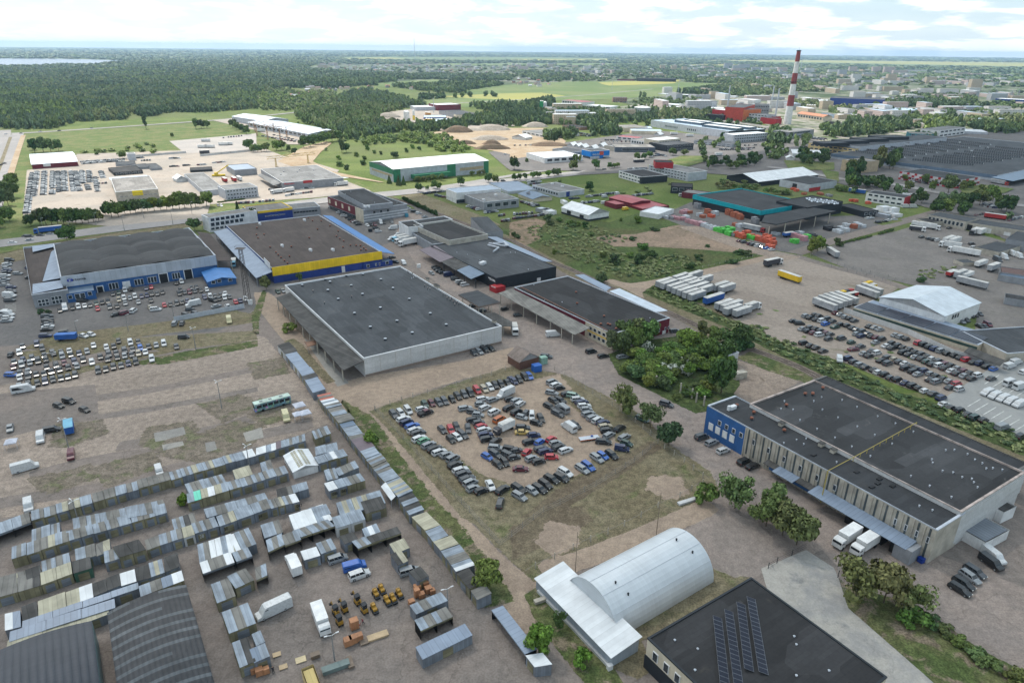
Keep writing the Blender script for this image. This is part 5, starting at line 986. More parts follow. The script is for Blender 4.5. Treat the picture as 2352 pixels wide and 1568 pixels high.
R('the lower rows of the service hall lot','01',-78,'552,1285,ks 667,1262,ks 720,1250,ws 778,1242,ws 828,1237,gs 885,1222,Gs 940,1212,ks 993,1205,ks 898,1270,rh 1010,1255,gs 1075,1247,ks 1068,1320,ks,15 1150,1307,mu,15 1225,1287,wm,40 1430,1275,wm,5 1380,1257,os,-60 1510,1237,rh,-70 1567,1228,ks 1625,1220,ks 1672,1210,ks 1720,1197,ds 1775,1185,ks 1745,1272,gs,5 1712,1325,ks,-15 1800,1312,gs,-15')
R('the crowded corner beside the blue shed','01',-72,'1618,1033,ks 1668,1020,wm 1657,1097,gs 1647,1132,ks 1697,1120,gs 1740,1117,ms 1790,1108,gs 1845,1102,ks 1757,1078,gs 1805,1070,gs 1900,1095,ws 1880,1163,de,-60 1932,1157,wm 1978,1152,gs 2027,1142,ks 2068,1130,ws 2012,1180,ks 2063,1167,wm 2110,1160,gs 1957,1192,ks,-15 1985,1245,ss,15 2165,1208,rs,-60 2208,1195,ds 2255,1180,ws 2097,1248,ws,-30')
R('the strip outside the lot fence','01',60,'1605,1405,ss 1673,1403,gs')
R('the lanes of the boulevard','01',2,'372,595,ks 465,582,ss 270,605,ks 240,600,ks 272,640,ss 115,662,ws 1815,470,wm,-60')
R('the pair by the lone spruce','11',-45,'200,1112,Gs 248,1103,ss')
R('the row along the wine-red office','11',5,'693,338,ks 765,382,ws 790,395,gs 808,412,ws 845,430,ks 872,448,ks 895,465,ms 912,470,ws 928,480,gs 942,492,ks')
R('the court beside the docked lorries','11',5,'1175,480,ks,-40 1055,500,ks,-30 1092,498,ms,-40 1248,472,ss,-60 1022,503,ws,-30 1103,532,km 1122,557,ws 1325,517,ss,-10 1300,508,ks 1380,338,ds 1393,348,ws 1450,375,ks 1492,392,ws 1550,425,ss')
R('the street beside the anthracite warehouse','11',10,'1280,838,ks,-10 1245,797,ks 1650,888,ke 1667,902,ke 1688,922,ke 1717,935,ke 1828,993,gu 1870,1020,we 1888,1035,ke 1917,1047,wm 1612,943,ss,-25 2285,1270,ks,15 2070,1285,ks 1995,1240,ks')
R('the dock side of the maroon-ended warehouse','21',8,'50,1325,kh 1495,1472,ge')
R('the upper rows of the long used-car lot','31',17,'345,1333,ss 385,1350,ks 430,1325,ks 465,1335,ks 440,1367,ks 493,1378,wm 545,1362,gs 528,1407,be 592,1382,gs 615,1435,Gs 665,1412,ks 725,1422,ks 775,1445,ks 815,1462,gs 865,1478,gs 810,1500,ss 853,1518,de 915,1500,ks 945,1520,ks 995,1532,ms 1045,1548,ks 240,1383,ks,0 287,1402,ks,0 312,1453,ss 385,1440,gs 435,1452,ks 362,1475,ks 412,1490,ms 482,1470,gs 470,1508,wm 530,1490,ms 570,1503,gs 555,1543,gs 675,1540,gs 618,1308,mh 663,1322,ss 705,1345,ss 750,1358,ks 793,1377,gs 930,1430,ks 980,1442,ss 1025,1458,ss 1167,1510,ss 1218,1527,ss 1268,1545,ks')
R('the lot row nearest the railway','32',17,'328,15,ks 385,38,ks 440,57,ks 505,88,ks 735,157,dm 787,187,gs 842,212,ss 897,238,ks 973,263,ks 1008,283,ws 1072,305,km 1122,333,gs 1188,352,km 1257,380,ds 1325,407,ks 1378,430,ks 1440,455,ws 1518,480,gs 1588,518,dm')
R('the middle rows of the used-car lot','32',17,'765,8,Gs 785,72,ms,5 850,45,gs 878,113,ss 928,133,ks 950,88,gs 998,105,ws 988,8,ss 1085,42,ws 1135,20,ks 1135,62,ks 1190,40,ks 1240,57,ks 1297,72,gs 1237,103,ks 1290,122,ks 1347,97,ks 1408,115,gs 1348,145,ss 1405,160,ks 1460,140,ks 1500,160,ws 1448,187,Gs 1565,180,gs 1507,210,ks 1568,220,wm 1628,205,ms 1620,245,ks 1675,220,ks 1735,247,ss 1680,272,ws 1737,295,ks 1795,270,ms 1797,317,ss 1850,292,ks 1868,342,ks 1925,312,ws')
R('the lower middle rows of the used-car lot','32',17,'1095,147,gs 1040,177,ks 1155,165,os 1097,203,gs 1205,187,gs 1255,203,ws 1258,248,km 1320,232,ks 1368,250,gs 1330,278,ks 1428,270,ds 1375,302,ss 1488,297,ss 1540,318,ks 1490,350,ks 1540,370,ss 1600,343,ks 1660,367,ss 1672,422,gs 1730,390,rm 1755,438,wm')
R('the row along the solar-roofed hall','32',17,'1378,15,rm 1430,30,ks 1480,52,ks 1530,70,ds 1585,88,ss 1645,112,ks 1712,130,ks 1765,150,ks 1820,170,rs 1882,193,ks 1942,203,dm 2005,232,ks 2070,253,bs')
R('the pale paved parking','32',17,'2050,340,gs 2345,280,ws 1612,578,ws 1678,610,ks 1760,635,ks 1832,672,ks 1897,700,Gs 1975,723,ks 2320,868,ks')
R('the row beside the white gabled hall','31',-28,'1790,1345,ss 1815,1370,gs 1775,1385,ss 1862,1333,ks 1895,1322,ks 1935,1312,gs 1945,1430,ks 1985,1430,ks 2018,1412,mm')
R('the verge of the builders yard','21',10,'2092,645,ms 2130,657,gs 2185,672,ms 2213,682,gs 2255,692,ws 2300,703,ks 2340,712,bs')
R('the kerb near the container cabins','31',5,'918,437,ws 948,432,ws 1015,475,ks 1075,465,ks 1105,455,ws 1160,448,ws 1410,610,ks 1480,625,gs 1520,637,ks 1555,640,ws 1665,527,ks 1870,672,ks 1885,705,ws 30,725,ws')
# generated ranks of cars further off:   start, end, count, angle
def rank(desc,s,n,ang,cols='kkgswdmw',jig=1.0,ty='ssehum'):
 a,b_=D(s)[:2]; code='f'; out=[]
 for i in range(n):
  t=(i+.5)/n; x=a[0]+(b_[0]-a[0])*t+rng.normal(0,.2)*jig; y=a[1]+(b_[1]-a[1])*t+rng.normal(0,.08)*jig
  if rng.random()<.06: continue
  out.append(f"{x:.1f},{y:.1f},{rng.choice(list(cols))}{rng.choice(list(ty))},{ang+rng.normal(0,2):.0f}")
 rowcars(desc,'f',ang,' '.join(out))
for i,(s,n) in enumerate((('01 345,10 310,240',20),('01 540,10 545,200',18),('01 700,10 735,190',20),('01 880,60 900,200',9),('01 300,20 245,395',42),('01 410,5 400,225',32),('01 490,5 480,220',32),('01 590,5 600,190',30),('01 655,5 680,190',30),('01 755,5 765,120',18),('01 820,5 825,110',16),('01 800,130 820,180',5),('01 925,5 950,70',8),('00 735,1490 1150,1465',22),('00 745,1508 980,1490',12),('00 790,1500 1150,1480',18))): rank(f'rank {ordn(i)} of the bright storage yard',s,n,4 if i<13 else 80,'wwssgsgkw')
for s,n,a in (('11 135,175 160,180',2,0),('11 270,232 350,215',5,70),('11 355,218 520,195',7,60),('11 20,285 175,272',5,70),('11 400,165 530,158',3,0),('21 5,400 200,385',7,80),('21 15,440 290,405',10,10),('21 90,285 240,320',9,10),('21 150,300 210,325',6,10),('21 640,298 800,280',9,15),('21 530,258 620,252',3,5),('21 690,240 790,225',5,5),('21 800,225 940,205',8,15),('21 1110,230 1290,212',10,15),('21 150,105 260,100',7,5),('21 150,125 250,118',6,5),('11 1945,325 2070,365',7,5),('11 2110,385 2240,370',6,5),('11 1540,210 1730,190',8,10),('11 1650,225 1740,245',3,0),('11 2220,415 2290,400',3,80),('11 2250,460 2330,455',4,80),('01 865,120 990,115',4,60),('01 1990,320 2050,325',2,-60),('01 2160,300 2340,290',8,60),('10 50,1250 400,1310',12,10),('10 150,1240 420,1300',8,10),('20 1320,1415 1420,1440',6,5),('20 1270,1440 1400,1425',8,5),('20 1900,1375 2250,1360',20,60),('20 1920,1380 2200,1375',14,60),('20 2130,1340 2340,1330',12,60),('20 620,1225 720,1240',10,0),('20 600,1245 720,1255',8,0),('20 850,1290 1000,1290',10,50),('20 800,1310 1100,1300',8,50),('20 1060,1555 1240,1545',12,60),('20 1080,1565 1240,1558',10,60),('30 380,1260 540,1280',16,30),('30 400,1275 520,1290',10,30),('31 1900,410 2060,390',7,15),('31 2000,330 2110,345',5,0),('31 2210,460 2340,425',7,20),('31 1980,305 2080,320',5,0),('31 1110,95 1130,95',1,5),('31 1280,95 1550,130',8,-5),('30 1540,1030 1800,1050',16,10),('30 1600,1045 1900,1040',12,10),('20 930,940 1180,945',12,5),('00 1560,1460 1650,1455',4,0),('00 1260,1455 1350,1450',3,5),('00 2040,1270 2230,1250',8,60),('00 1290,1478 1390,1475',4,70),('00 1960,1500 2070,1490',5,5),('01 1680,1530 1700,1530',1,5),('00 1560,1535 1640,1530',3,0),('00 1690,1525 1740,1520',3,5),('00 1820,1520 1890,1515',3,5),('20 0,1340 450,1330',9,20)):
 rank('a distant yard',s,n,a)
for s in ('00 545,1203,k','00 842,1180,s','00 370,1210,s','00 55,1235,w','00 195,1228,s','00 40,1505,k','00 5,1520,k','20 850,1557,k','20 850,1455,k','10 2290,1420,w','11 2270,95,k','11 1530,155,s'): rowcars('the distant roads',s[:2],5,s[3:-1]+s[-1]+'s')
def place_car(p,h,ct,where,near):
 M=carmeshes(ct[1]); cn,rgb=CC[ct[0]]; jf=1+rng.uniform(-.12,.12); col=tuple(min(1,v*jf) for v in rgb)+(1,)
 lab=f"{cn} {CT[ct[1]][0]}, {where}";
 if near:
  o=bpy.data.objects.new('parked_car',M['shell']); COL.objects.link(o)
  for nm,me in [('windows',M['glass']),('headlights',M['hl']),('tail_lights',M['tl'])]+[('wheel',q) for q in M['wheels']]:
   c=bpy.data.objects.new(nm,me); COL.objects.link(c); c.parent=o
 else: o=bpy.data.objects.new('parked_car',M['whole']); COL.objects.link(o)
 z=.09; o.location=(p[0],p[1],z); o.rotation_euler=(0,0,h); o.color=col; s=1+rng.uniform(-.03,.04); o.scale=(s,s,1+rng.uniform(-.03,.03))
 tag(o,' '.join(lab.split()[:16]),'car','cars parked in the yards'); return o
CARS.sort(key=lambda c:np.linalg.norm(c[0]-CAM))
for i,c in enumerate(CARS[:300]): place_car(*c,near=i<175)
def fleet(name,cars,label):
 V=[];Fs=[];mi=[];tint=[]; off=0; mats=[PAINTA,CGL]
 for p,h,ct,_ in cars:
  f=carmeshes(ct[1])['fleet']; v=np.array(f.v); c,s=math.cos(h),math.sin(h); q=np.empty_like(v); q[:,0]=v[:,0]*c-v[:,1]*s+p[0]; q[:,1]=v[:,0]*s+v[:,1]*c+p[1]; q[:,2]=v[:,2]+(.1 if np.linalg.norm(p)<700 else .35)
  V.append(q); Fs+=[tuple(k+off for k in fc) for fc in f.f]; off+=len(v); mi+=[mats.index(f.mats[k]) for k in f.m]; tint.append(np.tile(np.array(CC[ct[0]][1]+(1,)),(len(v),1)))
 me=bpy.data.meshes.new(name); me.from_pydata(np.vstack(V).tolist(),[],Fs)
 for m in mats: me.materials.append(m)
 me.polygons.foreach_set('material_index',mi); a=me.attributes.new('tint','FLOAT_COLOR','POINT'); a.data.foreach_set('color',np.vstack(tint).astype(np.float32).ravel())
 o=bpy.data.objects.new(name,me); COL.objects.link(o); tag(o,label,'cars',None,'stuff')
fleet('distant_cars',CARS[300:],'hundreds of small distant cars parked in the farther yards'); print('cars',len(CARS))
# ---------------------------------------------------------------- vans, lorries, trailers
def vanmesh(L=5.6,W=2.0,Hh=2.5,win=False,hood=.16):
 b=MB(); X=lambda f:L/2-f*L; w=W/2; z0=.28
 prof=[(0,.45),(0,.85),(.02,1.05),(hood,1.25),(hood+.12,Hh-.12),(hood+.17,Hh),(.97,Hh),(1.0,Hh-.15),(1.0,.35),(.5,z0)]
 k=len(prof); Lf=[(X(f),-w*(.9 if z>1.5 else 1),z) for f,z in prof];Rt=[(x,-y,z) for x,y,z in Lf]
 for i in range(k): j=(i+1)%k; b.face([Lf[j],Lf[i],Rt[i],Rt[j]])
 b.face(Lf);b.face(Rt[::-1])
 g=MB(); e=.02
 g.face([(X(hood+.02)+e,-w*.84,1.36),(X(hood+.11)+e,-w*.80,Hh-.28),(X(hood+.11)+e,w*.80,Hh-.28),(X(hood+.02)+e,w*.84,1.36)][::-1])
 for s in (-1,1):
  q=[(X(hood+.06),s*(w*.97),1.3),(X(hood+.2),s*(w*.97),1.3),(X(hood+.2),s*(w*.93),Hh-.45),(X(hood+.12),s*(w*.93),Hh-.45)]; g.face(q if s<0 else q[::-1])
  if win: q=[(X(hood+.24),s*(w*.975),1.3),(X(.94),s*(w*.975),1.3),(X(.94),s*(w*.93),Hh-.5),(X(hood+.24),s*(w*.93),Hh-.5)]; g.face(q if s<0 else q[::-1])
 g.face([(X(1)-e,-w*.75,1.5),(X(1)-e,w*.75,1.5),(X(1)-e,w*.75,Hh-.5),(X(1)-e,-w*.75,Hh-.5)][::-1])
 wh=[wheel(X(f),s,.34,w-.02) for f in (.17,.78) for s in (-1,1)]; return b,g,wh
VM={}
def van(p,h,col,label,L=5.6,W=2.0,Hh=2.5,win=False,hood=.16,cat='van',name='panel_van'):
 k=(L,W,Hh,win,hood)
 if k not in VM:
  b,g,wh=vanmesh(*k); VM[k]=(mesh_of(b,'van_body',PAINT),mesh_of(g,'windows',CGL),[mesh_of(x,'wheel',RUB) for x in wh])
 b,g,wh=VM[k]; o=bpy.data.objects.new(name,b); COL.objects.link(o); o.location=(p[0],p[1],.08); o.rotation_euler=(0,0,h); o.color=CC[col][1]+(1,)
 for nm,me in [('windows',g)]+[('wheel',x) for x in wh]: c=bpy.data.objects.new(nm,me); COL.objects.link(c); c.parent=o
 tag(o,label,cat,'vans and minibuses'); return o
def V(s,ang,col,label,**k): p,h=heading(D(s)[0],ang); return van(p,h,col,label,**k)
V('12 2295,485',203,'w','large white panel van at the top of the compound',L=6.9,Hh=2.8,hood=.12); V('22 522,795',-215,'w','white panel van alone on compound sand',L=6.0,Hh=2.6); V('22 462,625',145,'s','silver minibus with dark windows among compound cars',L=5.9,Hh=2.5,win=True)
V('02 218,450',10,'w','white minibus with open side door at the left market edge',L=6.8,Hh=2.7,win=True,hood=.13); V('02 375,895',-95,'w','old white van parked behind a black people carrier',L=5.2,Hh=2.4); V('02 655,1050',-95,'m','maroon van with raised tailgate alone on the gravel',L=4.8,Hh=2.0,W=1.8); V('02 235,1165',15,'w','white high-roof van beside a row of second-hand goods',L=6.4,Hh=2.7,hood=.14); V('02 1462,1195',-72,'w','white van poking out behind the front kiosk row',L=4.6,Hh=2.0,W=1.8); V('02 265,1518',-87,'w','white van behind the kiosk row at left',L=5.0,Hh=2.3); V('12 275,700',-72,'c','cream van beside the white market gazebos',L=5.4,Hh=2.5)
V('13 165,905',205,'w','long white van with red lettering in the left kiosk lane',L=7.4,W=2.1,Hh=2.8,hood=.13); V('13 905,505',15,'b','blue passenger van beside a white off-road car',L=5.2,Hh=2.0,W=1.95,win=True)
V('33 2065,410',-38,'w','white van near the right edge above a row of estate cars',L=5.6,Hh=2.2); V('33 2045,470',-36,'k','black minivan beside the white van at right',L=5.3,Hh=2.0,W=1.95,win=True)
V('01 90,1152',-3,'w','white panel van in the left edge column',L=6,Hh=2.5); V('01 68,1325',-3,'w','white minibus in the left edge column',L=6,Hh=2.5,win=True); V('01 598,1265',-85,'w','white van in front of the showroom',L=5.6,Hh=2.4); V('01 1775,1230',192,'w','long white van in the service hall lot',L=6.5,Hh=2.6); V('01 2105,1382',-80,'c','small camper van on dry grass beside the lane',L=5,Hh=2.6)
V('11 1145,480',-50,'w','white minibus at the corner of the striped office',L=6,Hh=2.6,win=True); V('11 1258,532',185,'w','white delivery van with orange stripe near docked lorries',L=6,Hh=2.6); V('11 1312,597',185,'w','white van with red box panel near docked lorries',L=6,Hh=2.5); V('11 1250,632',190,'w','white van beside three docked lorries',L=5.6,Hh=2.4); V('11 1355,850',-45,'w','white people van at the warehouse corner',L=5,Hh=2.0); V('11 1770,960',8,'d','navy van along the anthracite warehouse',L=5.6,Hh=2.4)
V('21 375,1510',5,'w','white van at the dock of the maroon-ended warehouse',L=6,Hh=2.5,hood=.15); V('32 655,168',-80,'w','white van beside the railway scrub',L=4.8,Hh=1.9); V('32 2215,230',17,'w','white van at the top of the paved parking',L=5.6,Hh=2.2); V('32 2272,195',17,'w','rear white van at the top of the paved parking',L=5.6,Hh=2.3); V('32 2150,790',17,'s','silver van at the lower edge of the paved parking',L=5.4,Hh=2.1,win=True)
for i,s in enumerate(('32 2010,475','32 2080,505','32 2155,530','32 2228,555','32 2302,583')): V(s,200,'w',f'white van, {ordn(i)} in the row of five on pale paving',L=5.3,Hh=2.1)
V('32 2218,390',17,'w','white high-roof van above the row of five',L=6,Hh=2.7,win=True); V('32 2310,422',17,'w','second white high-roof van above the row of five',L=6,Hh=2.7); V('21 1042,355',10,'Y','yellow van beside the red-roofed workshop',L=5.6,Hh=2.4); V('21 848,300',5,'w','white van behind the white tent hall',L=5.5,Hh=2.3); V('21 1565,232',0,'w','white minibus at the black showroom',L=6,Hh=2.5,win=True); V('21 965,215',15,'w','white van in the yard by the red workshop',L=5.6,Hh=2.4); V('21 850,240',10,'w','white van parked behind a hedge',L=5.6,Hh=2.4); V('31 2230,535',10,'k','black van beside brick building',L=5.5,Hh=2.2)
for i,(s,a) in enumerate((('31 1265,335',0),('31 1335,335',0),('31 2165,800',-25),('31 2240,770',-25),('31 2300,790',-25),('31 2105,825',-25))): V(s,a,'wwwwwg'[i],['white van by the red and white building','second white van by the red and white building','white high van in the truck yard at right','white lorry van at right truck yard','rear white lorry van at right truck yard','grey van at right truck yard'][i],L=6.5,Hh=2.8)
CURT={'w':paint('white_box_body',(.62,.62,.62)),'g':paint('grey_curtain',(.30,.31,.33),var=.2),'b':paint('blue_curtain',(.02,.09,.32)),'y':paint('yellow_curtain',(.65,.42,.02)),'k':paint('dark_curtain',(.05,.05,.06)),'d':paint('navy_curtain',(.02,.04,.15)),'l':paint('light_blue_box',(.20,.42,.55)),'r':paint('red_body',(.35,.03,.03))}; TOPW=paint('trailer_roof',(.48,.47,.45),var=.2)
def trailer(p,h,side,label,L=13.0,W=2.5,Hh=3.9,cab=None,zb=1.15,cabh=3.2,cat=None,small=False,cl=2.3,top=None,name=None,sleeper=True,zz=.1):
 """box with its long axis along h; cab at the front when given"""
 cat=cat or ('lorry' if cab else 'trailer'); o=empty(name or ('lorry' if cab else 'semi_trailer'),(p[0],p[1],0),label,cat,'lorries' if cab else 'parked trailers'); u=np.array([math.cos(h),math.sin(h),0]); q=np.array([p[0],p[1],zz])
 m=MB(); m.box(q+[0,0,zb],L,W,Hh-zb-.05,CURT[side],h); m.build('box_body',CURT[side],o); m=MB(); m.box(q+[0,0,Hh-.06],L+.06,W+.06,.07,top or TOPW,h); m.build('box_roof',top or TOPW,o)
 m=MB(); m.box(q+[0,0,.55],L,W*.5,zb-.57,PLAS,h); m.build('chassis',PLAS,o)
 v=np.array([-u[1],u[0],0]); xs=([-L*.22,-L*.32,-L*.12] if L>9 else [-L*.28])+([L/2+cl*.5+.3] if cab else [])+([L*.38] if cab and L>9 else [])
 for x in xs:
  for s in (-1,1): m=MB(); c=q+u*x+v*s*(W/2-.32)+[0,0,.48]; m.cyl(c,c+v*s*.3,.48,.48,12,RUB); m.build('wheel',RUB,o)
 if cab:
  mt=CURT.get(cab) or CURT['w']; m=MB(); c0=L/2+.35; P=[(c0,.6),(c0+cl,.6),(c0+cl,1.7),(c0+cl-.15,cabh-.3),(c0+cl-.5,cabh),(c0,cabh)]
  A=[q+u*x-v*W*.48+[0,0,z] for x,z in P];B=[q+u*x+v*W*.48+[0,0,z] for x,z in P]; m.face(A);m.face(B[::-1])
  for i in range(6): j=(i+1)%6; m.face([A[j],A[i],B[i],B[j]])
  cb=m.build('cab',mt,o); m=MB(); e=u*.03
  m.face([q+u*(c0+cl)-v*W*.44+[0,0,1.75]+e,q+u*(c0+cl)+v*W*.44+[0,0,1.75]+e,q+u*(c0+cl-.13)+v*W*.42+[0,0,cabh-.4]+e,q+u*(c0+cl-.13)-v*W*.42+[0,0,cabh-.4]+e]);
  for s in (-1,1): f=[q+u*(c0+cl*.35)+v*s*(W*.485)+[0,0,1.75],q+u*(c0+cl*.9)+v*s*(W*.485)+[0,0,1.75],q+u*(c0+cl*.85)+v*s*(W*.485)+[0,0,cabh-.6],q+u*(c0+cl*.35)+v*s*(W*.485)+[0,0,cabh-.6]]; m.face(f if s<0 else f[::-1])
  m.build('windscreen',CGL,cb)
 return o
def T(s,ang,side,label,**k): p,h=heading(D(s)[0],ang); return trailer(p,h,side,label,**k)
T('12 2300,800',25+180,'w','white box lorry with dark cab in the middle of the compound',L=5.2,W=2.2,Hh=3.1,zb=.9,cab='k',cabh=2.2,cl=1.8)
T('33 740,250',213,'w','white refrigerated lorry backed to the dock, farther one',L=6.2,W=2.5,Hh=3.6,cab='w',cabh=2.7,cl=1.9,top=paint('white_roof',(.7,.7,.7))); T('33 905,315',213,'w','white refrigerated lorry backed to the dock, nearer one half under tree',L=6.2,W=2.5,Hh=3.6,cab='w',cabh=2.7,cl=1.9,top=paint('white_roof',(.7,.7,.7)))
T('13 360,535',-245,'w','white box van lorry turned towards the kiosks',L=4.6,W=2.2,Hh=3.1,zb=.8,cab='w',cabh=2.1,cl=1.9,top=paint('white_roof',(.7,.7,.7)))
T('13 590,985',-70,'w','white motorhome with open door in the kiosk yard',L=5.6,W=2.3,Hh=3.0,zb=.6,cab='w',cabh=2.4,cl=1.5,cat='motorhome',name='motorhome',top=paint('white_roof',(.7,.7,.7)))
T('02 640,815',-88,'b','blue box trailer with light blue roof beside lamp post',L=6.2,W=2.45,Hh=3.0,zb=.8,top=paint('sky_blue_roof',(.15,.38,.52))); T('01 612,1545',3,'b','blue covered trailer beside the lot fence',L=7.5,Hh=2.8,zb=.8,top=paint('blue_roof',(.03,.13,.40))); T('01 470,560',186,'b','long blue curtain lorry on the boulevard',L=12.5,Hh=3.9,cab='b'); T('01 2150,860',-103,'w','white lorry with teal cab beside the lattice mast',L=5.5,Hh=3.5,cab='l',cl=1.9)
for i,(s) in enumerate(('11 1425,672','11 1390,650','11 1365,632')): T(s,191,'w',['nearest','middle','farthest'][i]+' white lorry docked at the grey annex',L=11.5,Hh=3.9,cab=['w','w','l'][i])
T('21 20,1470',-75,'w','white lorry cab end beside the largest warehouse corner',L=5,Hh=3.4,cab='w')
for i,s in enumerate('1395,1058 1437,1075 1545,1012 1582,1037 1674,990 1632,1055 1682,1072 1766,1032 1497,1098 1545,1120 1592,1138 1642,1160 1694,1178 1727,1098 1779,1122 1911,1092 1968,1110 1942,1262 2010,1275 2022,1310 2108,1325'.split()):
 T('21 '+s,18,'g',f'grey curtain trailer, number {ordn(i)} of the grey group on the dirt yard',L=11.0 if i!=18 else 13.6,top=None)
T('21 1848,1205',18,'b','blue curtain trailer between grey trailers',L=13.0); T('21 2190,1280',18,'g','grey lorry with white cab at the end of trailer row',L=7.5,cab='w')
T('31 193,1000',-19,'y','yellow curtain trailer alone on the dirt',L=13.2); T('31 590,775',-33,'g','pale grey trailer alone at the fence corner',L=12.5)
for i,s in enumerate(('515,1262','562,1240','608,1225','655,1212','710,1200')): T('31 '+s,-21,'g',f'grey trailer, {ordn(i)} in the fan beside the used-car lot',L=12)
T('31 905,1145',-20,'g','grey trailer behind the coloured tractor cabs',L=12); T('31 945,1120',-20,'g','farther grey trailer behind the coloured cabs',L=11)
for i,(s,c) in enumerate((('720,1165','y'),('755,1158','k'),('792,1150','r'),('935,1085','y'),('962,1075','y'))): T('31 '+s,160,c,['yellow','black','orange-red','yellow','last yellow'][i]+' lorry tractor near the grey trailers '+('in front of the solar hall' if i<3 else 'behind the trailer pair'),L=2.4,Hh=2.6,cab=c,cl=2.2)
T('31 30,865',12,'k','dark open-sided trailer with white cab at the dirt yard edge',L=11,cab='w')
T('31 1395,512',-10,'w','white tank trailer in the lorry park',L=10.5,Hh=3.5); T('31 1460,525',-10,'w','white lorry beside the tank trailer',L=10.5,cab='w'); T('31 1350,545',-8,'k','black tanker with white cab in the lorry park',L=7,Hh=3.1,cab='w')
T('31 1655,655',18,'w','white refrigerated trailer in the lorry park',L=12); T('31 1710,665',18,'w','second white refrigerated trailer in the lorry park',L=12); T('31 1690,705',172,'w','white lorry facing left in the lorry park',L=9,cab='w'); T('31 1815,765',170,'w','long white lorry with printed side in the lorry park',L=14,cab='w')
T('31 1900,575',200,'w','white trailer with dark cab beside the beige garages',L=9,cab='k'); T('31 1955,580',200,'w','white trailer beside the beige garages',L=9); T('31 2065,910',20,'g','grey trailer in the scrap yard at right',L=10.5); T('31 1950,870',20,'w','long pale tank body in the scrap yard',L=11,Hh=3.2); T('31 1760,975',20,'g','grey box trailer above the white gabled hall',L=10); T('31 1825,975',20,'w','open white tipper trailer above the white gabled hall',L=10,Hh=3.0); T('31 1865,1055',-14,'g','long grey trailer right of the white gabled hall',L=14); T('31 1680,960',20,'r','orange tipper trailer above the white gabled hall',L=8,Hh=3)
T('31 2110,120',-10,'g','dark lorry with red cab behind the red chequered block',L=13,cab='r'); T('31 2120,45',0,'w','white trailer behind the red chequered block',L=10); T('31 2200,75',5,'k','green cab lorry behind the red chequered block',L=9,cab='k'); T('31 2080,440',-8,'r','red curtain lorry by the beige garages',L=13); T('31 815,205',-8,'b','blue curtain trailer on a green verge',L=13); T('31 185,600',8,'b','small blue box trailer at the builders yard',L=8,Hh=3); T('21 2200,545',-12,'g','lorry with red cab among the pallets',L=13,cab='r')
T('11 205,205',188,'w','white lorry in the depot car park',L=7,Hh=3.6,cab='w'); T('11 312,190',188,'w','second white lorry in the depot car park',L=7,Hh=3.6,cab='w'); T('11 795,135',185,'w','white lorry at the depot end wall',L=9,cab='w'); T('20 1165,1490',182,'k','dark coach on the boulevard',L=12,Hh=3.4,zb=.6,cat='coach',name='coach')
for s,a,c,l in (('00 1860,1357','0','w','white trailer in the distant lorry park'),('00 1930,1357','0','w','second trailer in the distant lorry park'),('00 2050,1335','0','w','third trailer in the distant lorry park'),('00 2095,1332','0','w','lorry with teal cab in the distant lorry park'),('00 1890,1300','0','w','upper trailer in the distant lorry park'),('00 1880,1410','3','k','dark trailer by the concrete wall'),('01 2065,100','-30','r','red box lorry by the grey offices'),('01 2150,95','-30','r','second red box lorry by the grey offices'),('01 2200,88','-30','w','white box lorry by the grey offices'),('20 1485,1237','0','w','white lorry beside the grey factory'),('20 1630,1255','0','w','white trailer beside the grey factory'),('20 1895,1430','5','w','white trailer near the flagpoles'),('10 65,1165','0','w','white lorry under the yellow crane'),('10 50,1210','0','w','white trailer under the yellow crane')): T(s,float(a),c,l,L=10,Hh=3.8)
# ---- derelict bus, car transporter, gazebos
def bus():
 p,h=heading(D('12 152,590')[0],195); o=empty('derelict_bus',(p[0],p[1],0),'derelict bus with pale green roof and graffiti-covered side','bus'); q=np.array([p[0],p[1],.1]); u=np.array([math.cos(h),math.sin(h),0]); v=np.array([-u[1],u[0],0])
 t=NT('graffiti'); v_=t.n.new('ShaderNodeTexVoronoi'); v_.inputs['Scale'].default_value=1.1; t.lk(t.pos(),v_.inputs['Vector']); t.color(t.mix(t.rng(t.noise(.7,detail=4,dist=1),.45,.6),(.12,.22,.24),t.mix(.5,v_.outputs['Color'],(.2,.25,.3)))); gm=t.fin(.7)
 m=MB(); m.box(q+[0,0,.4],11.6,2.5,2.45,gm,h); m.build('body',gm,o); m=MB(); m.box(q+[0,0,2.86],11.5,2.4,.22,paint('mint_bus_roof',(.42,.52,.46),var=.2),h); rf=m.build('roof',_mc['mint_bus_roof'],o)
 for k in (-3,0.5,3.4): m=MB(); m.box(q+u*k+[0,0,3.09],1.0,.9,.12,paint('hatch_grey',(.2,.22,.22)),h); m.build('roof_hatch',_mc['hatch_grey'],rf)
 for s in (-1,1):
  for k in range(6): m=MB(); m.box(q+u*(-4.6+k*1.8)+v*s*1.26+[0,0,1.5],1.5,.06,1.0,CGL,h); m.build('window',CGL,o)
  for x in (-3.2,3.4): m=MB(); c=q+u*x+v*s*1.0+[0,0,.45]; m.cyl(c,c+v*s*.28,.45,.45,12,RUB); m.build('wheel',RUB,o)
 m=MB(); m.box(q+u*5.83+[0,0,1.2],.06,2.2,1.4,CGL,h); m.build('windscreen',CGL,o)
bus()
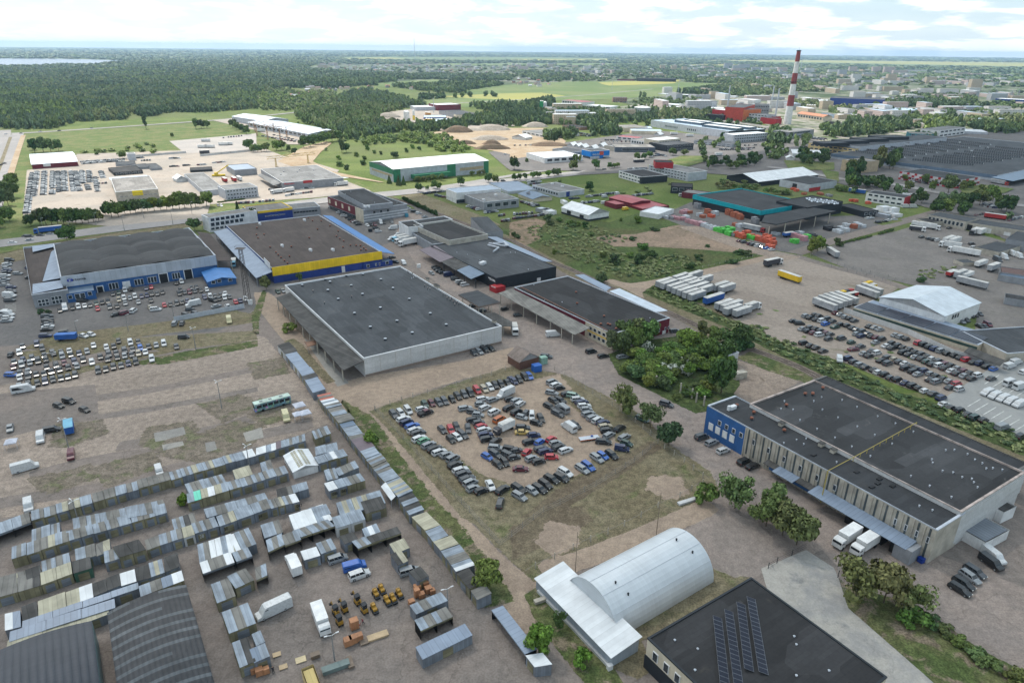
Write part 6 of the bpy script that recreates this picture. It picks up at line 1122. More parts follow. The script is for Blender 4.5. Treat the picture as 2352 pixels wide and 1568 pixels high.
def gazebo(s,ang,label,sz=3.0,n=1):
 p,h=heading(D(s)[0],ang); o=empty('market_gazebo',(p[0],p[1],0),label,'gazebo','market gazebos'); q=np.array([p[0],p[1],.1]); c_,s_=math.cos(h),math.sin(h); tm=paint('white_canvas',(.50,.51,.58),var=.12)
 m=MB(); K_=[q+[x*c_-y*s_,x*s_+y*c_,2.1] for x,y in ((-sz/2,-sz/2),(sz/2,-sz/2),(sz/2,sz/2),(-sz/2,sz/2))]; ap=q+[0,0,3.0]
 for i in range(4): j=(i+1)%4; m.face([K_[i],K_[j],ap],tm); m.face([K_[i]-[0,0,.25],K_[j]-[0,0,.25],K_[j],K_[i]],tm)
 r=m.build('canvas_roof',tm,o); r.modifiers.new('t','SOLIDIFY').thickness=.04
 for k in K_: m=MB(); m.box([k[0],k[1],.1],.06,.06,2.0,TRIMG); m.build('leg',TRIMG,o)
gazebo('02 112,960',10,'white gazebo at the left edge of the market with blue stools'); gazebo('12 400,620',15,'upper white gazebo beside the cream van',3.4); gazebo('12 455,690',15,'right white gazebo beside the cream van',3.2); gazebo('12 385,705',15,'left white gazebo beside the cream van',2.6)
def carrier():
 p,h=heading(D('22 708,885')[0],8); o=empty('car_transport_trailer',(p[0],p[1],0),'empty flat car trailer with orange rim on the compound sand','trailer'); q=np.array([p[0],p[1],.1]); u=np.array([math.cos(h),math.sin(h),0]); v=np.array([-u[1],u[0],0])
 m=MB(); m.box(q+[0,0,.55],6.2,2.1,.1,TRIMG,h); m.build('deck',TRIMG,o); om=paint('orange_rim',(.45,.12,.04))
 for s in (-1,1):
  m=MB(); m.box(q+v*s*1.08+[0,0,.45],6.2,.08,.22,om,h); m.build('side_rail',om,o)
  for x in (-.9,0,.9): m=MB(); c=q+u*x+v*s*.8+[0,0,.28]; m.cyl(c,c+v*s*.2,.28,.28,10,RUB); m.build('wheel',RUB,o)
 m=MB(); m.bar(q+u*3.1+[0,0,.5],q+u*4.6+[0,0,.45],.12,TRIMG); m.build('drawbar',TRIMG,o); m=MB(); m.box(q+u*1.0+v*.3+[0,0,.66],.6,.5,.35,CURT['b'],h); m.build('winch_box',CURT['b'],o)
carrier()
# ================================================================ MIDDLE DISTANCE
B_='building'
def FB(label,base,top,depth,wall,roof,trim=None,name='commercial_building',wins=None,par=.3,group=None,gl=None,fr=None,cat=B_,z=None,gb=None):
 """front wall from base-left to base-right on the ground, top = point above the left end"""
 (p0,p1)=GP(base); t=D(top)[0]; h=hof(t,D(base)[0]); b=Bd(); u=(p1-p0)/np.linalg.norm(p1-p0); n=np.array([-u[1],u[0],0]); n=n if n[1]>0 else -n
 b.P=[p0+n*depth,p0,p1,p1+n*depth]; b.h=h; b.z0=0; b=finish(b,name,label,cat,wall,roof,trim,par,group,None,.2)
 if wins:
  nx,ny=wins; L=edge(b,1)[3]
  for k in range(ny): winm(b,1,L*.03,L*.97,h*(k+.35)/ny,h*(k+.8)/ny,nx,1,frame=fr or TRIM,glass=gl or GLASS,gap=.3,out=.15)
 if gb: gable(b,gb[0],gb[1],roof,wallm=wall,over=.5)
 return b
def mb_(label,pts,wall,roof,trim=None,hp=None,h=None,name='commercial_building',par=.3,wins=None,wins0=None,gb=None,**k):
 b=bldg(name,label,B_,pts,hp=hp,h=h,wall=wall,roof=roof,trim=trim,par=par,**k)
 for e,wn in ((1,wins),(0,wins0)):
  if wn:
   nx,ny=wn; L=edge(b,e)[3]
   for q in range(ny): winm(b,e,L*.04,L*.96,b.h*(q+.35)/ny,b.h*(q+.8)/ny,nx,1,gap=.3,out=.12)
 if gb: gable(b,gb[0],gb[1],roof,wallm=wall,over=.4)
 return b
PALEG=paint('pale_grey_wall',(.40,.42,.46)); LBLUE=sheetm('pale_blue_sheet',(.36,.45,.55),1.2); WR=sheetm('bright_white_roof',(.60,.62,.64),1.5,rough=.5); BLUEC=paint('shop_blue',(.0,.16,.50)); TANW=paint('tan_wall',(.38,.30,.20))
b=mb_('dark red warehouse with pale grey pitched roof beside the far road','00 268,1418 290,1512 712,1485',REDW,SILV,hp='00 290,1512 304,1558',gb=(1,2.5)); wbox(b,1,edge(b,1)[3]*.24,edge(b,1)[3]*.40,2,b.h-.2,'poster_panel',WHITEP,.2)
mb_('pale grey tower block beside white parked cars','00 1158,1402 1172,1414 1242,1410',PALEG,FELTG,TRIM,hp='00 1172,1414 1186,1480')
for i,(p,hp) in enumerate((('00 1055,1488 1062,1510 1245,1500','00 1062,1510 1062,1534'),('00 1210,1510 1232,1540 1372,1528','00 1232,1540 1234,1565'),('00 1345,1505 1385,1548 1485,1538','00 1385,1548 1388,1572'),('01 1030,-30 1045,18 1300,-8','01 1045,18 1052,52'),('00 1738,1540 1745,1565 1950,1555','00 1745,1565 1746,1590'))):
 mb_(['flat grey workshop left of the other two','dark workshop in the middle of the bright yards','dark workshop with steep side, right one','long black low building at the yard edge','black garage with open sides near parked cars'][i],p,DGREY if i>2 else GREYR,FELTC if i<3 else FELTD,hp=hp,wins=(6,1) if i==3 else None)
mb_('grey shed with bent roof beside the gantry crane','00 2140,1512 2152,1562 01 2330,-30',GREYR,BLUEG,h=6,gb=None)
b=mb_('tan concrete depot with yellow sign above its windows','01 1010,72 1060,196 1450,166',BEIGEC,FELTL,TRIM,hp='01 1060,196 1078,290'); YD=b
win(b,1,'01 1092,238 1448,215',8,1,gap=.2,fr=.1);
(u0,z1),(u1,z0)=onwall(b,1,D('01 1212,190')[0]),onwall(b,1,D('01 1316,222')[0]); sg=wbox(b,1,u0,u1,z0,z1+.4,'sign_board',paint('sign_yellow',(.75,.58,.01)),.3)
text_on(b,1,'01 1222,210 1308,198','STATYBINĖS',lettering('sign_blue',(.02,.05,.25)),out=.36,parent=sg); text_on(b,1,'01 1228,222 1308,212','MEDŽIAGOS',lettering('sign_blue',(.02,.05,.25)),out=.36,parent=sg)
plate('side_canopy','01 1000,62 1345,40 1375,62 1012,85',[b.h-1]*4,.2,LBLUE,b.o)
mb_('white tent hall behind tan depot','01 1592,60 1620,80 1712,70',WHITEP,WR,h=3,gb=(0,2.5),name='storage_tent')
mb_('long grey workshop running towards the boulevard','01 1715,28 1862,182 2055,160',PALEG,FELTG,TRIM,hp='01 1872,186 1890,240')
mb_('grey three-storey office with red rooftop letters','01 2035,138 2065,178 11 0,142',PALEG,FELTG,TRIMG,hp='01 2065,178 2085,275',wins=(10,3))
b=mb_('grey logistics depot with red wall lettering','10 50,1552 11 243,110 800,62',GREYR,FELTG,TRIM,hp='11 243,110 250,186'); RA=b
text_on(b,1,'11 262,128 348,108','Raben',lettering('red_lettering',(.55,.01,.02)),out=.5); (u0,z1),(u1,z0)=onwall(b,1,D('11 432,92')[0]),onwall(b,1,D('11 518,108')[0]); wbox(b,1,u0,u1,z0,z1,'sign_board',REDB,.3)
plate('side_canopy','11 40,25 243,110 160,135 15,40',[b.h-1,b.h-1,4.5,4.5],.3,FELTG,b.o); plate('side_canopy','11 560,82 800,58 850,62 565,95',[b.h*.75]*4,.3,TRIM,b.o); roofbits(b,'11 230,35 380,12 530,-5 255,8 400,-10','vent'); roofbits(b,'11 245,70 320,65 405,55 470,48 540,42 595,38','stub')
b=mb_('long green and white hall with bright white pitched roof','10 1055,1486 1258,1557 2127,1474',PALEG,WR,hp='10 1258,1557 11 1275,108',gb=(1,3.2)); L=edge(b,1)[3]
for u0,u1 in ((0,.07),(.545,.635),(.945,1.0)): wbox(b,1,L*u0,L*u1,.1,b.h-.1,'wall_panel',GREENW,.15)
wbox(b,1,L*.17,L*.545,b.h*.2,b.h*.5,'entrance_wing',GREENW,6); wbox(b,1,L*.68,L*.94,b.h*.38,b.h*.62,'wall_stripe',TANW,.12); L0=edge(b,0)[3]; wbox(b,0,0,L0,b.h*.62,b.h+.3,'wall_panel',GREENW,.15); wbox(b,0,L0*.1,L0*.95,b.h*.40,b.h*.55,'wall_stripe',TANW,.12)
b=mb_('white car showroom with pale blue roof by the boulevard','11 1735,165 1840,204 2255,168',WHITEP,sheetm('pale_showroom_roof',(.30,.36,.44),2.0),TRIM,hp='11 1840,204 1840,302'); win(b,0,'11 1740,225 1835,270',4,1,gap=.05,frame=TRIMG) ; band(b,1,.2,b.h*.35,GLASS,'shop_window',.1)
b=mb_('dark grey car showroom with rooftop ducts','11 1902,218 2095,290 2420,258',GREYR,FELTG,TRIMG,hp='11 2095,290 2096,370',wins=(4,1)); roofbits(b,'11 2095,262 2140,240 2120,225 2200,215 2240,220 2180,195 2290,200 2260,180','stub'); roofbits(b,'11 2090,270 2200,225','ac')
mb_('grey sheds with domed rooflights beside the showroom','21 -80,105 -40,190 150,148',PALEG,BLUEG,hp='21 -40,190 -38,215')
b=mb_('pale grey industrial hall with blue door','21 215,128 437,198 638,162',PALEG,FELTG,TRIM,hp='21 437,198 442,248',wins0=(10,1)); door(b,1,'21 498,192 528,235',BLUED); roofbits(b,'21 365,120 460,145','ac')
b=mb_('low house with solar panels on a hipped roof and yellow trim','21 80,210 190,262 355,240',CREAM,BLUEG2,hp='21 190,262 192,290',gb=(0,2.0)); P=b.P; plate('solar_panels','21 125,200 170,182 240,205 190,232',[b.h+2.0,b.h+2.2,b.h+.9,b.h+.7],.1,SOLAR,b.o)
b=mb_('white two-storey office joined to anthracite workshop','21 970,2 1190,58 1437,42',WHITEP,FELTD,TRIM,hp='21 1190,58 1190,122',wins0=(7,2)); band(b,1,.1,b.h-.2,DGREY,'wall_panel',.15); band(b,0,.1,b.h-.2,DGREY,'wall_panel',.12,u0=edge(b,0)[3]*.93,u1=edge(b,0)[3])
b=mb_('grey showroom with wall of striped windows and red top box','20 1262,1514 21 1622,20 1790,0',PALEG,FELTG,TRIM,hp='21 1622,20 1624,100',wins0=(12,3));
bx=mb_('x','20 1312,1468 1318,1490 1482,1492',REDB,FELTD,h=b.h+5,parent=b.o,z0=b.h-.5)
mb_('black cube showroom beside teal-banded store','21 1475,108 1460,142 1662,150',DGREY,FELTD,hp='21 1460,142 1452,206',wins=(3,1)); mb_('dark red flat workshop behind the black showroom','21 1548,165 1560,195 1790,235',REDW,FELTG,h=4.5)
mb_('red workshop with mixed red and solar roof','21 960,240 1100,300 1205,262',REDW,REDR,hp='21 1105,300 1105,335',gb=(0,1.0)); mb_('front red workshop with red metal roof','21 1120,290 1200,350 1352,300',REDW,REDR,hp='21 1200,350 1203,372'); mb_('small red annex left of red workshops','21 900,275 955,310 1000,290',REDW,REDR,h=3.5)
b=mb_('white tent hall with grey base and two open doors','21 468,335 703,408 880,375',WHITEP,WR,hp='21 703,408 705,465',gb=(0,3.4),name='storage_tent'); wbox(b,0,0,edge(b,0)[3],.05,1.2,'plinth',DGREY,.1); wbox(b,1,0,edge(b,1)[3],.05,1.2,'plinth',DGREY,.1)
for s in ('21 505,362 540,400','21 622,400 657,440'): door(b,0,s,DARK)
for i,s in enumerate(('21 245,335 300,360 325,345','21 290,345 340,375 385,360','21 462,262 480,285 505,280')): mb_(['grey','white','small pale'][i]+' site cabin near the white tent hall',s,WHITEP if i else GREYR,WR if i else SILV,h=2.8,name='site_cabin')
mb_('low white greenhouse-like shed with racks beside it','21 1222,362 1350,400 1420,340',WHITEP,SILV2,h=3.5);
# teal-banded store
b=mb_('large anthracite store with teal band round its roof','21 1682,222 2290,370 31 375,292',DGREY,FELTS,TEAL,hp='21 1682,222 1668,312',par=.5); TS=b
band(b,0,b.h*.62,b.h+.3,TEAL,'fascia',.35); band(b,1,b.h*.62,b.h+.3,TEAL,'fascia',.35); band(b,3,b.h*.62,b.h+.3,TEAL,'fascia',.35)
for s in ('21 1735,350 1778,395','21 1905,395 1948,445'): door(b,0,s,DARK)
P2=[p.copy() for p in b.P];
o,P=canopy('store_canopy','wide dark flat canopy on columns in front of the teal-banded store','canopy','31 -30,410 380,333 622,370 80,492 -60,470',[8]*5,FELTS,posts=[(3,2,t) for t in (-.12,.14,.4,.66,.92)],th=.6,pr=.25)
b=mb_('anthracite building with checkered pale roof panels','31 430,222 690,280 395,345',DGREY,FELTS,hp='31 690,280 672,390');
for k in range(11):
 for j in range(3):
  x=345+k*26+j*22; y=250+k*3+j*12-(k%2)*6
  if x<640:
   m=MB(); m.slab([G(*q,b.h+.15) for q in D(f'31 {x},{y} {x+18},{y-2} {x+26},{y+9} {x+8},{y+11}')],.1,SILV); m.build('rooflight',SILV,b.o)
mb_('small anthracite shop with glass front','31 690,308 880,375 960,352',DGREY,FELTS,hp='31 880,375 880,430',wins=(3,1))
mb_('black shed with bright white pitched roof','f 1690,402 1742,418 1857,398',DGREY,WR,hp='f 1742,418 1742,429',gb=(1,4.5))
b=mb_('pale grey shop with black roof and open gate','31 118,78 385,128 625,88',PALEG,FELTS,hp='31 385,128 378,195'); door(b,0,'31 228,115 262,160',DARK); wbox(b,1,0,edge(b,1)[3]*.4,.1,b.h*.5,'wall_panel',REDB,.2)
b=mb_('white two-storey office with bright red end','31 892,205 1258,250 1368,234',WHITEP,FELTS,hp='31 1258,250 1242,335',wins0=(6,2)); band(b,1,.1,b.h+.3,REDB,'wall_panel',.3); roofbits(b,'31 1250,215 1290,220 1330,222','ac')
for i,s in enumerate(('31 960,345 990,360 1060,350','31 1020,318 1060,335 1120,325','31 1110,330 1140,345 1190,335','31 1065,365 1090,380 1155,370','31 1150,385 1165,400 1210,390')): mb_(f'white site cabin, {ordn(i)} of five stacked near grey bins',s,WHITEP,WR,h=[2.6,5.2,4.8,2.6,2.2][i],name='site_cabin')
mb_('long grey container below site cabins','31 985,382 1110,410 1125,402',GREYR,SILV,h=2.6,name='container')
b=mb_('beige brick garage with row of upper windows','31 1478,398 1822,468 1908,434',BEIGEC,FELTC,hp='31 1822,468 1798,548',wins0=(9,1)); b=mb_('long beige garage with dark roof and white gates','31 1825,470 2420,562 2460,520',BEIGEC,FELTC,hp='31 1825,470 1812,540')
for s in ('31 1820,490 1870,540','31 1910,512 1960,560','31 1990,525 2040,585','31 2170,560 2215,620'): door(b,0,s,WHITEP if '1820' not in s else DARK)
mb_('low flat shed with weeds on its roof','31 1395,440 1500,475 1600,450',BEIGEC,FELTD,h=3.5); mb_('beige workshop with dark arched roof','31 1897,700 2125,748 2335,690',BEIGEC,FELTC,hp='31 2125,748 2110,800'); mb_('tiny beige gatehouse by the lorry park','31 1760,815 1795,845 1880,825',BEIGEC,FELTC,hp='31 1795,845 1790,880',name='gatehouse')
mb_('dark rusty shed with striped roof at right edge','31 2165,880 2140,930 2400,960',GREYR,paint('rusty_roof',(.10,.05,.04)),h=4); mb_('blue-grey open shed under the rusty shed','31 2125,925 2120,950 2400,1000',GREYR,BLUEG2,h=3.5); mb_('carport of old planks at right edge','31 2165,1120 2180,1160 2400,1200',GREYR,FELTD,h=3.5)
mb_('grey corner roof at right edge of lorry yard','31 2200,620 2400,660 2450,580',GREYR,FELTC,h=6)
b=mb_('white steel hall with bright pitched roof in the lorry yard','31 1350,1048 1030,1160 1612,1338',WHITEP,sheetm('white_hall_roof',(.52,.57,.62),1.0,rough=.45),h=6.5,gb=(0,3.3)); win(b,2,'31 1690,1325 1750,1340',3,1)
b=mb_('cream low hall with long solar panel roof','31 912,1174 790,1250 1900,1612',CREAM,BLUEG,TRIMG,hp='31 790,1250 776,1322',par=.05); L=edge(b,1)[3]; A,u,n,_=edge(b,1); dp=edge(b,0)[3]
wbox(b,1,L*.0,L,b.h*.45,b.h*.75,'window_band',paint('dark_green_band',(.03,.06,.05)),.1)
for k in range(5):
 q0=A+u*(L*(.01+.197*k)); q1=A+u*(L*(.01+.197*(k+.95))); m=MB(); m.slab([q0-n*.3+[0,0,b.h+.15],q1-n*.3+[0,0,b.h+.15],q1-n*(dp*.62)+[0,0,b.h+.55],q0-n*(dp*.62)+[0,0,b.h+.55]],.06,SOLAR); m.build('solar_array',SOLAR,b.o)
b=mb_('beige hall with dark flat roof at the end of solar-roofed hall','31 2080,1482 32 2197,107 2620,-60',BEIGEC,FELTC,TRIMG,hp='32 2197,107 2172,200'); plate('side_canopy','32 1850,48 2180,170 2130,222 1800,92',[4.2,4.2,3,3],.2,ASBD,b.o)
# red and white chequered offices
b=mb_('long red and white chequered office block','31 1240,2 1742,88 1905,52',paint('white_chequer',(.52,.50,.52)),FELTS,hp='31 1742,88 1738,170');
for e,nn in ((0,22),(1,8)):
 L=edge(b,e)[3]
 for k in range(nn):
  for j in range(4):
   if (k*3+j*2+k//3)%5<2: wbox(b,e,L*k/nn,L*(k+1)/nn,b.h*j/4+.02,b.h*(j+1)/4,'red_panel',REDB,.12)
 winm(b,e,L*.02,L*.98,b.h*.28,b.h*.42,nn,1,gap=.3,out=.16,frame=DGREY)
# giant saw-tooth factory
b=mb_('giant dark factory with rows of saw-tooth rooflights','f 2160,309 1910,353 2250,409',PALEG,FELTC,TRIMG,hp='30 590,1428 590,1475'); SF=b
sawm=NT('sawtooth_glazing'); sp=sawm.n.new('ShaderNodeSeparateXYZ'); sawm.lk(sawm.uv(),sp.inputs[0]); f=sawm.math('LESS_THAN',sawm.math('FRACT',sawm.math('DIVIDE',sp.outputs[0],2.2)),.22); sawm.color(sawm.mix(f,(.085,.092,.10),(.27,.28,.30))); SAW=sawm.fin(.3,.4)
def saw(a,b0,k):
 p,q=G(*a,SF.h),G(*b0,SF.h); u=(q-p)/np.linalg.norm(q-p); n=np.array([-u[1],u[0],0]); n=n if n[1]>0 else -n; m=MB(); z=SF.h-.3; H1=1.9
 a0,a1=p+[0,0,0],q+[0,0,0]; a0[2]=a1[2]=z; d0,d1=a0+n*3.5,a1+n*3.5; t0,t1=a0+[0,0,H1],a1+[0,0,H1]
 m.face([a0,a1,t1,t0],SAW); m.face([t0,t1,d1,d0],FELTC); m.face([a0,t0,d0],WHITEP); m.face([a1,d1,t1],WHITEP); m.build('sawtooth_rooflight',SAW,SF.o)
for k in range(9): t=k/8; saw(D(f'30 {800+760*t},{1392-115*t}')[0],D(f'30 {1248+790*t},{1450-118*t}')[0],k)
for k in range(9): t=k/8; saw(D(f'30 {1320+760*t},{1470-118*t}')[0],D(f'30 {1890+700*t},{1520-112*t}')[0],k)
roofbits(b,'30 1150,1440 1180,1440 1340,1468 1370,1470 1270,1335 1330,1375 1480,1325 1890,1445 2020,1360 1870,1390 1760,1310','ac')
plate('side_canopy','31 2050,60 2500,-40 2700,0 2250,95',[5]*4,.3,BLUEG2,b.o); band(b,1,b.h*.45,b.h+.2,BLUEG2,'cladding_band',.2)
mb_('tan concrete bunker block by the trees','30 725,1462 840,1490 975,1468',TANW,FELTL,h=11); mb_('ochre three-storey office with white window rows','30 500,1288 373,1314 752,1372',YELB,FELTC,hp='30 373,1314 368,1375',wins=(9,2),name='office_building')
b=mb_('long white factory wing with dark roof sheds','30 1255,1222 620,1318 690,1350',PALEG,FELTC,h=10,wins0=None);
for k in range(4): x=500+175*k; mb_('x',f'30 {x},{1300-18*k} {x+15},{1318-18*k} {x+180},{1300-18*k}' ,DGREY,FELTC,h=13,parent=b.o,z0=9.5)
mb_('white factory wing right of the bush','30 1050,1280 1060,1300 1290,1320',PALEG,FELTC,h=9)
FB('white low shop with pitched bright roof by the road','30 222,1445 530,1455','30 222,1410',22,WHITEP,WR,gb=(1,3)); FB('small white tent by the road','30 168,1475 240,1478','30 168,1450',10,WHITEP,WR,name='storage_tent',gb=(0,2)); FB('grey kiosk building by the trees','30 165,1412 330,1405','30 165,1378',14,GREYR,FELTG)
FB('teal glass office behind the factory','30 1290,1290 1510,1300','30 1300,1225',25,paint('teal_wall2',(.03,.16,.20)),FELTL,wins=(4,2)); FB('white and black office behind the factory','30 1560,1268 1800,1235','30 1572,1200',25,WHITEP,FELTG,wins=(6,2)); FB('white curved roof hall behind the factory','30 1790,1230 2015,1240','30 1790,1205',40,PALEG,WR)
FB('dark mansard house behind trees','30 488,1175 700,1200','30 492,1145',18,CREAM,FELTD,wins=(6,1),gb=(1,5)); FB('cream office with orange tiled roof','30 262,1085 500,1120','30 262,1042',18,CREAM,paint('orange_tiles',(.42,.17,.09)),wins=(9,1),gb=(1,3)); FB('grey two-storey laboratory near the chimney','30 190,1278 415,1250','30 190,1215',25,GREYR,FELTG,wins=(1,2))
FB('pale glass hall with white roof','30 1070,1060 1480,1065','30 1060,1010',60,PALEG,LBLUE,wins=(12,1)); FB('pale blue hall with tall windows','30 620,1092 850,1075','30 618,1050',30,LBLUE,FELTL,wins=(8,1)); FB('long salmon brick building','30 800,1095 1080,1110','30 800,1062',15,BRICK,FELTL); FB('long dark hall with blue lower band','30 560,965 1060,985','30 560,900',70,BLUED,FELTC); FB('second long dark hall behind it','30 860,905 1420,935','30 860,880',50,GREYR,FELTC); FB('big white pitched hall beside railway trees','30 482,965 722,968','30 485,940',45,WHITEP,WR,gb=(1,4)); FB('white stepped office left of white hall','30 410,945 482,940','30 412,908',20,WHITEP,FELTL,wins=(3,2)); FB('low white hall near the brick building','30 800,1118 1000,1128','30 800,1105',20,WHITEP,WR); FB('beige office slab above the chimney trees','30 1170,1080 1300,1085','30 1170,1065',15,CREAM,FELTL); FB('beige hall with tall dark door','30 1300,1165 1450,1180','30 1310,1130',40,CREAM,FELTL)
FB('blue and white hall at the right horizon','30 2080,945 2351,960','30 2085,905',40,BLUED,WR); FB('pale terminal roof among far trees','30 1600,1030 1900,1045','30 1605,995',60,GREYR,FELTC)
# power plant
FB('orange power plant hall','20 1965,1098 2112,1118','20 1968,992',38,ORANGEW,FELTC,wins=(1,1),fr=DGREY,name='power_plant'); FB('red block left of power plant','20 1832,1082 1962,1095','20 1835,1003',28,REDB,WR,name='power_plant'); FB('black bay in front of red block','20 1775,1100 1938,1112','20 1776,1048',14,DGREY,FELTD,name='power_plant')
FB('red wall of the power plant','20 2112,1118 2215,1080','20 2112,990',30,paint('plant_red',(.42,.05,.03)),FELTC,name='power_plant'); FB('dark grey boiler house','20 2216,1070 2351,1075','20 2216,962',35,GREYR,FELTC,wins=(8,3),name='power_plant'); FB('silver plant block beside boiler house','20 2160,1115 2340,1135','20 2163,1040',20,PALEG,FELTC,wins=(6,3),name='power_plant'); FB('low red block under boiler house','20 2275,1135 2420,1150','20 2275,1078',15,REDB,FELTC,name='power_plant'); FB('red tank building beside the chimney','30 0,1130 48,1135','30 0,1070',18,REDB,FELTC,name='power_plant')
def chimney():
 p=GP('30 175,1143')[0]; Hc=hof(D('30 285,462')[0],D('30 175,1143')[0]); o=empty('chimney_stack',p,'tall red and white banded chimney rising above the horizon','chimney'); rb,rt=6.0,2.9
 wm=paint('chimney_white',(.60,.60,.60),dirt=.2); rm=paint('chimney_red',(.22,.04,.04)); zs=[0,.255,.405,.555,.70,.85,1.0]
 for i in range(6):
  a,c=zs[i],zs[i+1]; m=MB(); m.cyl(p+[0,0,Hc*a],p+[0,0,Hc*c],rb+(rt-rb)*a,rb+(rt-rb)*c,20,None); m.build('white_band' if i%2==0 else 'red_band',wm if i%2==0 else rm,o)
 m=MB(); m.cyl(p+[0,0,Hc*.985],p+[0,0,Hc],rt+.5,rt+.5,20); m.build('rim',DGREY,o); m=MB(); m.cyl(p+[0,0,Hc],p+[0,0,Hc+4],.12,.1,6); m.build('lightning_rod',DGREY,o)
 m=MB(); m.cyl(p+[0,0,Hc*.58],p+[0,0,Hc*.585],6,6,16); m.build('gallery',DGREY,o); print('chimney',Hc)
chimney()
def mast(base,top,label,r=.5,m_=None,name='mast'):
 p=GP(base)[0]; h=hof(D(top)[0],D(base)[0]); m=MB(); m.cyl(p,p+[0,0,h],r,r*.6,6); o=m.build(name,m_ or TRIMG,loc=p); tag(o,label,'mast')
for i,(a,c) in enumerate((('20 1965,1095','20 1992,785'),('30 32,960','30 55,788'),('30 62,1100','30 95,812'),('10 1633,1040','10 1635,900'),('20 1520,900','20 1525,720'),('20 917,830','20 917,740'),('30 300,640','30 312,545'),('10 1460,560','10 1458,355'),('20 1175,500','20 1175,440'),('11 965,215','11 968,175'))): mast(a,c,['grey steel stack left of the power plant','silver flue by the chimney, left','silver flue by the chimney, right','dark mast at the cement works','thin pylon in front of dark long store','thin mast over the meadow','small striped stack on horizon right of chimney','very thin mast above the far horizon','faint mast on the far horizon','thin lamp mast near the depot'][i],r=[1.6,1.8,1.8,.7,.6,.6,2.5,2.5,2.5,.2][i])
# grey factory group in the centre
b=mb_('huge pale grey factory with rooftop monitors and black end','20 1300,1102 1992,1205 2298,1183',PALEG,LBLUE,TRIM,hp='20 1992,1205 1985,1275'); band(b,1,.2,b.h-.1,DGREY,'wall_panel',.3);
L=edge(b,0)[3]; winm(b,0,L*.2,L*.38,b.h*.3,b.h*.6,10,1,gap=.4); winm(b,0,L*.5,L*.62,b.h*.3,b.h*.6,5,1,gap=.4)
for i,s in enumerate(('20 1540,1100 1725,1130 1730,1122','20 1620,1095 1800,1120 1808,1112','20 1790,1140 2060,1180 2070,1170','20 1850,1125 2180,1170 2190,1160')): mb_('x',s,GLASSB,WR,h=b.h+3,parent=b.o,z0=b.h-.6,roofname='monitor_roof')
for lab,base,top,dp,wl,rf,wn in (('grey office with window rows beside huge factory','20 2028,1318 2340,1295','20 2030,1240',18,PALEG,WR,(14,3)),('white modern three-storey showroom','20 1668,1325 2015,1358','20 1662,1292',25,PALEG,FELTC,(8,2)),('dark glass showroom with curved front','20 1412,1398 1662,1378','20 1412,1335',30,DGREY,FELTC,(8,2)),('cream block with white pitched roof','20 1338,1368 1545,1345','20 1338,1290',22,CREAM,WR,(8,1)),('white long workshop with roof windows','20 1088,1325 1335,1360','20 1085,1280',20,WHITEP,FELTL,(10,1)),('white house with dark red roof','20 960,1282 1150,1300','20 958,1252',16,WHITEP,REDR,(4,1)),('beige hall with pale pitched roof','20 1095,1235 1380,1240','20 1093,1200',25,CREAM,LBLUE,None),('blue-roofed grey hall under crane tracks','20 1020,1210 1290,1215','20 1018,1175',30,PALEG,LBLUE,None),('beige hall under trees','20 905,1190 1020,1215','20 900,1150',40,CREAM,FELTL,None),('dark blue-grey warehouse store with yellow sign','20 945,1400 1315,1402','20 945,1352',30,paint('slate_wall',(.07,.09,.12)),FELTL,(1,1)),('old beige workshop left of slate store','20 845,1380 945,1395','20 832,1335',30,BEIGEC,FELTG,None),('white workshop with long dark roof','20 92,1228 300,1270','20 90,1200',55,WHITEP,FELTG,(5,1)),('red brick office with red lettering','20 462,1172 622,1198','20 462,1148',20,BRICK,FELTD,(5,1)),('white long factory with red door','20 678,1005 905,1022','20 676,965',30,WHITEP,WR,(12,1)),('white annex of long factory','20 855,1022 942,1015','20 858,985',20,WHITEP,WR,None),('low white store in front of long factory','20 555,1020 780,1045','20 552,990',20,CREAM,FELTL,None),('red roofed hall in the fields','20 458,955 640,968','20 458,920',25,WHITEP,REDR,(8,1)),('red annex hall in the fields','20 642,975 757,968','20 640,940',25,WHITEP,REDR,None),('brown brick three-storey house with grey corners','20 925,938 1055,940','20 922,895',20,BRICK,FELTL,(6,3)),('long black distribution hall','20 1145,748 1505,755','20 1145,720',60,DGREY,FELTD,None),('red and black low hall left of it','20 965,742 1120,745','20 965,728',40,REDW,FELTD,None),('white low store row','20 1340,868 1430,875','20 1340,858',25,WHITEP,WR,None),('long black low store with white roof','20 1450,885 1725,895','20 1448,868',35,DGREY,WR,None),('maroon hall behind white sheds','20 1400,1000 1610,1010','20 1400,980',30,REDW,WR,None),('white roofed sheds left of maroon hall','20 1340,975 1520,985','20 1340,955',35,WHITEP,WR,None),('long white hall behind the power plant','20 2040,945 2210,955','20 2038,912',45,WHITEP,WR,(10,1)),('white hall beside power plant','20 1680,1000 1830,1015','20 1680,985',50,WHITEP,WR,None),('cream office near power plant','20 1520,1005 1620,1015','20 1515,985',15,CREAM,FELTL,(6,1)),('white long roof by birch rows','20 1935,895 2050,900','20 1935,882',30,WHITEP,WR,None),('long low concrete wall building','20 1910,1130 2351,1200','20 1905,1105',15,BEIGEC,FELTL,(16,1))):
 b=FB(lab,base,top,dp,wl,rf,wins=wn)
 if 'slate' in lab and 'yellow' in lab: (u0,z1),(u1,z0)=onwall(b,1,D('20 1050,1368')[0]),onwall(b,1,D('20 1215,1376')[0]); wbox(b,1,u0,u1,z0-.5,z1,'sign_board',paint('sign_yellow',(.75,.58,.01)),.3)
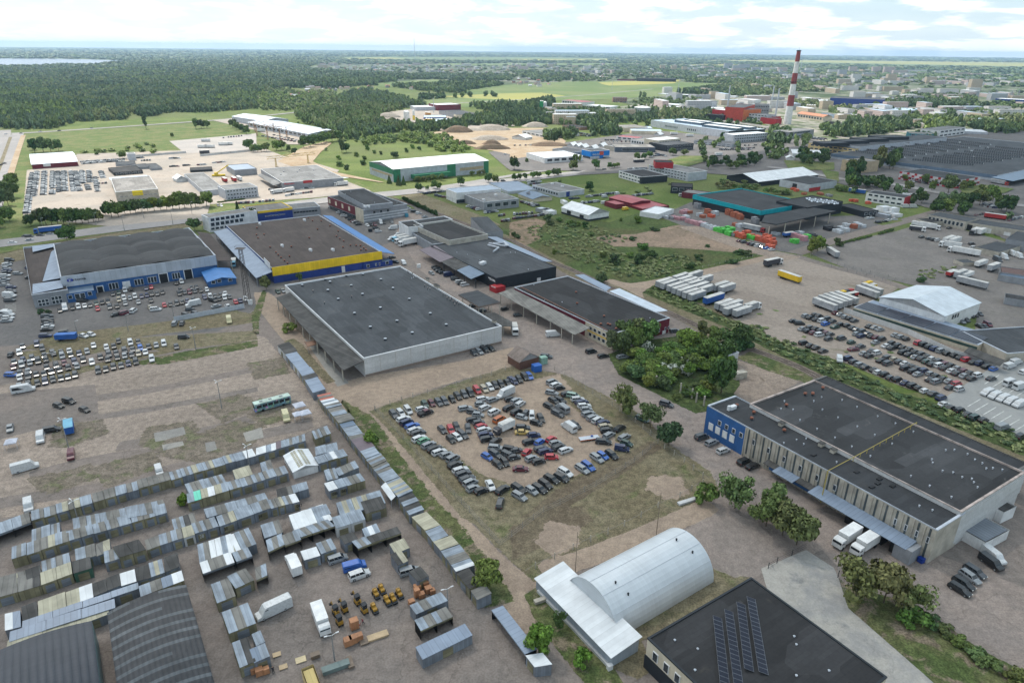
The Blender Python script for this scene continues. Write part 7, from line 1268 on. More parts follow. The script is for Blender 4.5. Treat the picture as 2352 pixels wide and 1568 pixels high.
b=mb_('grey showroom wing joined to bright blue store','20 432,1362 575,1398 640,1375',GREYR,FELTC,TRIMG,hp='20 575,1398 575,1430' ); b=mb_('bright blue store with orange picture panel and white wall base','20 640,1372 722,1390 898,1378',BLUEC,FELTC,TRIM,hp='20 722,1390 722,1465')
L=edge(b,1)[3]; wbox(b,1,0,L*.47,.05,b.h*.35,'wall_panel',PALEG,.12); wbox(b,1,L*.68,L,.05,b.h*.35,'wall_panel',PALEG,.12); wbox(b,1,L*.47,L*.68,b.h*.45,b.h*.9,'picture_panel',paint('orange_red_panel',(.5,.08,.04)),.25); text_on(b,1,'20 738,1428 805,1405','electrobalt',WLm,out=.5); band(b,0,.1,b.h*.3,GLASS,'shop_window',.12)
b=mb_('white angular modern office with dark slot windows','20 275,1400 300,1452 552,1412',WHITEP,WR,TRIM,hp='20 300,1452 318,1505',wins=(5,1))
for i,s in enumerate(('20 0,1255','20 505,1335','20 560,1345','20 610,1352','20 700,1362','20 1300,1235','20 780,1340')):
 x,y=D(s)[0]; FB(f'white curved tent, {["by the soil heaps","leftmost of a row","second of a row","third of a row","rightmost of a row","near grey sheds","near old workshop"][i]}',f'f {x:.1f},{y+(6 if i==0 else 3):.1f} {x+(30 if i==0 else 14):.1f},{y+(9 if i==0 else 4):.1f}',f'f {x:.1f},{y:.1f}',16,WHITEP,WR,name='storage_tent',gb=(0,3))
def tank():
 p,q=GP('20 1120,1050 1266,1050'); c=(p+q)/2; r=np.linalg.norm(q-p)/2; h=hof(D('20 1120,985')[0],D('20 1120,1050')[0]); m=MB(); tm=paint('tank_grey',(.30,.33,.33)); o=empty('storage_tank',c,'large grey cylindrical oil tank with white top','tank'); m.cyl(c,c+[0,0,h],r,r,28); m.build('tank_shell',tm,o); m=MB(); m.cyl(c+[0,0,h],c+[0,0,h+2.5],r,.5,28); m.build('tank_roof',WHITEP,o)
tank()
def silos(s,n,w_,top,mats,label,r=None):
 (p,q)=GP(s); o=empty('silo_group',(p+q)/2,label,'silos'); h=hof(D(top)[0],D(s)[0]); r=r or np.linalg.norm(q-p)/n/2*.95
 for k in range(n):
  c=p+(q-p)*(k+.5)/n; m=MB(); L=len(mats)
  for j,mm in enumerate(mats): m.cyl(c+[0,0,h*j/L],c+[0,0,h*(j+1)/L],r,r,14,mm)
  m.cyl(c+[0,0,h],c+[0,0,h+r*.6],r,.3,14,WHITEP); m.build('silo',mats[0],o)
SY=paint('silo_yellow',(.62,.45,.03)); SO=paint('silo_orange',(.50,.26,.07)); silos('10 1365,1112 1405,1118',2,0,'10 1365,1022',[WHITEP],'pair of tall white silos at the cement works'); silos('10 1440,1105 1460,1106',1,0,'10 1440,1015',[SY,WHITEP],'yellow and white silo at the cement works'); silos('10 1556,1070 1606,1074',3,0,'10 1556,1032',[SO],'orange-brown silos at the cement works'); silos('10 1557,1140 1650,1145',4,0,'10 1557,1090',[SY,BLUED,SY],'four yellow silos with blue bands'); silos('20 255,1000 290,1002',2,0,'20 255,928',[paint('silo_green',(.02,.28,.10))],'two green silos of the concrete plant'); silos('20 288,1002 318,1004',1,0,'20 288,940',[PALEG],'pale tower of the concrete plant'); silos('30 345,1015 432,1020',4,0,'30 345,962',[CREAM],'four beige concrete silos right of the chimney')
for lab,base,top,dp,wl,rf in (('silver arched hall at the cement works','10 1465,1020 1690,1015','10 1465,985',40,PALEG,WR),('red-brown factory at the cement works','10 1670,1020 1882,1012','10 1672,965',40,REDW,WR),('long dark roofed factory at the cement works','10 1840,1092 2018,1088','10 1838,1055',70,CREAM,FELTC),('grey wing of cement works','10 1680,1050 1842,1090','10 1680,1015',40,GREYR,FELTC),('blue hall in the cement works','10 1540,1100 1748,1100','10 1540,1078',40,BLUED,LBLUE),('front blue and yellow hall at the cement works','10 1650,1145 1848,1135','10 1650,1115',40,SY,LBLUE),('white low office by dense trees','10 2050,1095 2170,1100','10 2050,1080',20,WHITEP,FELTL)): FB(lab,base,top,dp,wl,rf)
b=mb_('long grey hall with arched metal roof behind cranes','10 132,1114 484,1232 605,1195',PALEG,SILV,hp='10 484,1232 486,1280',gb=(0,3),wins0=(14,1)); mb_('shorter grey hall behind the long arched hall','10 -70,1062 60,1112 178,1088',PALEG,SILV,h=8,gb=(0,3))
def heap(s,rx,ry,h,m_,label):
 p=GP(s)[0]; m=MB(); n=16; R=[];
 for k,(rr,zz) in enumerate(((1,0),(.8,.35),(.5,.78),(.22,.97))):
  R.append([p+[rx*rr*math.cos(a)*(1+.15*math.sin(3*a+k)),ry*rr*math.sin(a)*(1+.12*math.cos(2*a)),h*zz] for a in [2*math.pi*i/n for i in range(n)]])
 for k in range(3):
  for i in range(n): j=(i+1)%n; m.face([R[k][i],R[k][j],R[k+1][j],R[k+1][i]])
 m.face(R[-1]); o=m.build('soil_heap',m_,loc=p,smooth=True); tag(o,label,'heap','heaps of earth and gravel')
DH=ground('heap_earth',[(.17,.12,.085),(.13,.10,.07)],.1,soft=False); GH=ground('heap_gravel',[(.34,.30,.26),(.30,.26,.22)],.1,soft=False)
for s,rx,ry,h,m_,l in (('10 1850,1215',22,14,9,DH,'dark grassy earth heap near the concrete yard'),('10 2150,1195',30,16,8,GH,'pale gravel heap by the trees'),('10 1990,1200',20,10,4,GH,'low heap of pale rubble'),('10 2140,1285',26,12,6,GH,'flat grey gravel heap'),('10 2160,1330',12,8,6,DH,'brown heap with excavator'),('10 2170,1370',22,8,6,DH,'long brown heap in the sand pit'),('20 210,1165',20,12,7,GH,'sand heap before dark trees'),('20 330,1340',26,12,5,DH,'brown bank at the sand pit edge'),('10 1920,1325',14,8,5,DH,'small brown heap beside the track'),('10 1210,1080',22,14,8,GH,'grey heap at the cement works')): heap(s,rx,ry,h,m_,l)
def gantry(a,c,top,label,col,jib=.25):
 p,q=GP(f'{a} {c.split()[-1]}' if a.split()[0]==c.split()[0] else a+' '+c); h=hof(D(top)[0],D(a)[0]); u=(q-p)/np.linalg.norm(q-p); o=empty('gantry_crane',(p+q)/2,label,'crane'); m=MB(); L=np.linalg.norm(q-p)
 s0,s1=p-u*L*jib+[0,0,h],q+u*L*jib+[0,0,h]; n=14
 for dz in (0,2.2): m.bar(s0+[0,0,dz],s1+[0,0,dz],.35)
 for k in range(n): m.bar(s0+(s1-s0)*k/n+[0,0,2.2*(k%2)],s0+(s1-s0)*(k+1)/n+[0,0,2.2*((k+1)%2)],.25)
 m.build('bridge',col,o)
 for r in (p,q):
  m=MB()
  for d in (-2.2,2.2): m.bar(r+[0,d,0],r+[0,d*.5,h],.4)
  for k in range(6): m.bar(r+[0,-2.2+k*.18,h*k/6],r+[0,2.2-(k+1)*.18,h*(k+1)/6],.22); m.bar(r+[0,2.2-k*.18,h*k/6],r+[0,-2.2+(k+1)*.18,h*(k+1)/6],.22)
  m.build('leg',col,o)
RC=paint('rusty_crane',(.25,.13,.07),var=.3); YC=paint('yellow_crane',(.42,.30,.10),var=.25)
gantry('10 165,1215','10 -10,1210','10 165,1135','rusty gantry crane, farther left',RC); gantry('10 225,1300','10 110,1285','10 225,1180','rusty gantry crane over trucks',RC); gantry('10 285,1265','10 10,1250','10 285,1168','rusty gantry crane beside the long hall',RC); gantry('10 187,1535','10 480,1500','10 187,1455','yellow gantry crane in the scrap yard',YC)
def mobile_crane(s,label):
 p=GP(s)[0]; o=empty('mobile_crane',p,label,'crane'); m=MB(); m.box(p+[0,0,.8],11,2.6,1.2,None,.3); m.build('chassis',SY,o); m=MB(); m.box(p+[-2,0,2],3,2.4,1.8,None,.3); m.build('cab',SY,o); m=MB(); m.bar(p+[-1,0,3.5],p+[9,3,10],.8); m.build('boom',SY,o)
mobile_crane('01 2010,55','yellow mobile crane between yard buildings')
# ---- pallets at the builders merchant
PM=[('pink',(.52,.27,.30)),('white',(.55,.58,.62)),('green',(.10,.55,.08)),('grey',(.28,.28,.30)),('orange',(.62,.12,.06)),('brick red',(.42,.13,.07)),('blue',(.05,.15,.4)),('black',(.03,.03,.035))]
PMM=[paint('wrapped_'+n.replace(' ','_'),tuple(v*.75 for v in c),var=.2) for n,c in PM]
def pallets(code,items,desc):
 for i,it in enumerate(items.split()):
  x,y,w_,h_,c=it.split(','); p,h=heading(D(f'{code} {x},{y}')[0],-17); c=int(c); L=float(w_); m=MB(); r=empty('pallet_stack',(p[0],p[1],0),f'{PM[c][0]} wrapped pallet stack, {ordn(i)} in {desc}','pallets','goods at the builders merchant')
  z=.09; nst=max(1,int(L/1.6))
  for k in range(nst):
   u=np.array([math.cos(h),math.sin(h),0]); q=np.array([p[0],p[1],z])+u*(k-(nst-1)/2)*1.65; m.box(q,1.45,3.4,float(h_)*(1 if (k+i)%3 else .8),None,h)
  m.build('wrapped_goods',PMM[c],r)
pallets('21','1420,430,6,1.8,1 1460,435,5,1.8,3 1510,440,8,2,0 1560,445,6,2.2,0 1600,425,5,1.6,1 1570,390,5,2.4,0 1630,385,4,2,5 1600,375,5,2,0 1640,475,9,2.4,0 1690,490,9,2.4,0 1745,495,8,2,1 1740,490,5,2.2,0 1780,510,9,2.4,1 1830,530,7,2.4,1 1870,530,5,2,1 1905,555,8,2.8,2 1950,560,8,2.8,2 2000,545,7,2.6,2 1990,585,6,2.6,2 2030,590,6,2.4,3 2090,605,8,3,4 2150,590,6,3.6,4 2200,620,7,2.6,2 2240,625,8,2.8,4 2280,640,7,2.8,4 2320,650,7,2.8,4 2340,620,6,3,4','the front pallet row'); pallets('31','5,640,8,3,4 25,665,7,2.6,4 20,700,6,2,4 240,655,6,2.6,2 270,615,8,2.8,0 310,630,7,3,0 350,610,5,2.4,2 410,600,6,2,7 70,580,6,1.6,1 290,575,6,2,1 545,540,6,2.6,7 600,540,7,2.4,7 640,560,7,2.2,1 690,545,8,2.4,1 720,510,6,2.4,1 780,520,6,2.8,5 820,505,6,2.6,1 860,510,6,2,1','the roadside pallet row'); pallets('21','1720,410,4,2.4,1 1750,425,4,2,5 1830,420,5,2,4 1860,400,5,3,1 1800,390,5,3.4,5 1990,400,5,4,5 2040,420,6,4,5 2090,440,5,4,5 2050,500,4,2,5 2090,510,5,2.4,1 2230,480,6,4.5,3 1700,340,5,4,3','the rack side of the dark store')
# ---- right-hand machinery dots
pallets('31','770,275,4,2,4 800,280,4,2,4 920,300,4,2,4 230,170,4,2,4 260,185,4,2,4 400,175,4,3,5 330,215,4,2,5 480,215,5,1.8,5 560,230,5,1.8,3','the machinery yard')
# ---- houses and town blocks far away
HW=[paint('house_'+n,c) for n,c in (('white',(.62,.60,.56)),('cream',(.45,.40,.31)),('grey',(.26,.26,.26)),('brick',(.26,.14,.10)))]; HR=[paint('tiles_'+n,c) for n,c in (('red',(.24,.075,.05)),('grey',(.13,.13,.14)),('brown',(.14,.09,.07)),('pale',(.38,.40,.42)))]
def housemesh(i):
 r=np.random.default_rng(i); L,W,hh,rs=r.uniform(9,15),r.uniform(8,10),r.uniform(3,6),r.uniform(2,3.5); w=MB(); w.box((0,0,0),L,W,hh)
 for s in (-1,1): w.face([(s*L/2,-W/2,hh),(s*L/2,W/2,hh),(s*L/2,0,hh+rs)][::s])
 ro=MB(); ro.slab([(-L/2-.4,-W/2-.4,hh-.2),(L/2+.4,-W/2-.4,hh-.2),(L/2+.4,0,hh+rs),(-L/2-.4,0,hh+rs)],.2); ro.slab([(-L/2-.4,0,hh+rs),(L/2+.4,0,hh+rs),(L/2+.4,W/2+.4,hh-.2),(-L/2-.4,W/2+.4,hh-.2)],.2)
 return w,ro
HM=[]
for i in range(16):
 w,ro=housemesh(i); wm,rm=HW[i%4],HR[(i*7+i//4)%4]; HM.append(mesh_of(mbjoin([(w,wm),(ro,rm)]),'house'))
def inpoly(x,y,P):
 c=False; n=len(P); j=n-1
 for i in range(n):
  if ((P[i][1]>y)!=(P[j][1]>y)) and (x<(P[j][0]-P[i][0])*(y-P[i][1])/(P[j][1]-P[i][1])+P[i][0]): c=not c
  j=i
 return c
def samp(poly,n,lo=.0):
 P=D(poly); xs=[p[0] for p in P]; ys=[p[1] for p in P]; out=[]
 while len(out)<n:
  x,y=rng.uniform(min(xs),max(xs)),rng.uniform(min(ys),max(ys))
  if inpoly(x,y,P): out.append((x,y))
 return out
def houses(poly,n,where):
 for x,y in samp(poly,n):
  p=G(x,y); o=bpy.data.objects.new('house',HM[rng.integers(16)]); COL.objects.link(o); o.location=(p[0],p[1],.2); o.rotation_euler=(0,0,rng.choice([.3,1.87])+rng.normal(0,.1)); tag(o,f'small detached house {where}','house','houses '+where)
houses('10 550,670 850,600 1300,590 1900,592 2351,640 2351,690 1900,690 1300,670 700,690',110,'in the far garden suburb'); houses('20 0,690 400,640 900,650 1200,690 950,730 500,760 300,800 0,800',55,'around the meadow edge'); houses('10 430,800 600,775 1000,760 1250,800 1200,860 800,850 500,880 200,960',45,'along the wood edge'); houses('10 1300,780 1700,770 1700,820 1350,830',14,'between the meadows'); houses('f 1400,152 1760,158 2352,176 2352,192 1900,188 1500,178',36,'in the far town'); houses('10 1200,500 2351,490 2351,540 1900,560 1300,520',20,'on the far slope')
TB=[paint('panel_block_'+n,c) for n,c in (('white',(.45,.44,.43)),('tan',(.36,.28,.20)),('grey',(.27,.28,.30)),('pink',(.38,.28,.26)))]
tbm=[]
for i,(c,s) in enumerate((((.62,.60,.58),(.32,.31,.32)),((.48,.40,.30),(.30,.23,.17)),((.40,.41,.43),(.2,.21,.23)),((.52,.43,.40),(.28,.2,.19)))):
 t=NT(f'block_facade_{"abcd"[i]}'); sp=t.n.new('ShaderNodeSeparateXYZ'); t.lk(t.uv(),sp.inputs[0]); fx=t.math('LESS_THAN',t.math('FRACT',t.math('DIVIDE',sp.outputs[0],3.2)),.55); fy=t.math('LESS_THAN',t.math('FRACT',t.math('DIVIDE',sp.outputs[1],2.9)),.5); t.color(t.mix(t.math('MULTIPLY',fx,fy),c,s)); tbm.append(t.fin(.8))
def tower(s,ty,by,w_,k,i):
 x=s; p=G(*D(f'30 {x},{by}')[0]); h=hof(D(f'30 {x},{ty}')[0],D(f'30 {x},{by}')[0]); q=G(*D(f'30 {x+w_},{by}')[0]); L=np.linalg.norm(q-p); o=empty('apartment_block',p,f'{["white","tan","grey","pink-white"][k]} {"tower" if h>30 else "slab"} block of flats, {ordn(i)} from left in the far town','building','blocks of flats in the town'); m=MB(); c=(p+q)/2; m.box(c,L,14,h,tbm[k],.15,top=FELTL); m.build('facade',tbm[k],o)
for i,(x,a,b0,w_,k) in enumerate((( -990,597,645,38,1),(-890,603,652,44,1),(-790,612,655,38,1),(-406,580,640,40,2),(-360,578,618,30,2),(-325,600,655,60,2),(-270,590,640,90,2),(-590,610,640,80,3),(-500,625,650,70,2),(-330,630,665,120,3),(-150,620,660,80,2),(-60,620,670,60,0),(90,620,668,74,3),(50,662,690,120,2),(340,625,675,68,0),(268,680,708,130,3),(552,640,680,88,0),(640,640,710,66,2),(680,690,712,110,0),(742,613,665,60,3),(765,680,740,70,0),(805,640,660,95,0),(868,685,715,110,1),(905,780,820,36,3),(805,772,812,38,2),(955,613,668,62,3),(985,745,768,160,0),(1060,615,680,86,3),(1085,680,750,76,1),(1005,790,838,40,0),(1048,795,840,175,1),(1145,645,690,115,3),(1205,670,700,70,0),(1170,720,740,165,1),(1280,642,668,155,0),(1440,707,770,88,1),(1380,810,850,120,0),(1535,650,675,95,0),(1560,815,855,170,0),(1718,668,700,115,3),(1840,727,835,95,1),(1830,805,840,100,0),(1868,675,702,130,3),(700,760,790,60,1),(30,710,745,40,0),(-1690,610,640,60,0),(-1480,640,665,120,3),(-1110,650,670,60,0),(-1060,675,712,90,1),(-940,690,715,150,1),(-1280,640,660,60,0))): tower(x,a,b0,w_,k,i)
def townblocks(poly,n,where):
 for x,y in samp(poly,n):
  p=G(x,y); k=int(rng.integers(4)); m=MB(); m.box(p,rng.uniform(18,60),rng.uniform(12,16),rng.uniform(6,17),tbm[k],rng.choice([.15,1.7]),top=(FELTL,WR,FELTG,LBLUE)[int(rng.integers(4))]); o=m.build('town_block',tbm[k],loc=p); tag(o,'low pale town building '+where,'building','low buildings '+where)
townblocks('f 1180,148 1500,150 1760,158 2352,176 2352,200 1800,192 1500,176 1300,168 1180,160',190,'in the far town'); townblocks('f 1480,215 1760,200 2352,222 2352,270 2100,262 1850,262 1500,250',75,'behind the power plant'); townblocks('f 700,150 1180,150 1180,166 800,168',40,'in the far suburb')
townblocks('f 1230,262 1420,255 1440,275 1250,290',14,'behind the grey sheds'); townblocks('f 1900,262 2352,268 2352,292 2150,290 1950,285',18,'beyond the saw-tooth factory')
def pylon(s,top,i):
 p=GP(s)[0]; h=hof(D(top)[0],D(s)[0]); m=MB(); w_=h*.13
 for sx in (-1,1):
  for sy in (-1,1): m.bar(p+[sx*w_,sy*w_,0],p+[0,0,h],.5)
 for z,a in ((.66,.30),(.82,.22)): m.bar(p+[-h*a,0,h*z],p+[h*a,0,h*z],.5)
 for z in (.2,.4,.6): q=w_*(1-z); m.bar(p+[-q,-q,h*z],p+[q,-q,h*(z+.15)],.35); m.bar(p+[q,-q,h*z],p+[-q,-q,h*(z+.15)],.35)
 o=m.build('power_pylon',paint('pylon_steel',(.33,.35,.37)),loc=p); tag(o,f'grey lattice power pylon, {ordn(i)} from left at the substation','pylon','power pylons')
for i,(x,y0,y1) in enumerate(((1645,905,830),(1710,905,850),(1790,900,845),(1905,905,830),(1915,880,835),(2020,900,820),(2085,905,825),(2140,890,835),(2225,905,825),(2290,905,830),(640,830,740))): pylon(f'30 {x},{y0}',f'30 {x+8},{y1}',i)
# ================================================================ VEGETATION
def leafm(name,attr=None,white=False):
 t=NT(name)
 if attr: a=t.n.new('ShaderNodeAttribute'); a.attribute_name=attr; a.attribute_type='INSTANCER'; c=a.outputs['Color']
 else: c=t.n.new('ShaderNodeObjectInfo').outputs['Color']
 g=t.n.new('ShaderNodeNewGeometry'); r=g.outputs['Random Per Island']; f=t.math('MULTIPLY',t.rng(r,0,1,.55,1.5,False),t.rng(t.noise(.5,detail=3),.3,.7,.75,1.25))
 c=t.mul(c,f)
 if white: c=t.mix(t.math('GREATER_THAN',r,.45),c,(.50,.52,.45))
 t.color(c); t.b.inputs['Subsurface Weight'].default_value=0; return t.fin(.7,.2)
LEAF=leafm('foliage'); LEAFW=leafm('blossoming_foliage',white=True); LEAFI=leafm('woodland_foliage','tint'); BARK=paint('bark',(.10,.08,.06))
def crown(seed,n,lobes,leaf,shape='round',dense=1.,hang=0):
 """unit crown: radius 1, z 0..1 ; leaf-sized faces through lobes"""
 r=np.random.default_rng(seed); V=[];Fs=[]
 if shape=='cone': cen=[(0,0,.0)]
 L=[]
 for i in range(lobes):
  a=r.uniform(0,6.28); rr=r.uniform(.1,.68); z=r.uniform(.18,.85);
  if shape=='round': k=math.sqrt(max(.05,1-(2*z-1)**2)); L.append((math.cos(a)*rr*k,math.sin(a)*rr*k,z,r.uniform(.22,.42)))
  elif shape=='tall': k=.5+.5*math.sin(math.pi*z); L.append((math.cos(a)*rr*.7*k,math.sin(a)*rr*.7*k,z,r.uniform(.2,.34)))
 for i in range(n):
  if shape=='cone':
   z=r.random()**1.3; tier=.78+.22*((z*9)%1); rad=(1-z)*tier*r.uniform(.75,1.0)+.03; a=r.uniform(0,6.28); c=np.array([math.cos(a)*rad,math.sin(a)*rad,z]); nn=np.array([math.cos(a),math.sin(a),.5])
  else:
   l=L[r.integers(len(L))]; d=r.normal(size=3); d/=np.linalg.norm(d); q=l[3]*(.65+.4*r.random()) ; c=np.array([l[0]+d[0]*q,l[1]+d[1]*q,l[2]+d[2]*q*.62]); nn=d+np.array([0,0,.35])
  nn=nn+r.normal(size=3)*.5; nn/=np.linalg.norm(nn); t=np.cross(nn,r.normal(size=3)); t/=np.linalg.norm(t)+1e-9; b=np.cross(nn,t); s=leaf*r.uniform(.6,1.3); k=len(V)
  V+=[c-t*s-b*s*.6,c+t*s-b*s*.6,c+t*s*.7+b*s*.7,c-t*s*.8+b*s*.6]; Fs.append((k,k+1,k+2,k+3))
 V=np.array(V); V[:,2]=np.clip(V[:,2],-.05,1.1)
 me=bpy.data.meshes.new('crown'); me.from_pydata(V.tolist(),[],Fs); return me
def crown_sz(seed,n,lobes,leaf,shape,zs): me=crown(seed,n,lobes,leaf,shape); return me
def trunkm(seed,hf=.55):
 r=np.random.default_rng(seed); m=MB(); m.cyl((0,0,0),(0,0,.5),.022,.015,7); m.cyl((0,0,.5),(.02,.01,.9),.015,.004,6)
 for k in range(6): a=r.uniform(0,6.28); z=r.uniform(.3,.6); m.cyl((0,0,z),(math.cos(a)*.22,math.sin(a)*.22,z+r.uniform(.15,.3)),.010,.003,5)
 me=mesh_of(m,'trunk',BARK); return me
KN={'d':[crown(s,2200,20,.075) for s in (1,2,3,4)],'s':[crown(s,1500,16,.06) for s in (5,6,7)],'b':[crown(s,900,9,.09) for s in (8,9,10)],'c':[crown(s,1500,1,.075,'cone') for s in (11,12)],'t':[crown(s,1200,14,.085,'tall') for s in (13,14,15)],
 'm':[crown(s,420,11,.13) for s in (21,22,23,24)]}
for k in KN:
 for me in KN[k]: me.materials.append(LEAF)
TRK=[trunkm(s) for s in (1,2,3)]
GRN=[(.080,.130,.034),(.092,.145,.038),(.066,.108,.034),(.108,.155,.042),(.078,.125,.046)]
TN={'d':'leafy tree','s':'open-crowned tree','b':'bush','c':'spruce','t':'tall narrow tree','m':'leafy tree'}
def tree(px,h,w_,kind,label,col=None,group=None,white=False,cr=None):
 p=G(*px); nm={'b':'bush','c':'spruce_tree'}.get(kind,'tree'); o=empty(nm,p,label,'bush' if kind=='b' else 'tree',group); me=KN[kind][rng.integers(len(KN[kind]))]
 c=bpy.data.objects.new('crown',me); COL.objects.link(c); c.parent=o; z0=0 if kind in 'bc' else (cr if cr is not None else .22)*h; c.location=(0,0,z0-(.05*h if kind=='b' else 0)); c.scale=(w_*.6,w_*.6*rng.uniform(.88,1.1),(h-z0)*1.05); c.rotation_euler=(0,0,rng.uniform(0,6.28))
 g=col or GRN[rng.integers(5)]; c.color=tuple(v*rng.uniform(.85,1.15) for v in g)+(1,)
 if white: c.material_slots[0].link='OBJECT'; c.material_slots[0].material=LEAFW
 if kind!='b': t=bpy.data.objects.new('trunk',TRK[rng.integers(3)]); COL.objects.link(t); t.parent=o; t.scale=(h*.9,h*.9,h*.85); t.rotation_euler=(0,0,rng.uniform(0,6.28))
 return o
BR=(.12,.18,.035); DK=(.045,.085,.028); OL=(.125,.155,.055)
def trees(code,s,desc,group=None):
 """x,y,h,w,kind[,tone]"""
 it=s.split(); L=[]
 for q in it: f=q.split(','); L.append((float(f[0]),float(f[1]),float(f[2]),float(f[3]),f[4],f[5] if len(f)>5 else ''))
 L.sort()
 for i,(x,y,h,w_,k,tn) in enumerate(L):
  c={'B':BR,'D':DK,'O':OL}.get(tn[:1] if tn and tn[0] in 'BDO' else '',None); px=D(f'{code} {x},{y}')[0]
  tree(px,h,w_,k,f"{'white-flowering ' if 'W' in tn else ''}{TN[k]}{', '+ordn(i)+' from left,' if len(L)>1 else ''} {desc}",c,group,'W' in tn)
trees('22','1015,650,9.5,8,s,O 1062,690,8,6,s,O 1270,790,8.5,8.5,s,O 1437,955,7.5,7.5,d,D','along the lower fence by the service road'); trees('22','1775,1480,5,6,b','at the lane corner below the compound'); trees('22','2045,1530,10,9,s,O','before the blue-ended office')
trees('33','-20,130,9,9,s,O 130,215,9.5,9,d,O 260,300,9,9,d,O 60,30,8,8,d,O','in the clump left of refrigerated lorries'); trees('33','800,790,9.5,10,s,O 1060,830,9.5,9.5,d,O 1310,920,7,7.5,s,O 1330,1020,3,6,b','between concrete drive and right-hand yard')
for s,h,w_ in (('33 1500,1030',1.6,4),('33 1750,1200',1.8,5),('33 1900,1330',1.8,5),('33 2050,1420',2,5),('33 2250,1540',2,5),('33 1620,1110',1.5,4)): tree(D(s)[0],h,w_,'b','low bush on the grass bank at bottom right',None,'bushes on the grass bank at bottom right')
trees('23','245,1300,6.5,5.5,d,B','over the end of long strip stall'); trees('23','640,1390,3,4,b,B 430,1070,4.5,3,s','beside the silver hangar lean-to'); trees('13','2120,690,6.5,6.5,d,B','behind the last diagonal kiosks'); trees('12','1065,965,5,4.5,d,B','beside the plum roofed kiosk'); trees('02','1692,1500,4,3,b,B','at the mint roofed kiosk')
trees('11','95,1090,6.5,5.5,d,O 400,1020,4.5,3.6,d','in front of the yellow fascia warehouse'); trees('11','310,1480,3.5,6,b,B','under the left canopy of the largest warehouse'); trees('01','620,655,9.5,9.5,d','at the boulevard billboard'); trees('01','1790,552,8,8,d','behind the domed hall'); trees('01','2200,482,13,6,c,D 2330,482,10,7,d,D','against the white office'); trees('01','380,1312,2,3,b,D 440,1308,2,3,b,D','clipped beside the showroom')
trees('01','370,500,10,8,d 425,502,11,8,d,D 480,505,11,9,d 535,500,11,9,d,D 590,500,11,9,d 645,498,11,9,d 700,490,10,8,d,D 760,488,10,8,d 815,485,10,8,d 865,478,9,7,d 910,470,8,7,d,O 975,415,8,6,d,D 1030,435,11,10,d 1090,430,10,9,d 1150,405,9,8,d 1200,400,9,9,d 1250,395,10,9,d 1300,380,9,8,d,B 1360,380,9,9,d 1420,375,10,9,d,B 1480,370,9,9,d 1535,365,10,8,d,B 1590,360,10,9,d 1650,355,12,9,d,B 1700,350,12,9,d 1760,345,11,9,d 1800,340,10,8,d 1900,330,11,10,d,B','in the long row on the far side of the boulevard'); trees('01','30,330,13,9,d 80,325,12,9,d 130,250,12,9,d 60,240,12,10,d 110,180,12,9,d 20,250,12,9,d 130,130,10,8,d','in the left clump beside the car storage'); trees('01','30,470,10,9,d 90,468,9,8,d 285,512,8,7,d 5,530,8,7,d','near the small grey gatehouse')
trees('00','320,1400,14,11,t,D 400,1398,15,11,d 470,1400,14,10,t 540,1390,12,10,d 300,1380,10,9,d,B','behind the dark red warehouse'); trees('00','1343,1186,17,9,t,D','alone beside the country road'); trees('00','2140,1175,12,10,d 2175,1195,11,10,d 2220,1215,11,10,d 2265,1235,11,10,d 2290,1380,12,12,d 2330,1400,9,9,d','along the lorry park edge'); trees('00','1800,1185,14,12,t 1850,1182,12,11,d,D 1900,1180,11,10,d 1585,1255,5,5,b','on the meadow above the lorry park'); trees('00','1130,1460,8,8,d','beside the grey tower block')
trees('10','15,1400,8,8,d 50,1398,8,7,d 100,1395,10,10,d 190,1385,11,11,d,B 235,1380,11,10,d 300,1395,7,6,d 355,1420,7,7,d','in the row behind the gantry crane yard'); trees('10','440,1360,14,12,d 500,1350,13,11,d 545,1330,12,11,d 600,1325,12,12,d 650,1310,13,12,d 700,1300,13,12,d 750,1295,12,11,d 625,1240,15,9,c','at the end of the long arched hall'); trees('10','790,1405,14,9,t 830,1400,10,9,d,D 760,1465,4,6,b,B 765,1530,5,8,b 830,1560,5,6,b 990,1515,5,7,b 920,1440,5,6,b,B 1000,1465,4,6,b 1275,1450,6,8,b,D 1380,1400,5,5,b 1020,1380,6,6,b 1090,1410,4,5,b,B 1150,1420,4,4,b 1440,1365,5,6,b,B 1500,1380,4,5,b','on the meadow behind the green hall')
trees('11','1225,118,7,4.5,c 1310,135,8,4.5,c 1356,130,7,4,c 1412,90,5,4,d,B','in front of the green hall'); trees('11','1472,105,5,5,s,O 1508,103,5,5,s,O 1552,102,5,5,s,O 1600,98,6,5.5,s,O 1645,95,6,5.5,s,O 1705,90,6,5.5,s,O 1985,50,5,5,s,O 2050,45,5,5,s,O 2090,40,5,5,s,O','in the pale willow row before the green hall'); trees('11','1495,195,7,6,d 1575,180,4,4,s 1635,168,7,6,d 1685,176,6,5,d 1880,140,8,7,d 2135,110,8,7,d 2195,118,7,6.5,d','planted along the boulevard'); trees('21','22,92,6,5,d 68,88,6,5,d 118,84,6,5,d 190,70,6,6,d 238,68,6,6,d 332,58,6,6,d,B 392,52,7,7,d 430,42,6,5,d','on the boulevard near parked showrooms'); trees('21','708,192,8,8,d,D','alone in the mown field'); trees('20','765,1560,10,9,d 895,1550,6,5,d 935,1546,5,5,d 968,1540,5,5,d 1150,1472,8,8,d 1212,1466,7,7,d 1262,1450,7,7,d 1475,1430,8,10,d 1580,1432,7,8,d,O 560,1566,10,9,d 625,1496,8,4,t,B 592,1492,8,4,t,B 570,1490,8,5,t 135,1490,5,5,b 20,1560,12,10,d,D 390,1320,13,9,d,D 440,1270,10,9,d,D 1930,1270,8,6,d,D','along the avenue in middle distance')
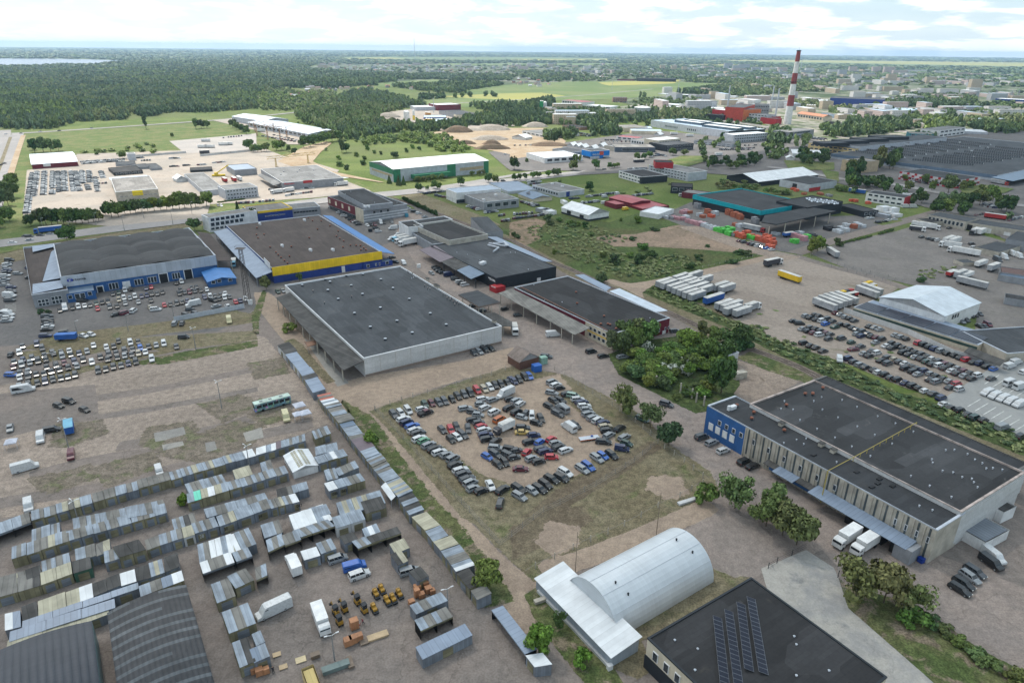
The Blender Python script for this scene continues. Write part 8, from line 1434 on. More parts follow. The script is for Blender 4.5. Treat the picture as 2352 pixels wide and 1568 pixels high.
def hedge(s,n,h,w_,label,col=DK,kind='b'):
 a,c=[G(*q) for q in D(s)]; o=empty('hedge',(a+c)/2,label,'hedge')
 for i in range(n): p=a+(c-a)*(i+.5)/n; me=KN[kind][i%len(KN[kind])]; q=bpy.data.objects.new('hedge_plant',me); COL.objects.link(q); q.parent=o; q.location=Vector([float(v) for v in (p-np.array(o.location))]); q.scale=(w_/2,w_/2,h*rng.uniform(.85,1.15)); q.rotation_euler=(0,0,rng.uniform(0,6)); q.color=col+(1,)
hedge('11 1345,270 1665,418',30,3.2,3.5,'dark clipped conifer hedge beside the railway'); hedge('01 1995,300 2250,268',16,1.6,2.5,'low hedge before the grey office',GRN[1]); hedge('31 680,670 950,605',16,1.4,3,'rough hedge along the lorry park fence',GRN[1]); hedge('31 1010,590 1150,550',9,1.8,3,'short rough hedge at the lorry park gate',GRN[1])
trees('21','930,855,5.5,7,b,D 1175,855,6.5,8.5,b,D 840,795,3.6,5,b 1290,800,4.5,8,b,D 1080,795,3.5,6,b,B 1200,730,4,7,b 390,765,2.4,3,b,B 55,625,3,5,b 20,600,3,4,b 350,500,4,6,b 330,445,4,6,b 430,470,3.5,6,b 520,490,3.5,7,b 590,505,3,6,b 670,520,3.5,5,b,D 560,520,3,6,b 1160,480,5,6,b,B 1000,465,3,3,b 1310,555,2.5,7,b,D 1110,635,2.5,7,b,D 720,595,2,5,b 1640,895,3.5,7,b,D 1710,820,3,6,b,D 2080,760,2.2,8,b,D 2150,775,2.5,8,b,D 2020,845,2.2,8,b,D 1790,700,1.5,4,b,D','in the rough green field'); trees('21','805,1025,5.5,7,b','at the bend of the dirt track')
def patch(poly,n,h,w_,kind,label,tones='GOBD',group=None,wf=0):
 tn={'B':BR,'D':DK,'O':OL}
 for x,y in samp(poly,n): t=rng.choice(list(tones)); tree((x,y),h*rng.uniform(.75,1.25),w_*rng.uniform(.8,1.2),kind,label,tn.get(t),group or label,white=rng.random()<wf)
trees('22','1920,470,13,9,d,D 1790,180,9,9,d 1960,190,9,8,d 2110,60,9,9,d,D 1600,90,9,9,d,B 1640,260,5,8,b,W 1590,230,5,7,b,W 1700,240,5,6,b,W 1440,310,4.5,6,b,W 1240,90,5,6,b,W 1600,310,4,5,b,W 1390,180,4.5,5,b,W 1250,400,4.5,6,b,B 1390,430,4,6,b 1120,290,4,6,b,D','standing out in the thicket by the service road'); patch('22 985,210 1130,110 1250,60 1650,0 1850,100 2000,130 1980,260 1850,300 1700,260 1500,420 1300,400 1030,300',52,4.4,6.6,'d','leafy bush-like tree packed in the thicket','GBGB'); patch('22 1500,420 1800,350 1850,560 1790,620 1500,520',14,2.2,4,'b','low bush at the grassy end of the thicket','GB')
trees('22','930,90,8,7,d 1000,120,9,8,d 1120,70,9,8,d','before the cream office corner'); trees('21','1010,1568,9,9,d 1150,1560,9,9,d,O 1240,1568,9,9,d 1755,1560,9,6.5,t,O 1860,1580,6.5,6,d,O 1570,1620,4,6,b,B 1640,1620,3,4,b,B','beside the maroon end wall'); trees('22','2010,20,6,9,b 2140,90,6,9,b,D','behind the small flat-roofed shed')
trees('31','400,765,10,9,s,B 450,745,9,8,d,B 640,692,5,6,b 540,710,2.5,3,b 1410,1025,3.5,5,b','at the fork by the lorry park'); trees('31','1530,400,11,11,d 1610,395,11,11,d 1790,412,10,9,d 1740,350,12,10,d 1850,345,12,11,d,D 1940,320,12,12,d 2060,290,12,12,d 2180,395,13,12,d,D 2140,370,11,10,d 1650,215,16,13,d,O 1500,185,7,6,d,B 1440,125,9,7,d 1280,190,9,8,d 1380,260,9,8,t 1410,300,9,8,d 1250,95,6,5,d,B 1355,100,5,5,s,O 1525,140,6,5,s,O 1790,180,8,7,d 1850,165,7,7,d 2050,200,6,8,b 1960,190,6,7,b 650,190,5,8,b 700,195,5,6,b','among the offices right of the avenue')
patch('31 640,20 860,10 850,95 660,100',9,13,11,'m','tall dark tree north of the grey shop','GD'); patch('31 715,110 1100,150 1120,205 960,190 730,160',16,9,9,'m','dense green tree behind the white and red office','GD'); patch('21 1830,100 2000,100 2351,170 31 220,230 0,215 21 1900,170',28,3.5,7,'m','shrub behind the teal-banded store','GO'); patch('30 280,1410 530,1450 550,1540 290,1530',14,11,10,'m','dark tree left of the concrete bunker','GD'); patch('30 930,1500 1170,1480 1190,1568 950,1568',9,14,12,'m','tall tree right of the concrete bunker','GO'); patch('20 1720,1490 2120,1480 2340,1400 2351,1500 2120,1560 1750,1568',26,8,8,'m','street tree in the dark row by the avenue','GD')
# scrub along the railway, one mass of weeds and bushes that cannot be counted
def scatter(name,label,polys,kind='stuff',mats=None):
 """polys: (polygon, spacing m at 1 km, height, width, tones, probability)"""
 P=[];S=[];C=[]
 for poly,sp,h,w_,tones,pr in polys:
  Q=np.array(D(poly)); gx=[G(x,max(y,122.),0)[:2] for x,y in Q]; gx=np.array(gx); dmin=np.linalg.norm(gx,axis=1).min()*.93; dmax=min(np.linalg.norm(gx,axis=1).max()*1.02,22500); a=np.arctan2(gx[:,0],gx[:,1]); a0,a1=max(a.min(),-.75)-.01,min(a.max(),.75)+.01
  r=dmin
  while r<dmax:
   s=sp*max(1.,(r/1400.))**(.95); n=int((a1-a0)*r/s)+1; th=a0+(np.arange(n)+rng.random(n))*(a1-a0)/n; rr=r+rng.random(n)*s; X=rr*np.sin(th);Y=rr*np.cos(th)
   zc=Y*_f[1]-H*_f[2]; q=np.stack([X,Y,np.full(n,-H)],1); dx=1176+F*(q@R_)/(q@_f); dy=784-F*(q@U_)/(q@_f)
   ins=np.zeros(n,bool); j=len(Q)-1
   for i in range(len(Q)):
    c=((Q[i][1]>dy)!=(Q[j][1]>dy))&(dx<(Q[j][0]-Q[i][0])*(dy-Q[i][1])/(Q[j][1]-Q[i][1]+1e-12)+Q[i][0]); ins^=c; j=i
   for ex in EXC if sp>5 else []:
    e=np.zeros(n,bool); j=len(ex)-1
    for i in range(len(ex)):
     c=((ex[i][1]>dy)!=(ex[j][1]>dy))&(dx<(ex[j][0]-ex[i][0])*(dy-ex[i][1])/(ex[j][1]-ex[i][1]+1e-12)+ex[i][0]); e^=c; j=i
    ins&=~e
   ins&=(rng.random(n)<pr)&(dx>-60)&(dx<2420); k=ins.sum()
   if k:
    g=s/sp; ww=w_*g*rng.uniform(.8,1.3,k); hh=h*rng.uniform(.7,1.25,k)*min(g**.15,1.6); P.append(np.stack([X[ins],Y[ins],np.zeros(k)],1)); S.append(np.stack([ww/2,ww/2,hh],1))
    tn={'G':(.15,.205,.075),'D':(.10,.15,.068),'O':(.22,.25,.11),'B':(.21,.27,.075),'C':(.13,.18,.10)}; big=np.array([math.sin(x*.011+1.3)*math.cos(y*.008) for x,y in zip(X[ins],Y[ins])]); idx=np.clip(((big+1)/2*len(tones)+rng.normal(0,.7,k)).astype(int),0,len(tones)-1)
    C.append(np.array([tn[tones[i]]+(1,) for i in idx])*rng.uniform(.85,1.15,(k,1)))
   r+=s
 P=np.vstack(P);S=np.vstack(S);C=np.vstack(C); print(name,len(P)); me=bpy.data.meshes.new(name); me.from_pydata(P.tolist(),[],[])
 a=me.attributes.new('sc','FLOAT_VECTOR','POINT'); a.data.foreach_set('vector',S.astype(np.float32).ravel()); a=me.attributes.new('tint','FLOAT_COLOR','POINT'); a.data.foreach_set('color',C.astype(np.float32).ravel()); a=me.attributes.new('rz','FLOAT','POINT'); a.data.foreach_set('value',rng.uniform(0,6.28,len(P)).astype(np.float32))
 o=bpy.data.objects.new(name,me); COL.objects.link(o); tag(o,label,name.replace('_',' '),None,kind)
 ng=bpy.data.node_groups.new(name,'GeometryNodeTree'); ng.interface.new_socket('Geometry',in_out='INPUT',socket_type='NodeSocketGeometry'); ng.interface.new_socket('Geometry',in_out='OUTPUT',socket_type='NodeSocketGeometry'); N=ng.nodes; L=ng.links
 gi=N.new('NodeGroupInput'); go=N.new('NodeGroupOutput'); ip=N.new('GeometryNodeInstanceOnPoints'); oi=N.new('GeometryNodeObjectInfo'); oi.inputs[0].default_value=FT;
 def at(n,t): q=N.new('GeometryNodeInputNamedAttribute'); q.data_type=t; q.inputs[0].default_value=n; return [s for s in q.outputs if s.enabled][0]
 cb=N.new('ShaderNodeCombineXYZ'); L.new(at('rz','FLOAT'),cb.inputs[2]); L.new(gi.outputs[0],ip.inputs['Points']); L.new(oi.outputs['Geometry'],ip.inputs['Instance']); L.new(cb.outputs[0],ip.inputs['Rotation']); L.new(at('sc','FLOAT_VECTOR'),ip.inputs['Scale']); L.new(ip.outputs[0],go.inputs[0])
 o.modifiers.new('spread','NODES').node_group=ng
FT=bpy.data.objects.new('woodland_tree_shape',crown(31,110,8,.24)); FT.data.materials.append(LEAFI)
EXC=[D(s) for s in ('f -500,120 -100,131.5 0,134.6 150,135.6 260,138.6 345,141.2 300,144 240,148 235,152 150,151.5 75,155.5 0,156.5 -300,160','f 770,131 1176,131 1400,134 1400,141 1000,141 800,138','f 1540,137 1760,141 2360,153 2500,160 2352,158 1800,148','f 1560,139 1900,144 2200,150 2400,155 2400,145 1900,139','f 860,192 1000,183 1060,186 1000,198 880,200','f 1050,212 1150,197 1300,188 1500,186 1700,195 1500,222 1300,232 1170,226','f 900,236 1100,222 1280,228 1200,244 1050,246')]
scatter('woodland','mixed green woodland reaching from the meadow to the lake',[('00 -400,625 0,625 400,608 950,588 1200,578 1400,570 2351,545 10 300,540 540,590 400,680 350,800 230,800 100,860 0,900 00 2351,1000 1900,1035 1500,1040 1440,1070 1260,1080 1200,1020 1180,1100 700,1120 500,1185 0,1190 -400,1200',7.5,12,8.5,'DCOGCDBG',.86),
 ('10 350,1060 730,1010 800,890 1100,870 1400,930 1680,955 1440,985 1140,1060 1120,1120 1420,1190 1200,1240 950,1290 800,1290 620,1200 400,1110',8,12,9,'GCGOG',.8),('10 1880,960 2351,930 20 0,900 380,930 400,990 200,1000 120,1050 10 2351,1050 2020,1000',8,12,9,'DGD',.9),('10 1900,1110 2351,1050 20 200,1050 500,1030 1100,1080 1300,1090 1250,1120 900,1125 700,1200 600,1145 430,1135 0,1165 10 2351,1165 1900,1160',8,12,9,'DGCD',.9),('20 720,1190 930,1180 1000,1240 740,1255',8,12,10,'DG',.9),('20 300,1250 590,1210 600,1270 400,1300 300,1290',8,10,9,'DG',.8),('10 1400,1200 1500,1160 1900,1150 1950,1200 1500,1220',8,11,9,'GD',.9),('10 950,1285 1500,1230 1750,1260 1950,1370 1900,1400 1700,1400 1550,1330 1350,1310 1000,1335',8,6,8.5,'BGB',.85),('10 0,830 260,830 350,860 730,850 750,960 500,1000 330,1020 90,1020 0,1000',10,9,10,'GOB',.5),('10 220,900 480,940 500,975 100,1010 100,960',9,8,9,'GD',.8),
 ('10 260,760 900,735 1290,730 1290,790 1000,790 700,820 300,810',9,13,10,'DG',.85),('10 0,670 500,650 1400,695 2351,700 2351,745 1700,735 1100,730 700,745 300,760 0,830',10,12,11,'DGC',.8),('10 1250,800 1700,765 2351,780 2351,855 1950,860 1600,845',9,12,10,'DG',.85),('10 2150,860 2351,850 20 400,845 400,870 20,885 10 2351,885',10,9,10,'GD',.6),('10 750,930 900,860 1050,850 1250,890 1100,930 800,960',10,13,10,'CG',.6),('10 1500,900 1900,890 2351,880 2351,930 1900,945 1500,930',10,12,10,'DG',.6),
 ('20 0,650 640,690 900,750 640,830 500,800 0,700',11,10,11,'GDG',.45),('20 750,770 1250,765 1250,800 760,812',10,13,11,'D',.9),('20 640,810 760,810 760,880 640,885',10,15,13,'GO',.9),('20 800,790 1020,800 1010,895 900,895 840,870',10,13,11,'G',.7),('20 1150,830 1250,820 1240,905 1160,910',10,12,10,'G',.5),('20 1420,815 1900,800 2010,875 1700,870 1420,855',9,12,10,'DG',.9),('20 1560,745 2351,745 30 250,760 540,790 560,840 250,850 0,870 20 2351,890 2000,890',11,11,11,'GOG',.75),('20 900,600 2351,620 2351,740 1560,740 900,690',12,10,13,'DGC',.55),('20 1300,1060 1450,1010 1700,1030 1850,1080 1700,1100 1300,1095',9,9,9,'GO',.5),('20 1450,1370 1900,1250 2351,1370 2351,1300 1900,1480 1500,1440',9,8,9,'GD',.07),('f 1230,255 1500,250 1750,262 1750,290 1240,290',9,9,10,'GD',.16),('f 1900,255 2380,262 2380,300 1950,295',9,10,10,'GD',.3),('31 560,150 1900,260 2351,400 2351,470 1400,380 1100,300 560,200',8,8,9,'GD',.06),('21 200,60 700,60 1500,100 1680,200 1300,230 700,200',6,2,6,'GO',.03),('20 1100,930 1700,900 1750,950 1200,990',12,8,10,'GO',.35),
 ('30 1150,940 1300,890 1750,900 1920,925 1900,985 1500,1000 1200,985',10,12,11,'DG',.9),('30 1000,700 1340,690 2351,720 2351,800 2000,780 1300,745',12,10,13,'DG',.85),('30 0,620 2351,690 2351,720 0,780',14,8,14,'GDO',.4),('30 560,1000 1000,1010 1070,1060 900,1070 560,1090',10,10,10,'GO',.6),('30 230,940 560,950 560,990 230,1000',10,9,10,'GO',.5),('30 480,1185 700,1200 850,1140 1300,1125 1310,1190 1000,1245 600,1265 480,1235',9,12,11,'DG',.9),('30 1780,1130 2351,1060 2400,1200 2200,1240 1900,1205',10,12,12,'DGO',.9),('30 1400,1130 1600,1080 1720,1120 1700,1180 1450,1200',10,11,12,'BGD',.8),('30 1320,1250 1560,1240 1540,1300 1290,1310',8,8,9,'D',.8),('30 0,1190 200,1230 220,1330 0,1345',9,10,10,'DG',.8),('30 0,1330 160,1420 150,1480 0,1480',9,9,9,'GD',.8),('30 250,1300 380,1280 380,1350 240,1350',9,9,9,'G',.7),('30 1000,960 1150,930 1160,980 970,985',10,10,11,'GB',.8),('30 1900,960 2351,930 2351,1000 1900,1010',12,8,12,'DG',.5),
 ('f -100,112 400,116 1000,119 1500,124 2400,134 2400,174 1900,162 1700,150 1400,146 1176,146 700,150 500,160 0,158',15,12,16,'CGDCO',.55),('f 700,158 1176,150 1400,150 1900,165 2400,176 2400,218 1800,205 1500,200 1176,182 700,178',15,8,13,'GCGO',.13)])
scatter('railway_scrub','tangled weeds and low bushes filling the banks along the railway',[('21 1200,1110 1330,1055 2000,1380 2351,1450 31 -60,1480 32 600,180 1200,480 1560,580 2351,850 2500,1100 1340,620 540,310 0,60 21 2000,1440 1500,1240',2.3,1.0,3.0,'GODOG',.75),('21 100,520 600,470 900,560 1100,640 900,700 1500,960 1100,1020 700,900 200,640',3.2,1.1,3.6,'ODGD',.45),('21 1000,850 1500,760 1750,860 1500,960 1200,960',2.8,1.2,3.6,'OD',.6),('31 330,1410 700,1440 1000,1568 32 1900,300 1700,420 800,130 31 250,1520',7,.5,2.6,'GO',.35),('31 -100,1150 200,1180 150,1350 -100,1330',6,.3,3,'GO',.3),('31 1300,930 1700,870 1760,900 1500,1000',3,.8,3,'GO',.6),('12 800,600 1000,850 1250,1180 1150,1090 950,800',2,.5,2.2,'GO',.4),('00 700,1400 1000,1380 1350,1330 1500,1400 1200,1440 900,1440',9,4,8,'GB',.35),('10 350,1080 750,1080 1000,1300 700,1400 500,1480',9,3,6,'GB',.10),('33 650,650 800,850 700,760',2,.6,2,'G',.3)])
# ================================================================ POSTS, FENCES, RAILS, SMALL THINGS
GRV=paint('post_grey',(.22,.22,.22)); WOODP=paint('old_wood',(.16,.12,.09));
def lamp(base,top,arms,label,m_=None):
 p=GP(base)[0]; h=hof(D(top)[0],D(base)[0]); o=empty('street_lamp',p,label,'lamp post','lamp posts'); m=MB(); m.cyl(p,p+[0,0,h],.16,.09,7); m.build('post',m_ or GRV,o)
 for k in range(arms):
  a=k*6.283/max(arms,1)+.5; e=p+[math.cos(a)*.8,math.sin(a)*.8,h+.2]; m=MB(); m.bar(p+[0,0,h-.1],e,.09); m.bar(e,e+[math.cos(a)*.6,math.sin(a)*.6,.02],.24,None,.12); m.build('lamp_head',TRIM,o)
for i,(a,c,n,t) in enumerate((('02 2037,612','02 1990,368',3,'on the gravel beside a white rag'),('02 632,977','02 550,718',3,'beside the blue box trailer'),('02 2292,1150','02 2265,955',3,'rising from the first kiosk row'),('03 725,100','02 657,1465',3,'between left kiosk rows'),('13 722,1358','13 700,1125',2,'at the soil patch in the kiosk yard'),('13 1762,880','13 1775,700',2,'beside the blue roofed kiosk'),('02 1800,72','01 1782,1442',3,'at the end of the fourth market row'),('02 530,318','02 460,108',2,'among the market cars'),('01 1600,1358','01 1578,1245',1,'at the grey panel fence'),('01 1180,1470','01 1148,1325',1,'by the service hall lot fence'),('01 725,1552','01 682,1382',1,'beside the blue covered trailer'),('01 395,528','01 367,438',1,'left on the boulevard'),('01 885,500','01 856,388',1,'second on the boulevard'),('01 1145,556','01 1113,424',1,'third on the boulevard'),('01 1325,446','01 1306,338',1,'fourth on the boulevard'),('01 1590,497','01 1562,368',1,'fifth on the boulevard'),('01 1765,402','01 1747,288',1,'sixth on the boulevard'),('01 635,530','01 626,478',1,'beside the round boulevard tree'),('12 1183,1285','12 1002,1240',0,'leaning in the diagonal kiosk line'))): lamp(a,c,n,f'tall {["thin pole","single lamp","double lamp","triple lamp"][n]} {t}')
for a,c,t in (('23 1322,232','22 1362,1385','thin dark pole behind the silver hangar, right'),('23 578,600','23 602,180','thin dark pole behind the silver hangar, left')): mast(a,c,t,.09,WOODP,'pole')
def lattice():
 p=GP('01 2282,1222')[0]; h=hof(D('01 2203,715')[0],D('01 2282,1222')[0]); o=empty('lattice_mast',p,'rusty lattice floodlight mast with platform beside the domed hall','mast'); rm=paint('dark_steel',(.06,.05,.05)); m=MB()
 for sx in (-1,1):
  for sy in (-1,1): m.bar(p+[sx*1.1,sy*1.1,0],p+[sx*.6,sy*.6,h],.16)
 for k in range(16):
  for s in (-1,1): w0,w1=1.1-.5*k/16,1.1-.5*(k+1)/16; m.bar(p+[-w0,s*w0,h*k/16],p+[w1,s*w1,h*(k+1)/16],.09); m.bar(p+[s*w0,-w0,h*k/16],p+[s*w1,w1,h*(k+1)/16],.09)
 m.build('lattice_tower',rm,o); m=MB(); m.box(p+[0,0,h],4,3,.15,rm);
 for k in (-1,1): m.bar(p+[-2,k*1.5,h+1],p+[2,k*1.5,h+1],.08); m.bar(p+[k*2,-1.5,h+1],p+[k*2,1.5,h+1],.08)
 m.build('platform',rm,o); m=MB(); m.box(p+[1.2,-.5,0],1.6,1.4,2.2,WHITEP); m.build('cabinet',WHITEP,o)
lattice()
def fence(s,label,h=1.8,step=4.,pw=.12,rail=True,mat=None,panel=False,pm=None):
 P=GP(s); mat=mat or BEIGEC; o=empty('fence',P[0],label,'fence'); m=MB(); k=0; fm=pm or GRV
 for a,c in zip(P[:-1],P[1:]):
  L=np.linalg.norm(c-a); n=max(1,int(L/step))
  if panel: m.bar(a+[0,0,h/2],c+[0,0,h/2],.12,None,h)
  else:
   for z in ((.3,.9,1.5) if rail else (1.3,)): m.bar(a+[0,0,z*h/1.8],c+[0,0,z*h/1.8],.035)
  for i in range(n):
   if k<100: q=a+(c-a)*i/n; b=MB(); b.box(q,pw,pw,h+.1,mat,rng.uniform(-.1,.1)); b.build('fence_post',mat,o); k+=1
 m.build('fence_panel' if panel else 'wire_mesh',fm,o)
fence('12 1090,632 1232,582 1440,516 1710,440 1970,366 2160,312 2290,267 22 60,235','wire fence with concrete posts behind the top car row',pw=.2); fence('12 1100,645 1240,770 1480,1040 1680,1260 1820,1420 1960,1568 13 2240,310','galvanised mesh fence down the left side of the compound',h=2.0,pw=.08,mat=GRV); fence('22 390,262 480,318 810,530 920,590 1060,690 1200,800 1340,925','sagging fence between compound and service road',pw=.18); fence('22 1340,935 1120,1110 770,1330 440,1500 290,1568 13 2240,310','temporary mesh fence between compound and dry grass',h=2.0,pw=.08,mat=GRV)
fence('22 1400,980 1580,1110 1750,1250 1805,1290','row of concrete fence posts along the service road',pw=.22,rail=False); fence('22 1750,1315 1540,1430 1340,1525 23 1185,50 1030,130 880,200 720,270 560,345 390,430 215,515 120,575','row of concrete posts beyond the silver hangar',pw=.22,rail=False)
fence('01 1600,1385 2245,1262','grey sheet fence below the service hall lot',h=2.2,panel=True,pm=TRIMG); fence('31 690,1300 1280,1500 32 1700,130 2100,225','long grey concrete wall behind the used-car lot',h=2.4,panel=True,pm=CONP); fence('31 390,790 700,885 1100,985 1290,1050','dark mesh fence round the lorry park',mat=GRV); fence('31 245,775 640,905 900,965 1200,1060','fence on the dirt-yard side of the lane',mat=GRV); fence('21 1750,890 2060,825 2351,760','low posts along the dirt track',h=1.0,rail=False,pw=.2); fence('00 2351,1390 1840,1440','long concrete wall of the distant lorry park',h=2.6,panel=True,pm=CONP); fence('00 1710,1410 1250,1445','concrete wall beside the meadow',h=2.4,panel=True,pm=CONP); fence('33 640,500 640,600 700,770','dark mesh fence at the tree clump by the concrete drive',h=2.,mat=DGREY); fence('33 0,520 80,470 350,330','dark gate fence across the concrete drive',h=1.8,mat=DGREY,pm=DGREY)
fence('22 1545,470 1650,520 1690,560 1760,590 1815,600','tall bare concrete pillars standing in the thicket',h=3.6,rail=False,pw=.45,step=3); fence('22 1225,290 1320,400 1430,420','concrete pillars rising among thicket bushes',h=3.6,rail=False,pw=.5,step=5)
SLP=ground('track_ballast',[(.17,.14,.12),(.13,.105,.09)],.2,fine=.3); RS=paint('rail_steel',(.10,.07,.055))
def rails(s):
 P=strip(s,1.5); n=len(P)//2; road('railway_bed',s,3.4,12,SLP,.8)
 for side in (P[:n],P[n:]):
  m=MB()
  for a,c in zip(side[:-1],side[1:]): m.bar([a[0],a[1],.22],[c[0],c[1],.22],.14)
  o=m.build('rail',RS); tag(o,None,None,None,'structure')
 m=MB(); C=[(a+b_)/2 for a,b_ in zip(P[:n],P[n:][::-1])]
 for a,c in zip(C[:-1],C[1:]):
  L=np.linalg.norm(c-a); k=int(L/1.3); h=math.atan2(*(c-a)[::-1])
  for i in range(k): q=a+(c-a)*i/k; m.box([q[0],q[1],.1],.3,2.6,.08,None,h)
 o=m.build('railway_sleepers',CONC); tag(o,None,None,None,'structure')
rails('21 0,640 350,835 600,930 900,1075 1200,1190 1420,1295 2000,1560 31 -350,1568 32 0,125 300,240 460,330'); rails('11 1010,175 1250,250 1500,330 1900,480 2250,620 21 0,640')
# mini diggers, loaders, crates, people in the kiosk yard
YM=paint('machine_yellow',(.36,.20,.03))
def digger(s,i):
 p=GP('13 '+s)[0]; p[2]=.1; o=empty('mini_excavator',p,f'yellow mini excavator with dark canopy, {ordn(i)} from left','excavator','mini excavators'); h=-.9; u=np.array([math.cos(h),math.sin(h),0]); v=np.array([-u[1],u[0],0])
 for sd in (-1,1): m=MB(); m.box(p+v*sd*.42,1.6,.3,.42,None,h); m.build('track',RUB,o)
 m=MB(); m.box(p+[0,0,.42],1.5,1.05,.75,None,h); m.build('body',YM,o); m=MB(); m.box(p+[0,0,1.2],1.0,.95,1.0,CGL,h); m.box(p+[0,0,2.2],1.15,1.05,.1,DGREY,h); m.build('cab',CGL,o)
 m=MB(); a=p-u*.9+[0,0,.8]; b=a-u*.9+[0,0,1.3]; m.bar(a,b,.18); m.bar(b,b-u*.7-[0,0,1.1],.14); m.build('boom',YM,o); m=MB(); m.box(b-u*.75-[0,0,1.5],.45,.5,.4,None,h); m.build('bucket',DGREY,o)
for i,s in enumerate(('735,940','770,1030','815,910','935,840','998,920')): digger(s,i)
def loader(s,i):
 p=GP('13 '+s)[0]; p[2]=.1; o=empty('mini_loader',p,f'small yellow wheel loader, {ordn(i)} from left in the kiosk yard','loader','mini loaders'); h=-1.0; u=np.array([math.cos(h),math.sin(h),0]); v=np.array([-u[1],u[0],0]); m=MB(); m.box(p+[0,0,.35],1.9,.85,.6,None,h); m.box(p-u*.4+[0,0,.9],.9,.8,.5,None,h); m.build('body',YM,o)
 for sx in (-.6,.6):
  for sd in (-1,1): m=MB(); c=p+u*sx+v*sd*.42+[0,0,.33]; m.cyl(c,c+v*sd*.22,.33,.33,10); m.build('wheel',RUB,o)
 m=MB();
 for sd in (-1,1): m.bar(p+v*sd*.4+[0,0,.9],p+v*sd*.4+[0,0,2.0],.06)
 m.bar(p+v*.42+[0,0,2.0],p-v*.42+[0,0,2.0],.06); m.build('roll_bar',DGREY,o); m=MB(); m.box(p+u*1.25+[0,0,.1],.5,1.1,.4,None,h); m.build('bucket',DGREY,o)
for i,s in enumerate(('1085,900','1100,765','1155,725','1205,830','1258,810','1315,765')): loader(s,i)
CRM=paint('crate_orange',(.36,.17,.085),var=.2)
for i,(s,w_,h_) in enumerate((('905,1060',1.7,2.0),('848,1215',1.6,1.4),('895,1195',1.5,1.4),('950,1170',1.4,1.3),('1480,775',1.2,1.9),('1483,715',1.5,1.2),('1560,685',1.3,1.3),('1585,735',1.5,1.3),('1520,780',1.4,1.0),('1620,745',1.2,1.0),('1430,850',1.3,1.1),('35,1490',1.4,1.3),('100,1475',1.1,1.2),('-20,1480',1.0,1.1))):
 p=GP('13 '+s)[0]; p[2]=.09; o=empty('crate',p,f'orange wooden crate, {ordn(i)} listed, {"beside the man with a pallet jack" if i==0 else "below the small machines" if i<4 else "by the blue roofed kiosk" if i<11 else "at the lower left lane"}','crate','orange crates'); m=MB(); m.box(p,w_,w_*.9,.12,WOODP,.5); m.build('pallet',WOODP,o); m=MB(); m.box(p+[0,0,.13],w_*.96,w_*.86,h_,None,.5); m.build('box',CRM,o)
 o['label']=o['label'].replace(f', {ordn(i)} listed,',['',' leftmost',' middle',' rightmost',' tallest',' flat top',' farthest',' paired right',' low front',' half hidden',' left corner',' left double',' right single',' cut off'][i]+' one')
b=mb_('long yellow container cut off by the bottom edge','13 525,1388 415,1436 480,1640',YELB,sheetm('yellow_container_roof',(.42,.32,.11),.8),h=2.6,name='container')
for i,(s,wx,wy,h_,m_,l) in enumerate((('13 545,1330',1.6,1.0,.8,WOODP,'small brown crate with frame on top by yellow container'),('13 252,1425',1.4,1.0,.15,paint('pale_wood',(.42,.31,.19)),'pale pallet beside the pallet truck'),('13 192,1312',1.4,1.0,.15,_mc.get('pale_wood'),'pallet lying on pale gravel'),('13 995,1200',1.6,1.2,.3,WOODP,'grey pallet stack beside orange crates'),('13 1120,1145',4,1.4,.4,paint('pale_wood',(.42,.31,.19)),'heap of broken pale pallets at the wall'),('13 865,1390',1.0,2.6,.5,WOODP,'old grey bench near the low wall'),('13 735,1440',5.0,1.3,.9,paint('teal_frame',(.13,.17,.165)),'rack of steel profiles on teal frame'),('13 412,1358',1.8,1.3,.1,paint('pale_board',(.55,.45,.28)),'pale board lying beside yellow container'),('22 225,270',3.0,2.6,2.5,paint('blue_cabin',(.02,.10,.36)),'bright blue container cabin at the compound gate'),('22 2085,335',5.0,2.4,2.4,paint('rusty_container',(.36,.33,.28),var=.3),'pale container with rusty roof in the dirt yard'),('33 1405,455',1.5,1.2,1.2,paint('blue_bin',(.01,.04,.25)),'blue waste bin at the ribbed corner'),('23 895,1440',1.0,.8,1.1,CONP,'small white concrete block by the hangar lean-to'),('23 255,825',2.5,.9,.7,BEIGEC,'concrete beam lying in the grass'),('23 497,1150',3.2,2.6,.12,CONC,'concrete slab lying near hangar lean-to'),('22 1605,1475',5.5,1.0,.5,CONP,'long concrete block at the grass corner'),('11 1050,560',2.2,2.0,1.8,DGREY,'dark waste shelter beside bushes'),('11 1385,425',2.0,1.8,2.2,paint('turquoise_box',(.04,.22,.32)),'turquoise container at the striped office'),('11 1495,890',1.8,1.2,1.8,WHITEP,'white tarpaulin frame beside the warehouse'),('22 285,200',2.6,2.2,2.6,paint('mint_hut',(.22,.36,.30),var=.2),'pale green guard hut on stilts'))):
 p=GP(s)[0]; p[2]=.09; m=MB(); m.box(p,wx,wy,h_,m_,.45); m.box(p+[0,0,h_],wx+.12,wy+.12,.06,m_,.45); o=m.build('yard_item',m_,loc=p); o.name=l.split()[-1] if 0 else 'yard_object'; tag(o,l,['crate','pallet','pallet','pallets','pallets','bench','rack','board','container','container','bin','block','beam','slab','block','shelter','container','frame','hut'][i])
b=bldg('gatehouse','old brick gatehouse with steep rusty grey roof at the compound gate','building','22 -60,130 70,190 262,150',h=3.2,wall=paint('brown_brick',(.12,.06,.045)),roof=DARK,par=.1); gable(b,0,2.6,paint('rusty_roof_sheet',(.15,.115,.10),var=.35,dirt=.5),wallm=CONP,over=.3)
b=bldg('flat_shed','white shed with dark flat roof behind the thicket','building','22 1752,15 1990,125 2085,98',hp='22 2078,100 2068,205',wall=CONP,roof=FELTC,trim=TRIM,par=.2)
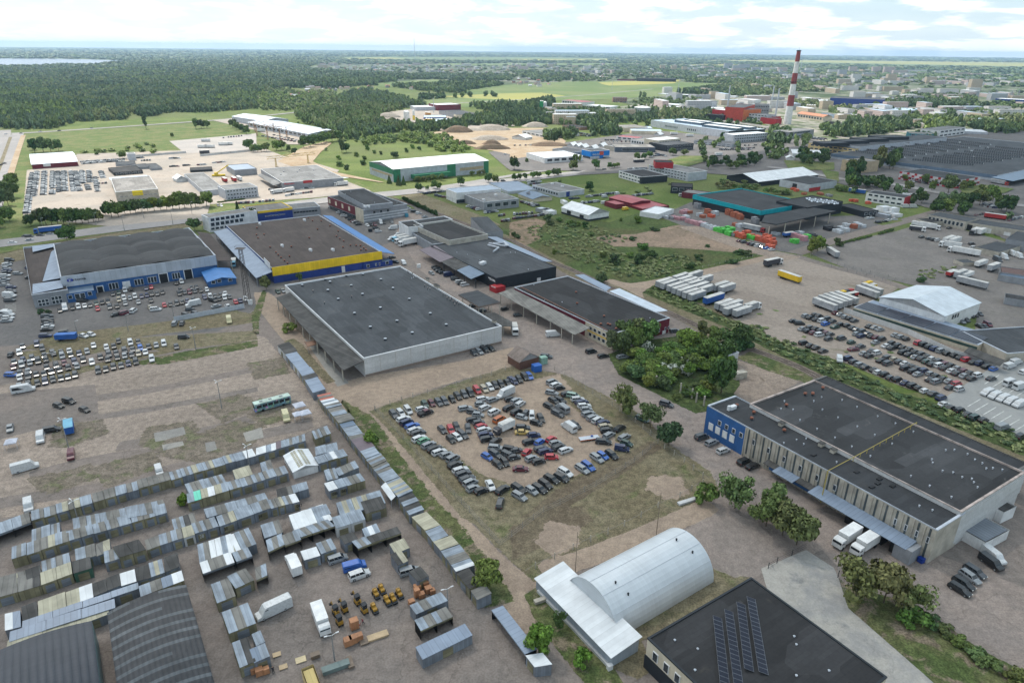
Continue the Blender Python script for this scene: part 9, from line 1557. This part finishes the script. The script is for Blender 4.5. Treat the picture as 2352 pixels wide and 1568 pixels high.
def person(s,h,label,shirt,trous,lean=0.):
 p=GP(s)[0]; p[2]=.09; V=[(0,0,.95),(0,0,1.2),(0,0,1.42),(0,0,1.52),(0,.02,1.66),(.1,0,.9),(.12,.05,.5),(.13,-.02,.06),(.13,.16,.03),(-.1,0,.9),(-.12,-.12,.5),(-.13,-.3,.08),(-.13,-.14,.03),(.2,0,1.4),(.26,.08,1.14),(.24,.34,1.02),(-.2,0,1.4),(-.27,.06,1.14),(-.24,.32,1.04)]
 Ed=[(0,1),(1,2),(2,3),(3,4),(0,5),(5,6),(6,7),(7,8),(0,9),(9,10),(10,11),(11,12),(2,13),(13,14),(14,15),(2,16),(16,17),(17,18)]; Rd=[.15,.14,.15,.06,.105,.1,.07,.05,.04,.1,.07,.05,.04,.07,.05,.035,.07,.05,.035]
 me=bpy.data.meshes.new('person'); me.from_pydata([(x*1.02,y+lean*(z-.9)*(z>.95),z) for x,y,z in V],Ed,[]); o=bpy.data.objects.new('person',me); COL.objects.link(o); o.location=tuple(p); o.rotation_euler=(0,0,h); k=o.modifiers.new('skin','SKIN')
 for i,r in enumerate(Rd): me.skin_vertices[0].data[i].radius=(r,r)
 me.skin_vertices[0].data[0].use_root=True; o.modifiers.new('sub','SUBSURF').levels=1
 t=NT('clothes'); sp=t.n.new('ShaderNodeSeparateXYZ'); tc=t.n.new('ShaderNodeTexCoord'); t.lk(tc.outputs['Object'],sp.inputs[0]); z=sp.outputs[2]; t.color(t.mix(t.math('GREATER_THAN',z,1.5),t.mix(t.math('GREATER_THAN',z,.95),trous,shirt),(.30,.18,.12))); me.materials.append(t.fin(.8)); tag(o,label,'person')
person('13 985,1030',2.2,'person in maroon top pulling a pallet jack',(.22,.03,.05),(.03,.035,.05),.2); person('13 162,1478',.5,'person in dark clothes walking near orange crates',(.03,.03,.04),(.03,.03,.03)); person('22 1412,620',1.0,'person in dark clothes standing beside the moving car',(.04,.04,.05),(.02,.02,.03))
def jack(): p=GP('13 955,1035')[0]+[0,0,.1]; o=empty('pallet_jack',p,'red pallet jack under an orange crate','pallet jack'); m=MB(); m.bar(p,p+[-1.1,.3,.05],.14); m.build('fork',REDB,o); m=MB(); m.bar(p,p+[.4,-.1,1.0],.06); m.build('handle',REDB,o)
jack()
# road markings and wall details
def mark(s,w_=.18): road('road_marking',s,w_,14,LINE,.02)
for k in range(9): x=1830+k*72; mark(f'32 {x},{600+k*37} {x+120},{530+k*37}',.22)
for k in range(7): x=1990+k*70; mark(f'32 {x},{390+k*30} {x+130},{310+k*30}',.22)
for k in range(10): a=D('01 100,620 1880,435'); q=[a[0][0]+(a[1][0]-a[0][0])*(k+.3)/10,a[0][1]+(a[1][1]-a[0][1])*(k+.3)/10]; mark(f'f {q[0]:.1f},{q[1]:.1f} {q[0]+18:.1f},{q[1]-1.9:.1f}',.25)
for k in range(8): mark(f'01 {45},{1235+k*9} {150},{1228+k*9}',.15)
def wallseams():
 A,u,n,L=edge(CW,1); m=MB(); k=0.
 while k<L: m.box(A+u*k+n*.03,.07,.07,CW.h-.1,None,math.atan2(u[1],u[0])); k+=6.
 m.build('panel_joint',BEIGEC,CW.o)
wallseams()
for s in ('31 560,195 700,185 900,215 870,250 640,235','31 1750,150 2000,140 2250,175 2150,215 1800,215','31 1050,500 1230,460 1180,440 980,480','30 150,1480 600,1500 600,1568 200,1568','31 500,0 640,20 640,110 560,100','31 1130,130 1600,190 1900,260 1600,240 1100,170','20 1250,1530 1560,1440 1780,1440 1800,1480 1500,1568','31 2000,440 2351,400 2351,430 2050,470'): sheet('verge',s,10,GRL,1.5)
road('avenue','31 700,90 1100,120 1500,195 2000,290 2351,330',11,8,ASPL,.5); road('avenue','30 0,1540 250,1568 31 700,90',10,8,ASPL,.5)
# ================================================================ CLOUDS AND AIR
def cloud(name,label,gpts,alt,thick,dens_,seed=1):
 off=SV[:2]/SV[2]*(alt)
 P=[np.array(p[:2])+off for p in gpts]
 P=dens(P,60); r=np.random.default_rng(seed); c=sum(P)/len(P)
 from mathutils import noise as mn
 rings=[];
 for k,(s,z) in enumerate(((.0,0),(.45,0),(.8,.05),(.97,.2),(1.0,.45),(.95,.75),(.75,.95),(.4,1.0),(0,1.0))):
  R=[]
  for i,p in enumerate(P):
   q=c+(p-c)*s; j=mn.noise(Vector((q[0]*.006,q[1]*.006,seed+z)))*45*(s>0.3); d=(p-c)/np.linalg.norm(p-c); q=q+d*j*(s>.9)
   R.append((q[0],q[1],alt+z*thick+mn.noise(Vector((q[0]*.01,q[1]*.01,seed*3.)))*thick*.18))
  rings.append(R)
 n=len(P); V=[v for R in rings for v in R]; Fc=[]
 for k in range(len(rings)-1):
  for i in range(n): j=(i+1)%n; Fc.append((k*n+i,k*n+j,(k+1)*n+j,(k+1)*n+i))
 me=bpy.data.meshes.new(name); me.from_pydata([tuple(map(float,v)) for v in V],[],Fc); me.polygons.foreach_set('use_smooth',[True]*len(Fc))
 t=NT('cloud_vapour'); n_=t.n; tr=n_.new('ShaderNodeBsdfTransparent'); tl=n_.new('ShaderNodeBsdfTranslucent'); tl.inputs[0].default_value=(.95,.95,.95,1); mx=n_.new('ShaderNodeMixShader'); mx.inputs[0].default_value=dens_
 t.lk(tr.outputs[0],mx.inputs[1]); t.lk(tl.outputs[0],mx.inputs[2]); t.lk(mx.outputs[0],t.out.inputs[0]); me.materials.append(t.mat)
 o=bpy.data.objects.new(name,me); COL.objects.link(o); return tag(o,label,'cloud',None,'stuff')
cloud('cloud','broad cumulus cloud shading the near yards',GP('f -250,480 60,492 250,478 470,478 600,468 760,455 930,432 1100,412 1300,385 1500,372 1680,340 1850,322 2050,300 2420,285')+[np.array([700,150,0]),np.array([420,-320,0]),np.array([-420,-320,0])],850,140,.62)
def haze():
 b=MB(); b.box([0,11800,-1.5],46000,25000,152); o=b.build('haze',None); o.data.materials.clear()
 m=bpy.data.materials.new('haze_air'); m.use_nodes=True; N=m.node_tree.nodes; N.remove(N['Principled BSDF']); v=N.new('ShaderNodeVolumePrincipled'); v.inputs['Density'].default_value=HAZE; v.inputs['Color'].default_value=(.52,.75,1,1); v.inputs['Anisotropy'].default_value=.2
 m.node_tree.links.new(v.outputs[0],N['Material Output'].inputs['Volume']); o.data.materials.append(m); tag(o,None,None,None,'stuff')
HAZE=5.5e-5
import os
if not os.environ.get('NOHAZE'): haze()
